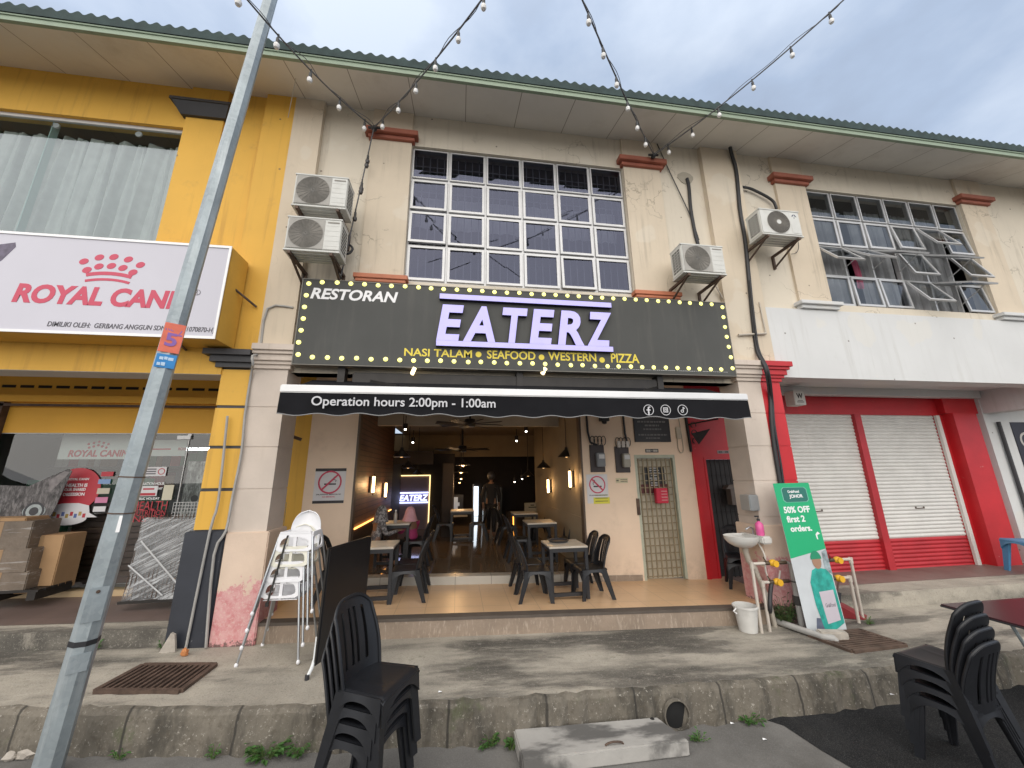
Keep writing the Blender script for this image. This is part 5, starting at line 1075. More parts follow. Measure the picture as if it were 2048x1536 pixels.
st, c_, s_, d_ = pole_plate(3.55, 3.86, .16, M('orange_sticker', (.75, .17, .1), .5, var=.12, vs=9), 'sticker'); text('digits', '5', c_, s_, (0, 0, 1), d_, -.05, .04, -.09, .05, M('violet_ink', (.25, .12, .4), .5, var=0), st, depth=.002, bold=.03); text('digits', '2', c_, s_, (0, 0, 1), d_, .03, .07, .03, .12, bpy.data.materials['violet_ink'], st, depth=.002); text('digits', 'RE', c_, s_, (0, 0, 1), d_, -.06, .0, .07, .13, bpy.data.materials['violet_ink'], st, depth=.002)
st, c_, s_, d_ = pole_plate(3.39, 3.53, .15, M('blue_sticker', (.03, .25, .6), .5, var=.08, vs=9), 'sticker'); bpm = M('pale_blue_print', (.5, .65, .8), .5, var=0)
for u0, u1, v0, v1 in ((-.05, -.02, .01, .04), (-.015, .01, .015, .045), (.015, .055, .01, .04), (-.06, -.035, -.05, -.02), (-.03, .0, -.05, -.015)): MB().obox(c_+s_*(u0+u1)/2+Vector((0, 0, (v0+v1)/2)), s_*(u1-u0)/2, (0, 0, (v1-v0)/2), d_*.002).build('blurred_print', bpm, st)
m = MB(); z = 2.15; c = pax(z); d = Vector((CAM.x-c.x, CAM.y-c.y, 0)).normalized(); m.obox(pax(1.93)+d*prad(1.9)*.96, (.02, 0, 0), (0, 0, .07), d*.003); m.build('torn_label', white_t, o)
# broken concrete bits at the foot
conc = M('broken_concrete', (.42, .38, .33), .9, var=.2, vs=9, bump=.5)
rr = random.Random(12)
def rock(label, px, py, lvl, r, m_=conc, name='concrete_chunk', sc_=(1, .8, .55)):
    p = og(px, py, lvl); bm = bmesh.new(); bmesh.ops.create_icosphere(bm, subdivisions=2, radius=r)
    for v in bm.verts: v.co *= rr.uniform(.78, 1.15); v.co = Vector((v.co.x*sc_[0], v.co.y*sc_[1], v.co.z*sc_[2]+r*sc_[2]*.7))
    me = bpy.data.meshes.new(name); bm.to_mesh(me); bm.free(); me.materials.append(m_); q = link(name, me, None, p); q.rotation_euler = (0, 0, rr.uniform(0, 6)); return tag(q, label, 'rubble')
rock('pale broken concrete chunk at the foot of lamp pole', 60, 1512, ROAD, .09); rock('orange brick fragment lying before black column foot', 368, 1311, PAV, .055, M('brick_bit', (.5, .2, .07), .8, var=.2), 'brick_fragment', (1, .7, .8))
rock('second pale chunk left of the lamp pole foot', 20, 1518, ROAD, .06)
o = thing('concrete_shard', 'grey slab shard leaning on the black column foot', 'rubble', tuple(og(340, 1300, PAV))); p = og(340, 1300, PAV); m = MB(); m.prism([(-.07, 0), (.1, 0), (.06, .18), (.02, .2)], p+Vector((0, -.04, 0)), XF, ZF, NF, .03); m.build('shard', conc, o)

# ------------------------------------------------------------------ gratings, slab
def grating(label, corners, lvl, n, along):
    P = [og(*c, lvl)+Vector((0, 0, .004)) for c in corners]; c0 = sum(P, Vector())/4
    o = thing('drain_grating', label, 'drain grating', tuple(c0), 'drain gratings in the pavement')
    f = lambda u, v: P[0]*(1-u)*(1-v)+P[1]*u*(1-v)+P[2]*u*v+P[3]*(1-u)*v
    m = MB(); m.add([f(0, 0), f(1, 0), f(1, 1), f(0, 1)], [(0, 1, 2, 3)]); m.build('pit', M('pit_dark', (.012, .011, .01), .95, var=0) if 'pit_dark' not in bpy.data.materials else bpy.data.materials['pit_dark'], o)
    m = MB(); up = Vector((0, 0, .012))
    for a, b in (((0, 0), (1, 0)), ((1, 0), (1, 1)), ((1, 1), (0, 1)), ((0, 1), (0, 0))): m.bar(f(*a)+up, f(*b)+up, .05, .03)
    m.build('frame', rust_m, o); m = MB()
    for i in range(1, n):
        t = i/n; a, b = (f(t, .02), f(t, .98)) if along else (f(.02, t), f(.98, t)); m.bar(a+up, b+up, .026, .028)
    m.build('bars', rust_m, o); return o
grating('rusty drain grating in the pavement right of lamp pole', ((190, 1386), (360, 1386), (430, 1333), (285, 1334)), PAV, 13, True)
grating('rusty drain grating in the pavement beside the green banner', ((1706, 1306), (1812, 1293), (1722, 1263), (1618, 1273)), PAV, 10, False)
P = [og(1043, 1536, ROAD), og(1379, 1506, ROAD)]
o = thing('concrete_slab', 'thick pale concrete drain cover slab against the kerb', 'slab', tuple((P[0]+P[1])/2))
a, b = og(1045, 1555, ROAD+.0), og(1382, 1513, ROAD+.0); dx = (b-a); m = MB(); c0 = Vector((a.x, a.y, ROAD+G(a.x))); c1 = Vector((b.x, b.y, ROAD+G(b.x)))
kx0, kx1 = oy(1027, 1450, -1.50), oy(1316, 1430, -1.50); bk0 = Vector((kx0.x, kerb_y(kx0.x)-.04, ROAD+G(kx0.x))); bk1 = Vector((kx1.x, kerb_y(kx1.x)-.04, ROAD+G(kx1.x))); h = Vector((0, 0, .12))
m.add([c0, c1, bk1, bk0, c0+h, c1+h, bk1+h, bk0+h], [(0, 3, 2, 1), (4, 5, 6, 7), (0, 1, 5, 4), (1, 2, 6, 5), (2, 3, 7, 6), (3, 0, 4, 7)]); m.build('slab', slab_m, o, bevel=.012)
m = MB(); f = lambda u, v: (c0*(1-u)+c1*u)*(1-v)+(bk0*(1-u)+bk1*u)*v+h
hp = []
for k in range(9): t = math.pi*k/8; hp.append(f(.55+.055*math.cos(t), .12)+Vector((0, 0, .022*math.sin(t)+.002)))
m.tube(hp, .008, 6); m.build('lifting_ring', rust_m, o)
m = MB(); m.lathe([(.022, 0), (.0001, .001)], f(.95, .93)+Vector((0, 0, .0015)), 12); m.build('lifting_hole', bpy.data.materials['pit_dark'], o)

# ------------------------------------------------------------------ plastic chairs
def solid(o, t):
    bm = bmesh.new(); bm.from_mesh(o.data); bmesh.ops.recalc_face_normals(bm, faces=bm.faces); bmesh.ops.solidify(bm, geom=list(bm.faces), thickness=t)
    for f in bm.faces: f.smooth = True
    for e in bm.edges:
        if len(e.link_faces) == 2 and e.calc_face_angle(0) > .8: e.smooth = False
    bm.to_mesh(o.data); bm.free(); return o
def make_chair(m_=chair_m, name='plastic_chair'):
    o = thing(name, 'x', 'chair')
    def seat(u, v):
        x = (u-.5)*(.40+.05*v); y = -.20+.43*v
        r = max(0, abs(u-.5)*2-.86)/.14; fr = max(0, v-.9)/.1
        return (x, y, .435-.012*math.sin(math.pi*v)*(1-(2*u-1)**2)-.012*r*r-.022*fr*fr-.003*(1 if int(u*22) % 2 and .12 < u < .88 and .1 < v < .85 else 0))
    s = MB().grid(seat, 22, 16).build('seat', m_, o, smooth=True); solid(s, .014)
    m = MB()                                          # apron under the seat with arches between the legs
    for sx in (-1, 1):
        m.grid(lambda u, v: (sx*(.203+.022*u+.01*v), -.19+.40*u, .43-v*(.035+.10*abs(2*u-1)**2.5)), 14, 3)
    m.grid(lambda u, v: ((u-.5)*.44, .222+.012*v, .42-v*(.03+.10*abs(2*u-1)**2.5)), 14, 3); m.grid(lambda u, v: ((u-.5)*.41, -.19-.014*v, .43-v*(.04+.09*abs(2*u-1)**2.5)), 14, 3)
    s = m.build('apron', m_, o, smooth=True); solid(s, .012)
    def bk(u, v):
        w_ = .195+.012*math.sin(math.pi*min(1, v*1.1))-.0*v; top = .465*(1-.16*abs(2*u-1)**3.2)
        s_ = 2*u-1; zz = top*v
        return (s_*w_, -.195-.13*v+.018*math.sin(math.pi*v)+.055*abs(s_)**2.6, .425+zz)
    m = MB(); m.grid(bk, 15, 14, 0, lambda i, j: i in (3, 6, 8, 11) and 2 <= j <= 11)
    s = m.build('backrest', m_, o, smooth=True); solid(s, .011)
    m = MB(); ed = [bk(0, v/10) for v in range(11)]+[bk(u/15, 1) for u in range(1, 15)]+[bk(1, 1-v/10) for v in range(11)]
    m.tube([Vector(e)+Vector((0, .004, 0)) for e in ed], .0125, 7); m.build('back_rim', m_, o, smooth=True)
    for sx in (-1, 1):
        for (ty, by, bx) in ((.19, .235, .238), (-.17, -.285, .235)):
            m = MB(); t = Vector((sx*.205, ty, .425)); b = Vector((sx*bx, by, 0)); k = 6; sy = 1 if ty > 0 else -1
            def sec(q, wa, wb): return [q+Vector((sx*.0, 0, 0))+Vector((-sx*wa, 0, 0)), q+Vector((sx*.012, 0, 0))+Vector((0, sy*.012, 0)), q+Vector((0, -sy*wb, 0)), q+Vector((-sx*.016, -sy*wb, 0)), q+Vector((-sx*.018, -sy*.016, 0)), q+Vector((-sx*wa, -sy*.018, 0))]
            pr = []
            for i in range(k+1):
                f = i/k; pr.append(sec(t+(b-t)*f, .07-.03*f, .085-.04*f))
            vs = [p for r_ in pr for p in r_]; n_ = 6
            fs = [(i*n_+j, i*n_+(j+1) % n_, (i+1)*n_+(j+1) % n_, (i+1)*n_+j) for i in range(k) for j in range(n_)]+[tuple(range(n_)), tuple(range(k*n_, k*n_+n_))]
            m.add(vs, fs); lg = m.build('leg', m_, o)
            bm = bmesh.new(); bm.from_mesh(lg.data); bmesh.ops.recalc_face_normals(bm, faces=bm.faces); bm.to_mesh(lg.data); bm.free()
    return o
ch0 = make_chair()
ch_used = False
def chair(loc, rz, label, group, src=None, s=1.0):
    global ch_used
    if not ch_used: ch_used = True; c = ch0; c.location = loc; c.rotation_euler = (0, 0, rz); c['label'] = label; c['group'] = group
    else: c = dup(ch0, loc, rz, label, group)
    c.scale = (s, s, s); return c
# left stack, in front of the folded table
CS = 1.2
LSX, LSY, LSR = -.66, -1.99, R_(-115)
fw = Vector((-math.sin(LSR), math.cos(LSR), 0))
for k in range(4):
    p = Vector((LSX, LSY, ROAD+G(LSX)+.004))+fw*(.022*CS*k)+Vector((0, 0, .083*CS*k))
    c = chair(p, LSR, 'black plastic chair, %s of left stack on the street' % ('lowest', 'second from the bottom', 'second from the top', 'topmost')[k], 'left stack of black plastic chairs', s=CS); c.rotation_euler = (R_(0), 0, LSR); c.scale = (CS*.93, CS*.84, CS)
RSX, RSY, RSR = 4.45, -2.24, R_(11)
fw = Vector((-math.sin(RSR), math.cos(RSR), 0))
for k in range(4):
    p = Vector((RSX, RSY, ROAD+G(RSX)+.008))+fw*(.010*CS*k)+Vector((0, 0, .083*CS*k))
    chair(p, RSR, 'black plastic chair, %s of right stack on the street' % ('lowest', 'second from the bottom', 'second from the top', 'topmost')[k], 'right stack of black plastic chairs', s=CS).scale = (CS*.96, CS*.84, CS)

# ------------------------------------------------------------------ dining tables
def make_table(m_top=wood_t, hgt=.76, w_=.62, d=.62, name='dining_table'):
    o = thing(name, 'x', 'table')
    m = MB(); m.box(-w_/2, w_/2, -d/2, d/2, hgt-.028, hgt); m.build('tabletop', m_top, o, bevel=.004)
    m = MB()
    for sy in (-1, 1): m.box(-w_/2+.045, w_/2-.045, sy*(d/2-.03)-.02, sy*(d/2-.03)+.02, hgt-.085, hgt-.029)
    for sx in (-1, 1): m.box(sx*(w_/2-.03)-.019, sx*(w_/2-.03)+.019, -d/2+.05, d/2-.05, hgt-.084, hgt-.0295)
    m.build('frame', dark_t, o)
    for sx in (-1, 1):
        for sy in (-1, 1): m = MB(); m.box(sx*(w_/2-.028)-.025, sx*(w_/2-.028)+.025, sy*(d/2-.028)-.025, sy*(d/2-.028)+.025, 0, hgt-.0285); m.build('leg', dark_t, o, bevel=.003)
    for ya, yb in ((-d/2+.008, -d/2+.048), (d/2-.048, d/2-.008)): MB().box(-w_/2+.055, w_/2-.055, ya, yb, .05, .1).build('foot_rail', dark_t, o)
    return o
dark_t = M('black_table_frame', (.022, .022, .025), .45, var=.1)
tb0 = make_table()
tb_used = False
def table(loc, rz, label, group='dining tables'):
    global tb_used
    if not tb_used: tb_used = True; tb0.location = loc; tb0.rotation_euler = (0, 0, rz); tb0['label'] = label; tb0['group'] = group; return tb0
    return dup(tb0, loc, rz, label, group)
def fl(x, y): return Vector((x, y, FLO+G(x)))
def fi(x, y): return Vector((x, y, FLO+.13+G(x)))
TR = Vector((1.75, .84, FLO+G(1.69))); TL = Vector((-1.22, .86, FLO+G(-1.22)))
table(TR, 0, 'pale-topped black dining table right of the opening, a black tray on it'); table(TL, 0, 'pale-topped black dining table half hidden by the folded black table')
WG = 'chairs at the walkway tables'
chair(fl(1.22, .64), R_(-92), 'black plastic chair at left front of the right walkway table', WG); chair(fl(1.20, 1.12), R_(-88), 'black plastic chair behind the left front chair at right walkway table', WG)
chair(fl(2.14, .70), R_(92), 'black plastic chair at right front of the right walkway table, by the wall', WG); chair(fl(2.12, 1.16), R_(89), 'black plastic chair farther back at right walkway table', WG)
chair(fl(-.72, .80), R_(92), 'black plastic chair at right of the left walkway table', WG); chair(fl(-.70, 1.25), R_(90), 'black plastic chair behind it at the left walkway table', WG); chair(fl(-1.72, .85), R_(-90), 'black plastic chair at left of the left walkway table', WG)
o = thing('tray', 'round black serving tray lying on the right walkway table', 'tray', (TR.x-.05, TR.y+.12, TR.z+.76)); m = MB(); m.lathe([(.0001, .0), (.15, .0), (.175, .03), (.165, .03), (.145, .01), (.0001, .008)], (TR.x-.05, TR.y+.12, TR.z+.762), 28); m.build('dish', black_p, o)
IG = 'chairs inside the dining hall'; ITG = 'dining tables inside the hall'
rs = random.Random(21)
spots = [(1.75, 2.7, 'first inside the hall by the right wall'), (1.75, 4.6, 'second inside the hall by the right wall'), (-1.2, 2.5, 'first inside the hall by the slat wall'), (.15, 5.2, 'standing alone mid hall')]
for x, y, lab in spots:
    table(fi(x, y), 0, 'pale-topped black table %s' % lab, ITG)
    for s_, dx, rz, sd in ((-1, -.46, R_(-90), 'left'), (1, .44, R_(90), 'right')):
        if x < -1 and s_ < 0: continue
        chair(fi(x+dx, y+rs.uniform(-.06, .06)), rz+rs.uniform(-.15, .15), 'black chair %s of table %s' % (sd, lab), IG)

# ------------------------------------------------------------------ folded table standing on edge
A0 = og(630, 1352, PAV); top = oy(639, 1098, A0.y); B0 = oy(726, 1268, .02)
o = thing('folding_table', 'black folding table top stood on edge with white bent legs', 'table', (A0.x, A0.y, PAV+G(A0.x)))
u = Vector((B0.x-A0.x, -.02-A0.y, 0)); Lh = u.length; u.normalize(); n = Vector((u.y, -u.x, 0)); lean = Vector((.02, 0, 1)).normalized()
zb = PAV+G(A0.x)+.10; zt = top.z
m = MB(); c0 = A0+u*Lh/2; c0.z = (zb+zt)/2; m.obox(c0, u*Lh/2, lean*(zt-zb)/2, n*.022); m.build('top', M('black_laminate', (.012, .012, .014), .35, var=.1), o, bevel=.008)
m = MB(); m.obox(c0-n*.0, u*(Lh/2+.006), lean*((zt-zb)/2+.006), n*.010); m.build('edge_band', dark_m, o)
for f0, f1, sgn in ((.02, .04, -1), (.30, .28, 1)):
    m = MB(); q = A0+u*Lh*f0-n*.04*0; q.z = zb+.35; g = PAV+G(A0.x)
    m.tube([Vector((q.x, q.y, zb+.25))-n*.03, Vector((q.x, q.y, zb+.05))-n*.035*1, Vector((q.x, q.y, zb-.02))-n*.03+u*sgn*.04, Vector((q.x, q.y, g+.02))-n*.03+u*sgn*.10], .018, 8); lg = m.build('leg', M('white_leg', (.7, .72, .72), .4, var=.03) if 'white_leg' not in bpy.data.materials else bpy.data.materials['white_leg'], o, smooth=True)
    m = MB(); m.lathe([(.022, 0), (.022, .045)], Vector((q.x, q.y, g))-n*.03+u*sgn*.10, 10); m.build('foot', black_p, lg)
# red-topped folding table at the right edge
o = thing('folding_table', 'folding table with dark red top and pale legs at the right edge', 'table', (5.0, -1.75, ROAD+G(5)))
a = oy(1972, 1232, -1.75); m = MB(); zt = a.z; m.box(a.x, a.x+1.3, -2.1, -1.35, zt-.03, zt); m.build('top', M('dark_red_laminate', (.045, .012, .018), .3), o, bevel=.004); m = MB(); m.box(a.x-.004, a.x+1.3, -2.104, -1.346, zt-.032, zt-.014); m.build('edge_band', black_p, o)
for xx, x2 in ((a.x+.2, a.x+.62), (a.x+1.1, a.x+.7)): m = MB(); m.tube([(xx, -1.8, zt-.03), (x2, -1.8, ROAD+G(x2))], .016, 7); m.build('leg', galv, o)

# ------------------------------------------------------------------ stack of white high chairs
def make_high(m_, label):
    o = thing('high_chair', label, 'high chair')
    def frame(o_, u, v, n, W0, W1, H, t, mb):          # panel with a rounded opening
        K = 28; out = []; inn = []
        for i in range(K):
            a = 2*math.pi*i/K; c, s_ = math.cos(a), math.sin(a); k = 1/max(abs(c), abs(s_)); px, pz = c*k, s_*k
            hw = (W0+(W1-W0)*(pz+1)/2)/2; out.append((px*hw, pz*H/2)); e = (abs(c)**3.2+abs(s_)**3.2)**(-1/3.2); inn.append((c*e*(hw-.028), s_*e*(H/2-.03)-.012))
        O = [Vector(o_)+Vector(u)*p[0]+Vector(v)*p[1] for p in out]; I = [Vector(o_)+Vector(u)*p[0]+Vector(v)*p[1] for p in inn]; nn = Vector(n)*t
        vs = O+I+[p+nn for p in O]+[p+nn for p in I]
        fs = []
        for i in range(K):
            j = (i+1) % K; fs += [(i, j, K+j, K+i), (2*K+i, 3*K+i, 3*K+j, 2*K+j), (i, 2*K+i, 2*K+j, j), (K+i, K+j, 3*K+j, 3*K+i)]
        mb.add(vs, fs)
    m = MB(); zc = .60; H = .17
    frame((0, -.165, zc), (1, 0, 0), (0, .10, 1), (0, -1, 0), .40, .34, H, .014, m)
    for sx in (-1, 1): frame((sx*.185, 0, zc), (0, 1, 0), (-sx*.14, 0, 1), (sx, 0, 0), .34, .30, H, .014, m)
    m.box(-.172, .172, -.176, -.14, zc+H/2-.012, zc+H/2+.006); s = m.build('seat_frame', m_, o, smooth=False)
    m = MB(); m.grid(lambda u, v: ((u-.5)*.36, -.16+.31*v, .50-.02*math.sin(math.pi*u)*math.sin(math.pi*v)+.02*max(0, v-.8)*5), 10, 10); s = m.build('seat_pan', m_, o, smooth=True); solid(s, .008)
    m = MB(); m.box(-.016, .016, -.172, -.14, .5, zc+H/2-.01); m.build('crotch_post', m_, o)
    m = MB(); m.grid(lambda u, v: ((2*u-1)*(.178-.004*v)*(math.sqrt(max(0, 1-max(0, (v-.45)/.55)**2.4)) if v > .45 else 1), .155+.05*v-.05*(2*u-1)**2, .51+.36*v), 16, 18); s = m.build('backrest', m_, o, smooth=True); solid(s, .008)
    for sx in (-1, 1):
        for sy in (-1, 1):
            m = MB(); m.tube([(sx*.185, sy*.16, .64), (sx*.305, sy*.285, .02)], .0125, 10); l_ = m.build('leg', chrome, o, smooth=True); m = MB(); m.ball((sx*.308, sy*.288, .018), .02, 10); m.build('foot', hc_w, l_, smooth=True)
    m = MB(); m.grid(lambda u, v: (-.09+.022*u-.04*v, -.185-.012*math.sin(v*3), zc+.06-.19*v), 2, 8); m.box(-.135, -.105, -.2, -.185, zc-.15, zc-.115); s = m.build('strap', strap_m, o)
    return o
FL, FR, BL_ = og(466, 1338, PAV), og(592, 1335, PAV), og(519, 1293, PAV)
hs = (FR-FL).length/.62; rz = math.atan2(FR.y-FL.y, FR.x-FL.x)
ctr = FL+(FR-FL)/2+Vector((-math.sin(rz), math.cos(rz), 0))*.288*hs
proto = {}
for k in range(4):
    m_ = (hc_w, hc_w, hc_y, hc_w)[k]; lab = ('white high chair with dark strap, lowest of the stack on silver legs', 'white high chair, second from the bottom of the stack', 'ivory high chair, second from the top of the stack', 'white high chair with round back, topmost of the stack')[k]
    key = m_.name
    if key in proto: h_ = dup(proto[key], None, None, lab)
    else: h_ = make_high(m_, lab); proto[key] = h_
    h_['group'] = 'stacked high chairs'
    h_.location = Vector((ctr.x, ctr.y, PAV+G(ctr.x)))+Vector((.03*k, 0, .165*k)); h_.rotation_euler = (0, 0, rz); h_.scale = (hs, hs*.85, 1.24)
# ------------------------------------------------------------------ wash basin corner by the right column
cer = M('white_ceramic', (.62, .61, .58), .15, var=.04, vs=8, grime=(7, .55, .8, .3), gcol=(.35, .3, .22))
o = thing('wash_basin', 'white wash basin with chrome tap on the side of cream column', 'basin', (4.4, .08, 1.1))
m = MB(); bz_ = 1.33
def bowl(u, v):
    t = 2*math.pi*u; r = (1.0, 1.02, .98, .80, .50, .16)[min(5, int(v*5+.001))]; z = (0, .025, -.03, -.09, -.14, -.155)[min(5, int(v*5+.001))]
    ex = .30 if math.cos(t) < 0 else .20; return (4.42+math.cos(t)*ex*r, .06+math.sin(t)*.22*r, bz_+z)
m.grid(bowl, 28, 5); m.grid(lambda u, v: (4.42+math.cos(2*math.pi*u)*(.30 if math.cos(2*math.pi*u) < 0 else .2)*(1-.9*v), .06+math.sin(2*math.pi*u)*.22*(1-.9*v), bz_-.002-.10*math.sin(v*math.pi/2)), 28, 6); m.build('bowl', cer, o, smooth=True)
m = MB(); m.box(4.54, 4.70, -.19, .31, bz_-.075, bz_+.035); m.build('back_block', cer, o, bevel=.02)
m = MB(); m.tube([(4.6, .06, bz_+.03), (4.6, .06, bz_+.12), (4.55, .06, bz_+.14), (4.48, .06, bz_+.11)], .014, 8); m.build('tap', chrome, o)
m = MB(); m.tube([(4.42, .06, bz_-.15), (4.42, .06, bz_-.22), (4.44, .05, bz_-.34), (4.50, .02, bz_-.44), (4.55, -.02, bz_-.7), (4.58, -.06, .45), (4.60, -.08, PAV+G(4.6))], [.05, .04, .04, .036, .034, .034, .034], 10); m.build('waste_pipe', M('grey_waste_pipe', (.42, .38, .32), .5, var=.12, vs=6), o, smooth=True)
cable('hose', None, [(4.56, -.06, bz_-.07), (4.6, -.1, bz_-.25), (4.56, -.12, bz_-.45), (4.6, -.14, bz_-.6), (4.72, -.14, bz_-.58), (4.78, -.14, bz_-.45)], .012, M('white_hose', (.6, .57, .52), .5), o)
q = oy(1507, 1037, -.03); q.x, q.y = 4.62, -.06
o = thing('soap_bottle', 'pink liquid soap bottle with black pump standing on the basin edge', 'bottle', (4.62, -.06, bz_+.035)); m = MB(); m.lathe([(.05, 0), (.058, .02), (.058, .15), (.045, .18), (.02, .195), (.02, .21)], (4.62, -.06, bz_+.035), 16); m.build('body', M('pink_soap', (.7, .12, .33), .2, var=.05), o, smooth=True); m = MB(); m.lathe([(.022, .21), (.022, .24), (.006, .245), (.006, .275)], (4.62, -.06, bz_+.035), 10); m.box(4.57, 4.63, -.07, -.05, bz_+.30, bz_+.32); m.build('pump', black_p, o)
o = thing('towel_dispenser', 'grey metal paper dispenser on the inner face of right column', 'dispenser', (4.66, .12, 1.75)); q = oy(1494, 1003, .0); m = MB(); m.box(4.53, 4.698, -.05, .16, q.z-.14, q.z+.1); m.build('case', M('grey_steel', (.4, .42, .43), .3, .5), o, bevel=.012)
# water pipes with yellow valves (two left of the column, two right)
yv = M('yellow_meter', (.75, .42, .03), .35, var=.06); brass = M('dark_brass', (.1, .075, .05), .4, .5)
def standpipe(label, foot, topz, vx, vy, endx, loops):
    f = Vector(foot); o = thing('water_pipe', label, 'water pipe', tuple(f), 'pale water pipes with yellow meters')
    m = MB(); m.tube([f, Vector((f.x, f.y, topz-.03)), Vector((f.x+(.02 if vx > f.x else -.02), f.y, topz)), Vector((vx, vy, topz))], .021, 8); m.build('pipe', pvc, o, smooth=True)
    m = MB(); m.tube([Vector((f.x, f.y, topz-.06)), Vector((f.x, f.y, topz+.025))], .029, 8); m.build('elbow', pvc, o)
    m = MB(); m.ball((vx, vy-.01, topz), .058, 12, 0, (1.1, .9, .85)); m.lathe([(.045, 0), (.045, .02)], (vx, vy-.07, topz), 14, 0, (1, 0, 0), (0, 0, 1), (0, 1, 0)); m.build('meter', yv, o, smooth=True)
    m = MB(); m.tube([Vector((vx-.13, vy, topz)), Vector((vx-.06, vy, topz))], .027, 8); m.tube([Vector((vx+.06, vy, topz)), Vector((endx, vy, topz))], .024, 8); m.bar((vx-.1, vy, topz+.02), (vx-.16, vy-.03, topz+.09), .012); m.build('fittings', brass, o)
    return o
f1, f2 = og(1524, 1266, PAV), og(1540, 1263, PAV)
f1z, f2z = oy(1502, 1128, f1.y).z, oy(1525, 1165, f2.y).z
v1, v2 = oy(1545, 1126, f1.y), oy(1554, 1166, f2.y)
standpipe('tall pale water pipe with higher yellow meter left of column foot', f1, f1z, v1.x, f1.y, v1.x+.22, 0)
standpipe('shorter pale water pipe with lower yellow meter left of column foot', f2, f2z, v2.x, f2.y, v2.x+.2, 0)
f3, f4 = og(1726, 1238, PAV), og(1718, 1246, PAV)
standpipe('tall pale water pipe with yellow meter right of the green banner', f3, oy(1703, 1118, f3.y).z, oy(1673, 1118, f3.y).x, f3.y, oy(1668, 1118, f3.y).x-.1, 0)
standpipe('shorter pale water pipe right of the green banner', f4, oy(1697, 1155, f4.y).z, oy(1676, 1155, f4.y).x, f4.y, oy(1670, 1155, f4.y).x-.1, 0)
o = thing('drain_stack', 'grey vertical pipe with black collar between column and green banner', 'pipe', tuple(og(1605, 1258, PAV))); p = og(1605, 1258, PAV); t_ = oy(1583, 1127, p.y); m = MB(); m.tube([p, Vector((p.x, p.y, t_.z)), Vector((p.x-.12, p.y+.03, t_.z+.02))], .04, 10); m.build('pipe', pipe_g, o, smooth=True); m = MB(); m.tube([Vector((p.x, p.y, PAV+.17)), Vector((p.x, p.y, PAV+.29))], .055, 10); m.tube([Vector((p.x, p.y, t_.z-.25)), Vector((p.x, p.y, t_.z-.23))], .046, 10); m.build('collar', M('black_collar', (.05, .048, .045), .5), o)
a, b = og(1540, 1245, PAV), og(1668, 1285, PAV)
o = thing('floor_pipe', 'long grey waste pipe lying on the pavement toward the grating', 'pipe', tuple((a+b)/2)); m = MB(); m.tube([a+Vector((0, 0, .05)), b+Vector((-.1, .05, .05)), b+Vector((0, 0, .05)), b+Vector((.03, -.01, .0))], .042, 10); m.build('pipe', pipe_g, o, smooth=True); m = MB(); mm = a+(b-a)*.8+Vector((0, 0, .05)); m.tube([mm, mm+(b-a).normalized()*.03], .047, 10); m.build('coupling', M('dark_coupling', (.12, .12, .11), .5), o)
cable('hose', 'thick black hose curving from yellow meter down to the floor pipe', [v2+Vector((-.09, 0, 0)), v2+Vector((-.16, -.02, -.15)), v2+Vector((-.2, -.02, -.35)), Vector((a.x+.02, a.y, a.z+.2)), Vector((a.x, a.y, a.z+.04))], .028, lead, cat='hose')
p = og(1673, 1284, PAV); m = MB(); m.obox(p+Vector((.02, .06, .06)), (.17, -.04, .0), (.02, .06, 0), (0, 0, .05)); tag(m.build('concrete_block', conc, None, bevel=.015), 'pale concrete block lying on the edge of the right grating', 'block')
# bucket
p = og(1497, 1262, PAV); o = thing('bucket', 'dirty white plastic bucket at the step beside water pipes', 'bucket', tuple(p))
m = MB(); m.lathe([(.105, 0), (.115, .005), (.15, .30), (.165, .305), (.165, .325), (.152, .33), (.146, .31), (.108, .02), (.0001, .02)], p, 28); m.build('body', M('bucket_white', (.6, .59, .56), .4, var=.06, vs=7, grime=(5, .5, .75, .4), gcol=(.3, .28, .24)), o, smooth=True); m = MB(); m.lathe([(.0001, .22), (.142, .22)], p, 20); m.build('dirty_water', M('dirty_water', (.03, .02, .02), .1, var=0), o); m = MB(); m.tube([p+Vector((-.16, -.02, .3)), p+Vector((-.21, -.03, .27)), p+Vector((-.17, -.04, .24))], .01, 6); m.build('handle', white_t, o)
# dust pan and broom
p = og(1700, 1240, PAV); o = thing('dustpan', 'dark red dustpan with long brown handle behind the green banner', 'dustpan', tuple(p)); m = MB(); m.add([p+Vector(v) for v in ((-.2, .1, .26), (.22, -.05, .0), (.38, .06, .02), (.0, .2, .24), (-.2, .1, .02), (.0, .2, .02))], [(0, 1, 2, 3), (0, 4, 1), (3, 2, 5), (0, 3, 5, 4)]); m.build('pan', M('pan_red', (.22, .02, .025), .4), o); m = MB(); tt = oy(1678, 1160, p.y+.1); m.tube([p+Vector((-.05, .13, .22)), tt], .014, 7); m.build('handle', M('brown_handle', (.16, .1, .09), .5), o)
m = MB(); m.obox(p+Vector((-.08, .12, .3)), (.1, 0, -.03), (0, .03, 0), (0.02, 0, .07)); m.build('brush', black_p, o)
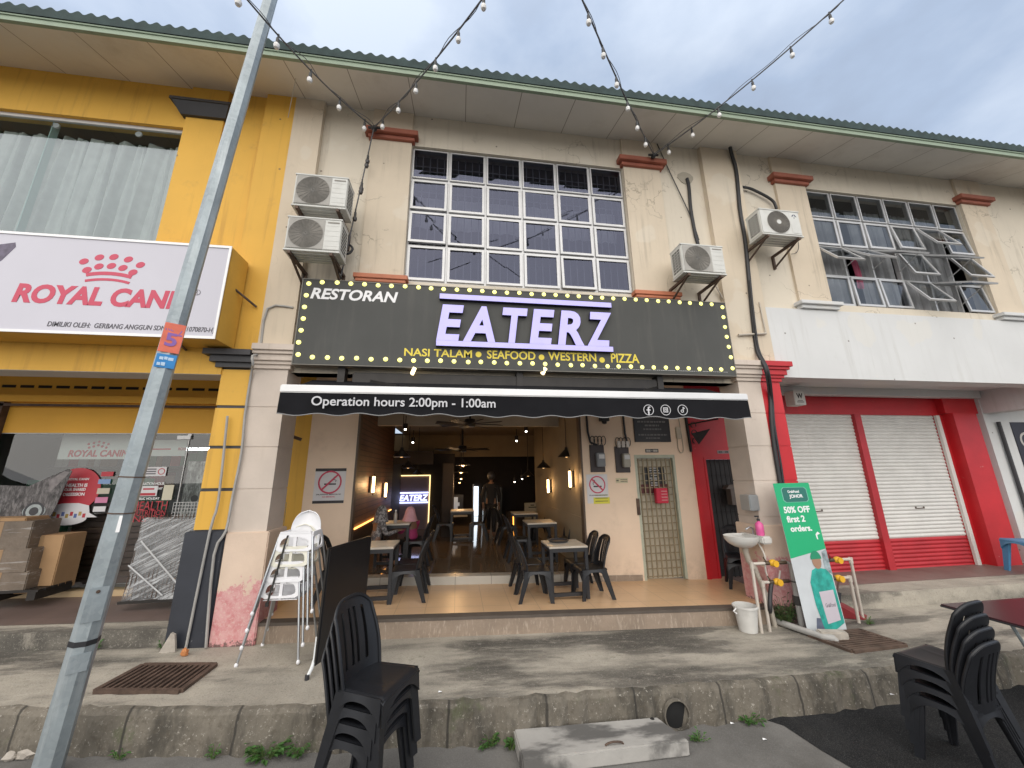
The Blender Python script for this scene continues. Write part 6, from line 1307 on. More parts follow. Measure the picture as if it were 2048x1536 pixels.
# broom handles and fixing bits on the column
# ------------------------------------------------------------------ green delivery banner
bl, br = og(1617, 1272, PAV), og(1692, 1256, PAV)
br = bl+Vector((1, .09, 0)).normalized()*.68
tl = ray(1545, 967); u = (br-bl).normalized(); n0 = u.cross(Vector((0, 0, 1))); n0 = n0 if n0.y < 0 else -n0
BHT = 1.98; ln = -n0*.06+Vector((0, 0, 1)); ln.normalize()
tlw = oy(1545, 967, bl.y+.12); BHT = (tlw.z-bl.z)/ln.z; sk = (tlw.x-(bl.x+ln.x*BHT))
V_ = (ln*BHT+Vector((sk, 0, 0)))/BHT; bo = bl; bw = (br-bl).length; bn = u.cross(V_).normalized(); bn = bn if bn.y < 0 else -bn
o = thing('banner_stand', 'tall green delivery banner with white offer text leaning by right column', 'banner', tuple(bl))
grn_b = M('green_print', (.015, .40, .17), .45, var=.03, vs=1)
def bpl(name, pts, m_, t=.002, off=0, par=None): mb = MB(); mb.prism(pts, bo+bn*off, u, V_, bn, t); return mb.build(name, m_, par or o)
bpl('sheet', [(0, 0), (bw, 0), (bw, BHT), (0, BHT)], M('pale_print', (.55, .58, .6), .45, var=.1, vs=2), .006)
bpl('green_panel', [(.0, BHT*.48), (bw, BHT*.53), (bw, BHT), (0, BHT)], grn_b, .002, .006)
cxb, czb = bw*.53, BHT*.915
badge = [(cxb+sx*(.23 if k in (0, 3) else .19), czb+sz*(.075 if k in (0, 3) else .105)) for (sx, sz, ks) in ((1, 1, (0, 1)), (-1, 1, (1, 0)), (-1, -1, (0, 1)), (1, -1, (1, 0))) for k in ks]
bpl('badge_outline', [(cxb+(x-cxb)*1.05, czb+(z-czb)*1.05) for x, z in badge], M('badge_rim', (.2, .5, .4), .5, var=0), .0008, .008)
bpl('badge', badge, M('teal_badge', (.025, .16, .13), .5), .0012, .008)
bo2 = bo+bn*.0093
for s_, a, c, z0, z1, bd in (('GrabFood', .34, .66, .928, .948, .03), ('JOHOR', .36, .74, .885, .917, .035)): text('lettering', s_, bo2, u, V_, bn, bw*a, bw*c, BHT*z0, BHT*z1, white_t, o, depth=.001, bold=bd)
for s_, a, c, z0, z1 in (('50% OFF', .12, .84, .785, .832), ('first 2', .14, .64, .72, .766), ('orders.', .18, .76, .655, .698)): text('lettering', s_, bo+bn*.008, u, V_, bn, bw*a, bw*c, BHT*z0, BHT*z1, white_t, o, depth=.001, bold=.035)
bpl('arrow_mark', [(bw*.83, BHT*.595), (bw*.86, BHT*.595), (bw*.86, BHT*.625), (bw*.95, BHT*.632), (bw*.89, BHT*.648), (bw*.82, BHT*.63)], white_t, .001, .008)
jk = M('teal_print', (.03, .36, .30), .5, var=.35, vs=9)
bpl('jacket_print', [(bw*.42, BHT*.06), (bw*.36, BHT*.18), (bw*.36, BHT*.32), (bw*.48, BHT*.395), (bw*.62, BHT*.41), (bw*.85, BHT*.395), (bw*.97, BHT*.35), (bw*.98, BHT*.05), (bw*.6, 0), (bw*.45, 0)], jk, .001, .009)
bpl('trousers_print', [(bw*.2, 0), (bw*.5, 0), (bw*.5, BHT*.09), (bw*.3, BHT*.1)], M('denim_print', (.12, .14, .2), .6, var=.2, vs=9), .001, .0075)
bpl('face_print', [(bw*.66+x*bw*.12, BHT*.45+z*BHT*.05) for x, z in disc(1, 24)], M('skin_print', (.35, .2, .13), .6, var=.1), .001, .0095)
bpl('helmet_print', [(bw*.66+x*bw*.145, BHT*.465+z*BHT*.055) for x, z in disc(1, 16, 0, 0, 0, math.pi)]+[(bw*.515, BHT*.465)], M('helmet_print', (.02, .25, .13), .5), .001, .0105)
bpl('background_print', [(bw*.82, BHT*.38), (bw, BHT*.36), (bw, BHT*.525), (bw*.86, BHT*.51)], M('street_print', (.3, .36, .38), .6, var=.5, vs=12), .001, .0078)
bpl('bag_print', [(bw*.55, BHT*.055), (bw*.9, BHT*.07), (bw*.9, BHT*.26), (bw*.52, BHT*.255)], M('bag_print', (.55, .5, .55), .5, var=.05), .001, .0105)
text('lettering', 'GrabFood', bo+bn*.0115, u, V_, bn, bw*.60, bw*.86, BHT*.155, BHT*.18, gryl, o, depth=.001, bold=.0)
m = MB(); m.tube([bl-bn*.02+u*bw/2, bl-bn*.02+u*bw/2+V_*BHT], .012, 6); m.tube([bl-bn*.02+u*bw/2+V_*BHT*.5, bl-bn*.5+u*bw/2], .01, 6); m.build('support_pole', dark_m, o)
# ------------------------------------------------------------------ plants
leaf_m = M('weed_leaf', (.05, .13, .025), .6, var=.35, vs=30); leaf_d = M('shrub_leaf', (.04, .085, .025), .6, var=.4, vs=25)
def weed(name, label, p, n, h, spread, lw_, m_=leaf_m, group=None, stem=True):
    o = thing(name, label, 'plant', tuple(p), group); r2 = random.Random(int(p.x*1000)+n); m = MB(); ms = MB()
    for i in range(n):
        a = r2.uniform(0, 6.283); out = spread*math.sqrt(r2.random()); hh = h*r2.uniform(.35, 1); b = p+Vector((math.cos(a)*out*.35, math.sin(a)*out*.3, 0)); t = p+Vector((math.cos(a)*out, math.sin(a)*out*.7, hh))
        if stem: ms.tube([b, (b+t)/2+Vector((0, 0, hh*.12)), t], .0025, 4)
        for k in range(3):
            q = b+(t-b)*(.45+.27*k); d = Vector((math.cos(a+r2.uniform(-1, 1)), math.sin(a+r2.uniform(-1, 1)), r2.uniform(-.3, .6))).normalized(); s_ = d.cross(Vector((0, 0, 1))).normalized(); L_ = lw_*r2.uniform(.7, 1.5)
            m.add([q, q+d*L_*.5+s_*L_*.28+Vector((0, 0, L_*.1)), q+d*L_, q+d*L_*.5-s_*L_*.28+Vector((0, 0, L_*.1))], [(0, 1, 2, 3)])
    m.build('leaves', m_, o)
    if stem: ms.build('stems', M('weed_stem', (.08, .13, .03), .7) if 'weed_stem' not in bpy.data.materials else bpy.data.materials['weed_stem'], o)
    return o
KG = 'weeds along the kerb'
for px, py, n, h, sp, lw_, lab in ((545, 1495, 46, .11, .17, .05, 'green weed clump at the kerb foot left of black chair stack'), (610, 1488, 16, .1, .08, .045, 'small weed just left of the chair stack at the kerb'), (975, 1475, 22, .09, .1, .04, 'weed at the kerb foot left of concrete slab'), (1022, 1500, 18, .08, .07, .035, 'weed against the left edge of concrete slab'), (1398, 1482, 16, .06, .1, .03, 'low weed below the drain pipe mouth'), (1498, 1440, 24, .08, .1, .045, 'weed at the kerb between drain pipe and dark asphalt'), (250, 1508, 8, .06, .06, .035, 'tiny weed right of lamp pole foot'), (440, 1500, 9, .12, .05, .03, 'thin weed at a kerb joint')):
    p = og(px, py, ROAD); p.y = min(p.y, kerb_y(p.x)-.05); weed('weed', lab, p, n, h, sp, lw_, group=KG)
p = og(1572, 1252, PAV); weed('shrub', 'leafy dark green weed growing at the right column foot', p, 60, .42, .17, .055, leaf_d)
p = og(1735, 1248, PAV); weed('weed', 'tiny weed at the foot of right water pipes', p, 12, .08, .09, .03)
p = og(190, 1300, PAV); p.y = .02; weed('weed', 'small weed on the step joint right behind lamp pole', p, 10, .08, .06, .03)
p = og(326, 1296, PAV); p.y = .0; weed('weed', 'small weed at the step by black column foot', p, 10, .07, .06, .03)
# litter
for i, (px, py, lvl) in enumerate(((880, 1385, PAV), (745, 1290, PAV), (1465, 1448, ROAD), (1530, 1480, ROAD), (1320, 1508, ROAD), (1785, 1390, PAV))):
    p = og(px, py, lvl+.004); m = MB(); m.add([p+Vector((-.02, 0, .002)), p+Vector((.015, -.01, .008)), p+Vector((.02, .012, .002)), p+Vector((-.012, .016, .01))], [(0, 1, 2, 3)]); tag(m.build('paper_scrap', white_t, None), ('white paper scrap on the pavement behind chair stack', 'white scrap at the step crack', 'white scrap on the road near the patch edge', 'white scrap beside dark asphalt', 'white scrap on the road by the slab', 'white scrap near the kerb at right')[i], 'litter')
# ------------------------------------------------------------------ string lights
wire_m = M('grey_wire', (.1, .1, .105), .6, var=.1); bulb_w = M('white_lamp_glass', (.75, .74, .72), .2, var=0, spec=.6); sock = M('black_socket', (.03, .03, .03), .5, var=0)
bulb_v = M('dusky_pink_glass', (.45, .3, .4), .25, var=0)
SG = 'festoon light strings over the street'
def festoon(label, P0, P1, bulbs, n=26, sag=.12, r=.011, second=True, bm_=bulb_w):
    o = thing('string_light', label, 'string light', tuple(P0), SG)
    f = lambda t: P0*(1-t)+P1*t+Vector((0, 0, -sag*4*t*(1-t)))
    m = MB(); m.tube([f(i/n) for i in range(n+1)], r, 6); m.tube([f(1), P1+(P1-f(.96))*25], r, 6) if second else None; m.build('wire', wire_m, o)
    if second: m = MB(); m.tube([f(i/n)+Vector((.03*math.sin(i*.9), .0, .035+.03*math.sin(i*.5))) for i in range(n+1)], .005, 5); m.build('support_wire', wire_m, o)
    for (px, py) in bulbs:                            # nearest point of the wire to the bulb in the picture
        best = min((i/400 for i in range(401)), key=lambda t: (lambda q: (q[0]-px)**2+(q[1]-(py-14))**2)(proj(f(t))))
        c = f(best); s_ = 1.0; m = MB(); m.tube([c+Vector((0, 0, .02)), c+Vector((0, 0, -.05))], .012, 6); m.tube([c+Vector((0, 0, -.05)), c+Vector((0, 0, -.12))], .02, 8); so_ = m.build('socket', sock, o)
        m = MB(); m.lathe([(.016, -.12), (.033, -.145), (.036, -.17), (.026, -.20), (.0001, -.212)], c, 12); m.build('bulb', bm_, so_, smooth=True)
    return o
def proj(p):
    v = p-CAM; z = v.dot(_fwd); return (1024+FPX*v.dot(_rt)/z, 768-FPX*v.dot(_up)/z)
AN, AN2 = oy(748, 255, -.13), oy(1308, 310, -.13)
festoon('string of bulbs from left terracotta cap crossing behind the lamp pole', AN, oy(470, -30, -2.2), ((730, 255), (684, 208), (624, 153), (560, 83), (482, -2)))
festoon('string of bulbs rising rightwards from left terracotta cap', AN, oy(985, -30, -2.4), ((770, 255), (798, 218), (831, 177), (867, 128), (912, 71), (962, 4)))
festoon('string of bulbs rising leftwards from right terracotta cap', AN2, oy(1152, -30, -2.4), ((1290, 288), (1275, 254), (1256, 214), (1232, 167), (1205, 108), (1172, 42)))
festoon('string of bulbs rising rightwards from right terracotta cap', AN2, oy(1730, -40, -2.4), ((1338, 308), (1384, 271), (1440, 234), (1506, 177), (1580, 109), (1664, 46)))
dark_b = M('unlit_bulb', (.05, .045, .045), .3, var=0)
festoon('string of dark unlit bulbs hanging down past stacked air conditioners', AN, oy(682, 552, -.1), ((727, 327), (733, 320), (716, 373), (722, 380), (707, 433)), sag=0, second=False, bm_=dark_b)
m = MB(); m.tube([oy(604, 95, EY+.05), oy(590, 165, -.4), oy(575, 240, .03), oy(567, 280, .06)], .006, 5); ring(m, oy(566, 290, .06), XF, ZF, NF, .04, .01, .01, 16); tag(m.build('loose_wire', M('pale_wire', (.5, .48, .44), .6), None), 'thin pale wire with a hook hanging from the eave over yellow wall', 'wire')
for q_, lab in ((AN, 'left'), (AN2, 'right')): m = MB(); m.ball(q_+Vector((0, .02, 0)), .05, 8); m.bar(q_+Vector((-.1, .02, .01)), q_+Vector((.1, .02, .03)), .03); tag(m.build('cable_knot', lead, None), 'black cable knot tied on the %s terracotta cap of the middle window' % lab, 'knot')

# ------------------------------------------------------------------ lamps and fans in the hall
warm = emis('warm_filament', (1, .62, .25), 9); warm_b = emis('warm_tube', (1, .66, .3), 7)
spot_e = emis('spot_white', (1, .9, .75), 8)
def lamp_light(o, p, w_, col=(1, .6, .28), rad=.06):
    d = bpy.data.lights.new('lamp_light', 'POINT'); d.energy = w_; d.color = col; d.shadow_soft_size = rad; l_ = bpy.data.objects.new('lamp_light', d); COL.objects.link(l_); l_.parent = o; l_.location = Vector(p)-wpos(o)
def pendant(label, c, r, ceil, lit, wide=False):
    o = thing('pendant_lamp', label, 'lamp', tuple(c), 'pendant lamps in the hall'); m = MB(); m.lathe([(r, 0), (r*.92, .03), (r*.45, r*.62), (.035, r*.85), (.03, r*1.1), (.0001, r*1.12)] if not wide else [(r, 0), (r*.9, .035), (r*.3, .07), (.03, .1), (.03, .16), (.0001, .17)], c, 24); m.build('shade', dark_m, o, smooth=True)
    m = MB(); m.tube([c+Vector((0, 0, r*.9 if not wide else .15)), Vector((c.x, c.y, ceil))], .008, 5); m.build('cord', lead, o); m = MB(); m.ball(c+Vector((0, 0, .03)), .045 if not wide else .05, 10); m.build('bulb', warm if lit else M('dim_warm', (.5, .3, .15), .4, var=0, emit=(1, .6, .25), es=.8) if 'dim_warm' not in bpy.data.materials else bpy.data.materials['dim_warm'] if not lit else warm, o, smooth=True)
    if wide: lamp_light(o, c+Vector((0, 0, -.08)), 7)
    if wide: m = MB(); m.lathe([(r*.93, .012), (r*.3, .055), (.0001, .06)], c+Vector((0, 0, -.003)), 20); m.build('glowing_inside', emis('shade_glow', (1, .55, .18), 1.8) if 'shade_glow' not in bpy.data.materials else bpy.data.materials['shade_glow'], o)
for k, (px, py, Y, r, lit, lab) in enumerate(((803, 914, 3.0, .19, 0, 'black cone pendant lamp left in the hall, nearest the slat wall'), (816, 936, 4.6, .17, 0, 'smaller black cone pendant lamp behind the left one'), (835, 950, 6.0, .17, 0, 'farthest dim cone pendant lamp before the lit niche'), (1133, 914, 2.5, .19, 0, 'black cone pendant lamp right in the hall, nearest the opening'), (1087, 936, 4.0, .18, 0, 'black cone pendant lamp behind the nearest right one'), (1056, 952, 5.4, .17, 0, 'farthest black cone pendant lamp on the right'))):
    pendant(lab, oy(px, py, Y), r, 3.9 if Y < 3.1 else 3.72, lit)
for px, py, Y, lab in ((926, 931, 4.8, 'topmost glowing disc pendant lamp of the middle row'), (922, 945, 5.8, 'second glowing disc pendant lamp of the middle row'), (922, 957.5, 6.7, 'third glowing disc pendant lamp of the middle row'), (919, 965, 7.7, 'lowest and farthest glowing disc pendant lamp')):
    pendant(lab, oy(px, py, Y), .2, 3.72, 1, True)
def fan(label, c, ceil, R0):
    o = thing('ceiling_fan', label, 'fan', tuple(c), 'ceiling fans in the hall'); m = MB(); m.lathe([(.02, ceil-c.z), (.02, .12), (.11, .1), (.13, .0), (.1, -.06), (.0001, -.07)], c, 16); m.build('motor', dark_m, o)
    for k in range(8): a = 2*math.pi*k/8+.25; d = Vector((math.cos(a), math.sin(a), 0)); m = MB(); s_ = Vector((-d.y, d.x, .25)).normalized(); m.add([c+d*.12-s_*.035, c+d*R0-s_*.07, c+d*R0+s_*.07, c+d*.12+s_*.035], [(0, 1, 2, 3)]); bl_ = m.build('blade', dark_m, o); solid(bl_, .01)
fan('large black ceiling fan just inside the restaurant opening', oy(940, 848, 2.35), 3.9, .72); fan('black ceiling fan deeper in the hall above glowing lamps', oy(925, 899, 5.2), 3.72, .8)
for px, py, X, s_, lab in ((738, 969, OX0, 1, 'glowing wall lamp on brown slat wall, nearer the opening'), (764, 980, OX0, 1, 'glowing wall lamp on brown slat wall, farther in'), (1103, 972, OX1, -1, 'glowing wall lamp on right hall wall, farther in'), (1148, 958, OX1, -1, 'glowing wall lamp on right hall wall, nearer the opening')):
    q = ox(px, py, X); o = thing('wall_lamp', lab, 'lamp', tuple(q), 'wall lamps in the hall'); m = MB(); m.box(*sorted((q.x, q.x+s_*.04)), q.y-.04, q.y+.04, q.z-.16, q.z+.16); m.build('back_plate', dark_m, o); m = MB(); m.tube([q+Vector((s_*.09, -.01, -.16)), q+Vector((s_*.09, -.01, .16))], .026, 8); m.build('tube', warm_b, o); lamp_light(o, q+Vector((s_*.16, -.05, 0)), 3)
    m = MB(); m.tube([q+Vector((s_*.09, -.01, .16)), q+Vector((s_*.09, -.01, .21))], .012, 6); m.tube([q+Vector((s_*.09, -.01, -.21)), q+Vector((s_*.09, -.01, -.16))], .012, 6); m.build('end_caps', dark_m, o)
for px, py, Y, lab in ((811, 858, 2.9, 'small lit track spot near the left pendant'), (826, 884, 4.2, 'small lit track spot left, lower'), (1052, 862, 3.3, 'small lit track spot on the right ceiling'), (1033, 881, 4.2, 'small track spot right, lower'), (1044, 957, 6.5, 'lit spot deep on the right'), (1029, 963, 7.5, 'second lit spot deep on the right')):
    q = oy(px, py, Y); o = thing('track_spot', lab, 'lamp', tuple(q), 'track spots in the hall'); m = MB(); m.lathe([(.045, -.0), (.045, .12), (.0001, .125)], q, 12); m.tube([q+Vector((0, 0, .12)), q+Vector((0, 0, .3))], .01, 5); m.build('can', dark_m, o); m = MB(); m.ball(q+Vector((0, -.02, -.01)), .024, 10); m.build('lens', spot_e, o)
m = MB(); q0, q1 = ox(706, 1014, OX0+.03), ox(771, 1014, OX0+.03); m.tube([Vector((OX0+.03, 1.7, 1.42)), Vector((OX0+.03, 5.4, 1.42))], .016, 6); tag(m.build('led_strip', emis('amber_led', (1, .42, .1), 2.4), None), 'amber light strip along the bottom of brown slat wall', 'lamp')
# lit niche with the blue sign
NY = 7.18
nx0, nx1 = oy(795, 960, NY).x, oy(861, 960, NY).x; nz1, nz0 = oy(830, 952, NY).z, oy(830, 1062, NY).z
o = thing('neon_sign', 'glowing blue restaurant name sign in a niche deep in the hall', 'sign', ((nx0+nx1)/2, NY, nz0)); m = MB(); m.box(nx0-.25, nx1, NY, NY+.015, .5, nz1+.02); m.build('back_panel', M('niche_panel', (.22, .17, .22), .6), o)
ne = emis('neon_blue_white', (.55, .62, 1), 1.7)
a, c = oy(800, 990, NY), oy(856, 1001, NY); text('glowing_letters', 'EATERZ', (0, NY, 0), XF, ZF, NF, a.x, c.x, c.z, a.z, ne, o, depth=.04, bold=.02, shear=.18)
m = MB(); zt, zb_ = oy(828, 985.5, NY).z, oy(828, 1005, NY).z
m.box(a.x, c.x, NY-.04, NY, zt-.02, zt+.02); m.box(a.x-.02, c.x, NY-.04, NY, zb_-.02, zb_+.02); m.build('glowing_bars', ne, o)
m = MB(); m.box(nx0, nx1-.03, NY-.03, NY-.0, nz1, nz1+.03); m.box(nx1-.03, nx1, NY-.03, NY, nz0, nz1+.03); m.build('warm_strip', emis('niche_strip', (1, .72, .3), 1.6), o)
# bar counter with amber light, pale menu board, daylight slit at the back, fridge
o = thing('menu_board', 'dim cream board with print standing by the right hall wall', 'board', tuple(oy(1066, 1038, 5.9))); a, c = oy(1049, 1006, 5.9), oy(1081, 1038, 5.9); m = MB(); m.box(a.x, c.x, 5.9, 5.93, c.z, a.z); m.build('sheet', M('menu_cream', (.3, .26, .18), .7), o); m = MB(); m.box(a.x+.12, c.x-.12, 5.895, 5.9, a.z-.14, a.z-.11); m.box(a.x+.18, c.x-.18, 5.895, 5.9, a.z-.08, a.z-.05); m.build('print', dark_m, o)
a, c = oy(1022, 1027, 8.0), oy(1032, 1046, 8.0); o = thing('bar_counter', 'dark counter with an amber lit panel at the back of hall', 'counter', (a.x, 8.0, .5)); m = MB(); m.box(a.x-.12, a.x+1.6, 8.0, 8.5, .45, a.z+.05); m.build('body', hall_d, o); m = MB(); m.box(a.x, c.x, 7.99, 8.0, c.z-.1, a.z); m.build('lit_panel', emis('amber_panel', (1, .38, .05), 3), o)
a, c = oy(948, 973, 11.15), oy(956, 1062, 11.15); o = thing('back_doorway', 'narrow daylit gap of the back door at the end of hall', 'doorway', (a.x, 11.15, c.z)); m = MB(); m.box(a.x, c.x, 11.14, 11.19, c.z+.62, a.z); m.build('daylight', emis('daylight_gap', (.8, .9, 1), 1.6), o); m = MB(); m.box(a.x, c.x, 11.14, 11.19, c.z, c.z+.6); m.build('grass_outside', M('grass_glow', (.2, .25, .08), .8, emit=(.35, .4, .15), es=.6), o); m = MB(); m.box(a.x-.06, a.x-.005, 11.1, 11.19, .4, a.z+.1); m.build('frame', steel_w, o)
a, c = oy(967, 975, 10), oy(985, 1062, 10); o = thing('fridge', 'tall dark fridge with a faint glossy edge beside the back doorway', 'fridge', (a.x+.3, 10.2, .5)); m = MB(); m.box(a.x, a.x+.75, 10, 10.7, .42, a.z); m.build('cabinet', M('dark_fridge', (.03, .035, .033), .25), o); m = MB(); m.box(a.x+.55, a.x+.6, 9.97, 10, .7, a.z-.1); m.build('handle', steel_w, o)
a, c = oy(887, 990, 8.15), oy(926, 1030, 8.15); o = thing('serving_hatch', 'dark serving hatch with pale shelf and dim kitchen shapes', 'hatch', ((a.x+c.x)/2, 8.1, c.z)); m = MB(); m.box(a.x, c.x, 8.15, 8.18, c.z, a.z); m.build('recess', M('hatch_dark', (.01, .01, .012), .4), o); m = MB(); m.box(a.x-.05, c.x+.15, 7.95, 8.15, c.z-.04, c.z); m.build('shelf', wood_t, o); m = MB()
for x0, z0, w_, h_ in ((.08, .25, .12, .35), (.3, .2, .2, .4), (.16, .06, .08, .16), (.5, .3, .06, .12)): m.box(a.x+x0, a.x+x0+w_, 8.13, 8.15, c.z+z0, c.z+z0+h_)
m.build('kitchen_items', M('kitchen_glow', (.3, .32, .33), .4, emit=(.5, .55, .6), es=.25), o)  # grey items given a faint glow of their own in place of kitchen light

# ------------------------------------------------------------------ people in the hall
def skinned(name, joints, edges, m_, parent=None, sub=2):
    me = bpy.data.meshes.new(name); off = wpos(parent) if parent else Vector((0, 0, 0))
    me.from_pydata([Vector(j[:3])-off for j in joints], edges, []); ob = bpy.data.objects.new(name, me); COL.objects.link(ob)
    sk = ob.modifiers.new('s', 'SKIN'); sk.use_smooth_shade = True
    for i, j in enumerate(joints): me.skin_vertices[0].data[i].radius = (j[3], j[4] if len(j) > 4 else j[3])
    me.skin_vertices[0].data[0].use_root = True
    ss = ob.modifiers.new('u', 'SUBSURF'); ss.levels = ss.render_levels = sub
    dg = bpy.context.evaluated_depsgraph_get(); dg.update(); nm = bpy.data.meshes.new_from_object(ob.evaluated_get(dg)); bpy.data.objects.remove(ob); nm.materials.clear(); nm.materials.append(m_)
    for p in nm.polygons: p.use_smooth = True
    return link(name, nm, parent, off)
skin = M('skin', (.24, .13, .08), .55, var=.05)
def hand_joints(J, E, wi, w_, d, side):
    """palm and five short finger chains rooted at joint wi"""
    d = d.normalized(); up = Vector((0, 0, 1)); s_ = d.cross(up).normalized()*side; pm = len(J); c = w_+d*.07; J.append((*c, .026, .018)); E.append((wi, pm))
    for k in range(4):
        b = c+d*.025+s_*(-.027+.018*k); L_ = (.06, .072, .068, .052)[k]; i0 = len(J); J.append((*(b+d*.02), .0085)); J.append((*(b+d*L_*.6-up*.008), .0075)); J.append((*(b+d*L_-up*.03), .0065)); E += [(pm, i0), (i0, i0+1), (i0+1, i0+2)]
    i0 = len(J); t = w_+d*.03-s_*.03; J.append((*t, .010)); J.append((*(t-s_*.018+d*.028), .009)); J.append((*(t-s_*.02+d*.055), .007)); E += [(wi, i0), (i0, i0+1), (i0+1, i0+2)]
def head_mesh(par, c, fwd, m_, r=.105, name='head', nose=True):
    f = fwd.normalized(); s_ = f.cross(Vector((0, 0, 1))).normalized(); up = s_.cross(f); mb = MB()
    def hd(u, v):
        a, b = 2*math.pi*u, math.pi*v; x, y, z = math.sin(b)*math.cos(a), math.sin(b)*math.sin(a), -math.cos(b)
        k = 1-.18*max(0, -z)**1.5; n_ = .16*math.exp(-((x-1)**2*6+(y*5)**2+(z*4+.25)**2)) if nose else 0; e_ = -.06*(math.exp(-((y-.36)*6)**2-((z-.12)*7)**2)+math.exp(-((y+.36)*6)**2-((z-.12)*7)**2))*(x > 0)
        return Vector(c)+f*(x*r*1.05*k*(1+n_+e_))+s_*(y*r*.84*k)+up*(z*r*1.28)
    mb.grid(hd, 28, 20)
    for sg in (-1, 1): mb.ball(Vector(c)+s_*sg*r*.86-f*.01, .026, 8, 0, (.7, .5, 1.2))
    return mb.build(name, m_, par, smooth=True)
def seated(label, base, face, shirt, pants, scarf, reach):
    """seated figure: pelvis on a chair seat at base, facing the horizontal direction face"""
    o = thing('person', label, 'person', tuple(base)); f = face.normalized(); s_ = f.cross(Vector((0, 0, 1))).normalized(); up = Vector((0, 0, 1))
    P = lambda a, b, c: base+f*a+s_*b+up*c
    J = [(*P(0, 0, .56), .15, .12), (*P(.03, 0, .74), .14, .10), (*P(.07, 0, .94), .16, .105), (*P(.09, 0, 1.04), .11, .085), (*P(.11, 0, 1.12), .052), (*P(.12, 0, 1.16), .05)]
    E = [(0, 1), (1, 2), (2, 3), (3, 4), (4, 5)]
    for sg in (-1, 1):
        i = len(J); J += [(*P(.09, sg*.17, 1.02), .062), (*P(.16, sg*.23, .78), .047), (*P(.16+reach, sg*.12, .84), .030)]; E += [(3, i), (i, i+1), (i+1, i+2)]
        hand_joints(J, E, i+2, P(.16+reach, sg*.12, .84), f-s_*sg*.15, sg)
        i = len(J); J += [(*P(.05, sg*.1, .53), .09), (*P(.45, sg*.12, .53), .068), (*P(.43, sg*.12, .10), .045), (*P(.52, sg*.12, .05), .04, .03)]; E += [(0, i), (i, i+1), (i+1, i+2), (i+2, i+3)]
    b = skinned('body', J, E, skin, o)
    Js = [(*P(0, 0, .56), .17, .14), (*P(.03, 0, .74), .155, .115), (*P(.07, 0, .94), .175, .12), (*P(.09, 0, 1.05), .12, .095)]; Es = [(0, 1), (1, 2), (2, 3)]
    for sg in (-1, 1): i = len(Js); Js += [(*P(.09, sg*.17, 1.02), .075), (*P(.16, sg*.23, .78), .06), (*P(.16+reach*.85, sg*.135, .83), .043)]; Es += [(3, i), (i, i+1), (i+1, i+2)]
    skinned('shirt', Js, Es, shirt, o)
    Jp = [(*P(0, 0, .55), .16, .14)]; Ep = []
    for sg in (-1, 1): i = len(Jp); Jp += [(*P(.05, sg*.1, .53), .10), (*P(.45, sg*.12, .53), .08), (*P(.43, sg*.12, .14), .06)]; Ep += [(0, i), (i, i+1), (i+1, i+2)]
    skinned('trousers', Jp, Ep, pants, o)
    head_mesh(o, P(.15, 0, 1.27), f, skin)
    mb = MB(); c = P(.135, 0, 1.275)                    # head scarf: covers the crown and falls over the shoulders
    def sc_(u, v):
        a = R_(62)+(2*math.pi-2*R_(62))*u; k = min(1, v*1.25); rr_ = .128*math.sin(math.pi*(.08+.42*k)) if v < .55 else .128+(.05*(v-.55)/.45); z = .165*math.cos(math.pi*min(.5, .08+.42*k)) if v < .55 else -.0-.22*(v-.55)/.45
        return c+f*(math.cos(a)*rr_*1.05)+s_*(math.sin(a)*rr_*(.95+.35*max(0, v-.55)))+up*z
    mb.grid(sc_, 24, 16); sf = mb.build('headscarf', scarf, o, smooth=True); solid(sf, .008)
    return o
mag = M('magenta_cloth', (.42, .04, .15), .75, var=.15, vs=9); lpk = M('pale_pink_cloth', (.6, .32, .36), .8, var=.1, vs=9); pat = M('grey_patterned_cloth', (.12, .11, .11), .8, var=.3, vs=8, fn=lambda t, c: t.mix(t.ramp(t.noise(22, 3, .6), .5, .56, 0, .75), c, (.38, .36, .35))); drk = M('dark_cloth', (.012, .011, .012), .85, var=.2)
pp = seated('person in magenta top and pale pink headscarf seated with back to the street', fi(-.86, 2.6)+Vector((0, 0, -.02)), Vector((-.75, .66, 0)), mag, drk, lpk, .30); pp.scale = (.82, .82, .74)
pp = seated('person in grey patterned clothes and headscarf seated at the slat wall table', fi(-1.5, 2.1)+Vector((0, 0, -.02)), Vector((.8, .5, 0)), pat, drk, pat, .36); pp.scale = (.86, .86, .78)
o = thing('water_bottle', 'small bottle standing on the table by the patterned clothes person', 'bottle', tuple(fi(-1.18, 2.35)+Vector((0, 0, .76)))); m = MB(); p = fi(-1.18, 2.35)+Vector((0, 0, .762)); m.lathe([(.032, 0), (.034, .02), (.034, .16), (.014, .2), (.014, .22)], p, 14); m.build('body', M('bottle_plastic', (.4, .35, .3), .15), o, smooth=True); m = MB(); m.lathe([(.017, .215), (.017, .24), (.0001, .241)], p, 10); m.build('cap', white_t, o)
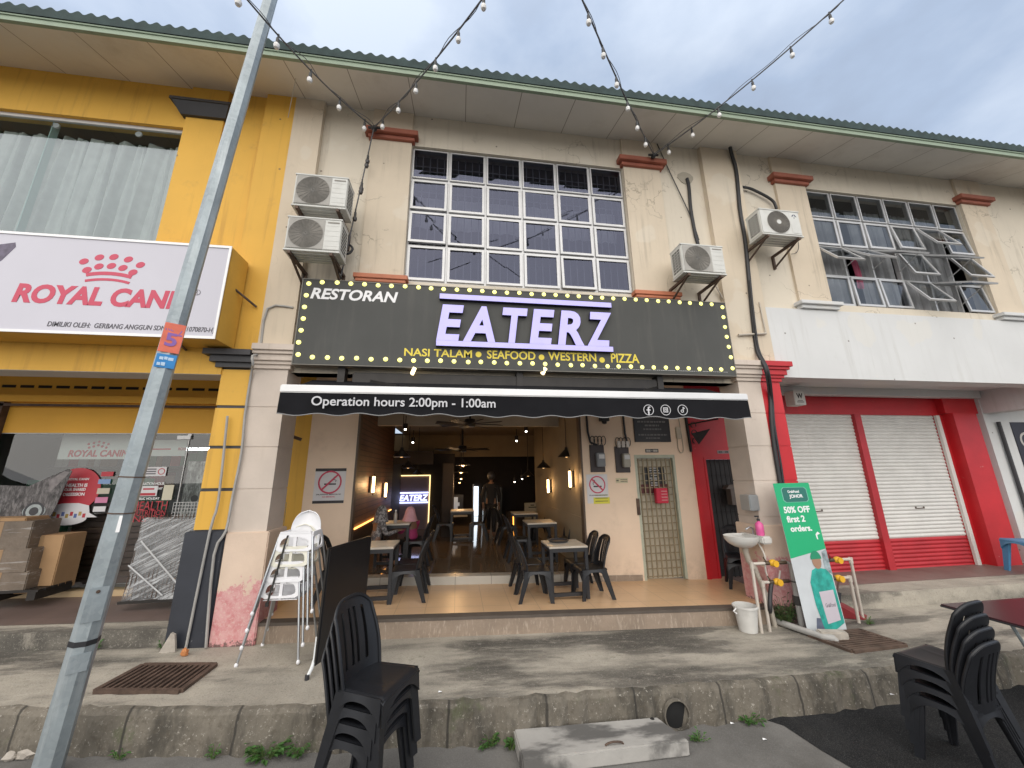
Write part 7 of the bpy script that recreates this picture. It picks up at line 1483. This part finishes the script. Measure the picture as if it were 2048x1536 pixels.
# walking figure, dark, seen from behind
base = fi(.98, 5.7); o = thing('person', 'person in dark clothes walking deeper into the hall', 'person', tuple(base)); f = Vector((.15, 1, 0)).normalized(); s_ = f.cross(Vector((0, 0, 1))).normalized(); up = Vector((0, 0, 1))
P = lambda a, b, c: base+f*a+s_*b+up*c
J = [(*P(0, 0, .92), .14, .11), (*P(.02, 0, 1.1), .125, .095), (*P(.03, 0, 1.3), .155, .1), (*P(.03, 0, 1.41), .1, .08), (*P(.04, 0, 1.5), .05), (*P(.05, 0, 1.54), .05)]; E = [(0, 1), (1, 2), (2, 3), (3, 4), (4, 5)]
for sg, st_ in ((-1, 1), (1, -1)):
    i = len(J); J += [(*P(.03, sg*.18, 1.38), .06), (*P(-.02-st_*.10, sg*.23, 1.12), .046), (*P(.05-st_*.16, sg*.22, .88), .03)]; E += [(3, i), (i, i+1), (i+1, i+2)]; hand_joints(J, E, i+2, P(.05-st_*.16, sg*.22, .88), Vector((0, 0, -1))+f*.25, sg)
    i = len(J); J += [(*P(.01, sg*.09, .84), .092), (*P(.02+st_*.16, sg*.09, .48), .064), (*P(-.02+st_*.22, sg*.09, .09), .042), (*P(.10+st_*.22, sg*.1, .035), .04, .028)]; E += [(0, i), (i, i+1), (i+1, i+2), (i+2, i+3)]
skinned('body', J, E, skin, o)
Js = [(*P(0, 0, .80), .155, .125), (*P(.02, 0, 1.1), .14, .11), (*P(.03, 0, 1.3), .17, .115), (*P(.03, 0, 1.42), .11, .09)]; Es = [(0, 1), (1, 2), (2, 3)]
for sg, st_ in ((-1, 1), (1, -1)): i = len(Js); Js += [(*P(.03, sg*.18, 1.38), .072), (*P(-.02-st_*.10, sg*.23, 1.12), .058), (*P(.04-st_*.15, sg*.22, .92), .045)]; Es += [(3, i), (i, i+1), (i+1, i+2)]
skinned('shirt', Js, Es, drk, o)
Jp = [(*P(0, 0, .9), .15, .12)]; Ep = []
for sg, st_ in ((-1, 1), (1, -1)): i = len(Jp); Jp += [(*P(.01, sg*.09, .82), .1), (*P(.02+st_*.16, sg*.09, .48), .076), (*P(-.02+st_*.22, sg*.09, .13), .058)]; Ep += [(0, i), (i, i+1), (i+1, i+2)]
skinned('trousers', Jp, Ep, drk, o)
head_mesh(o, P(.06, 0, 1.65), f, skin); mb = MB(); mb.ball(P(.04, 0, 1.675), .122, 16, 0, (.9, .98, 1.08)); mb.build('hair', black_p, o, smooth=True)
# ------------------------------------------------------------------ blue plastic chair at the far right, dark chair by the stair door
bl_m = M('blue_plastic', (.07, .24, .42), .4, var=.08)
bc = dup(ch0, Vector((11.05, .62, .49+G(12))), R_(70), 'blue plastic chair before the far right white wall', None); bc.scale = (1.4,)*3
if 'group' in bc: del bc['group']
for c in bc.children: c.data = c.data.copy(); c.data.materials.clear(); c.data.materials.append(bl_m)
for k in range(2): c = chair(Vector((4.98+.02*k, .95, FLO+G(4.98)+.09*k)), R_(150), 'dark plastic chair by the dark stair door, %s of two stacked' % ('lower', 'upper')[k], 'dark chairs by the stair door')
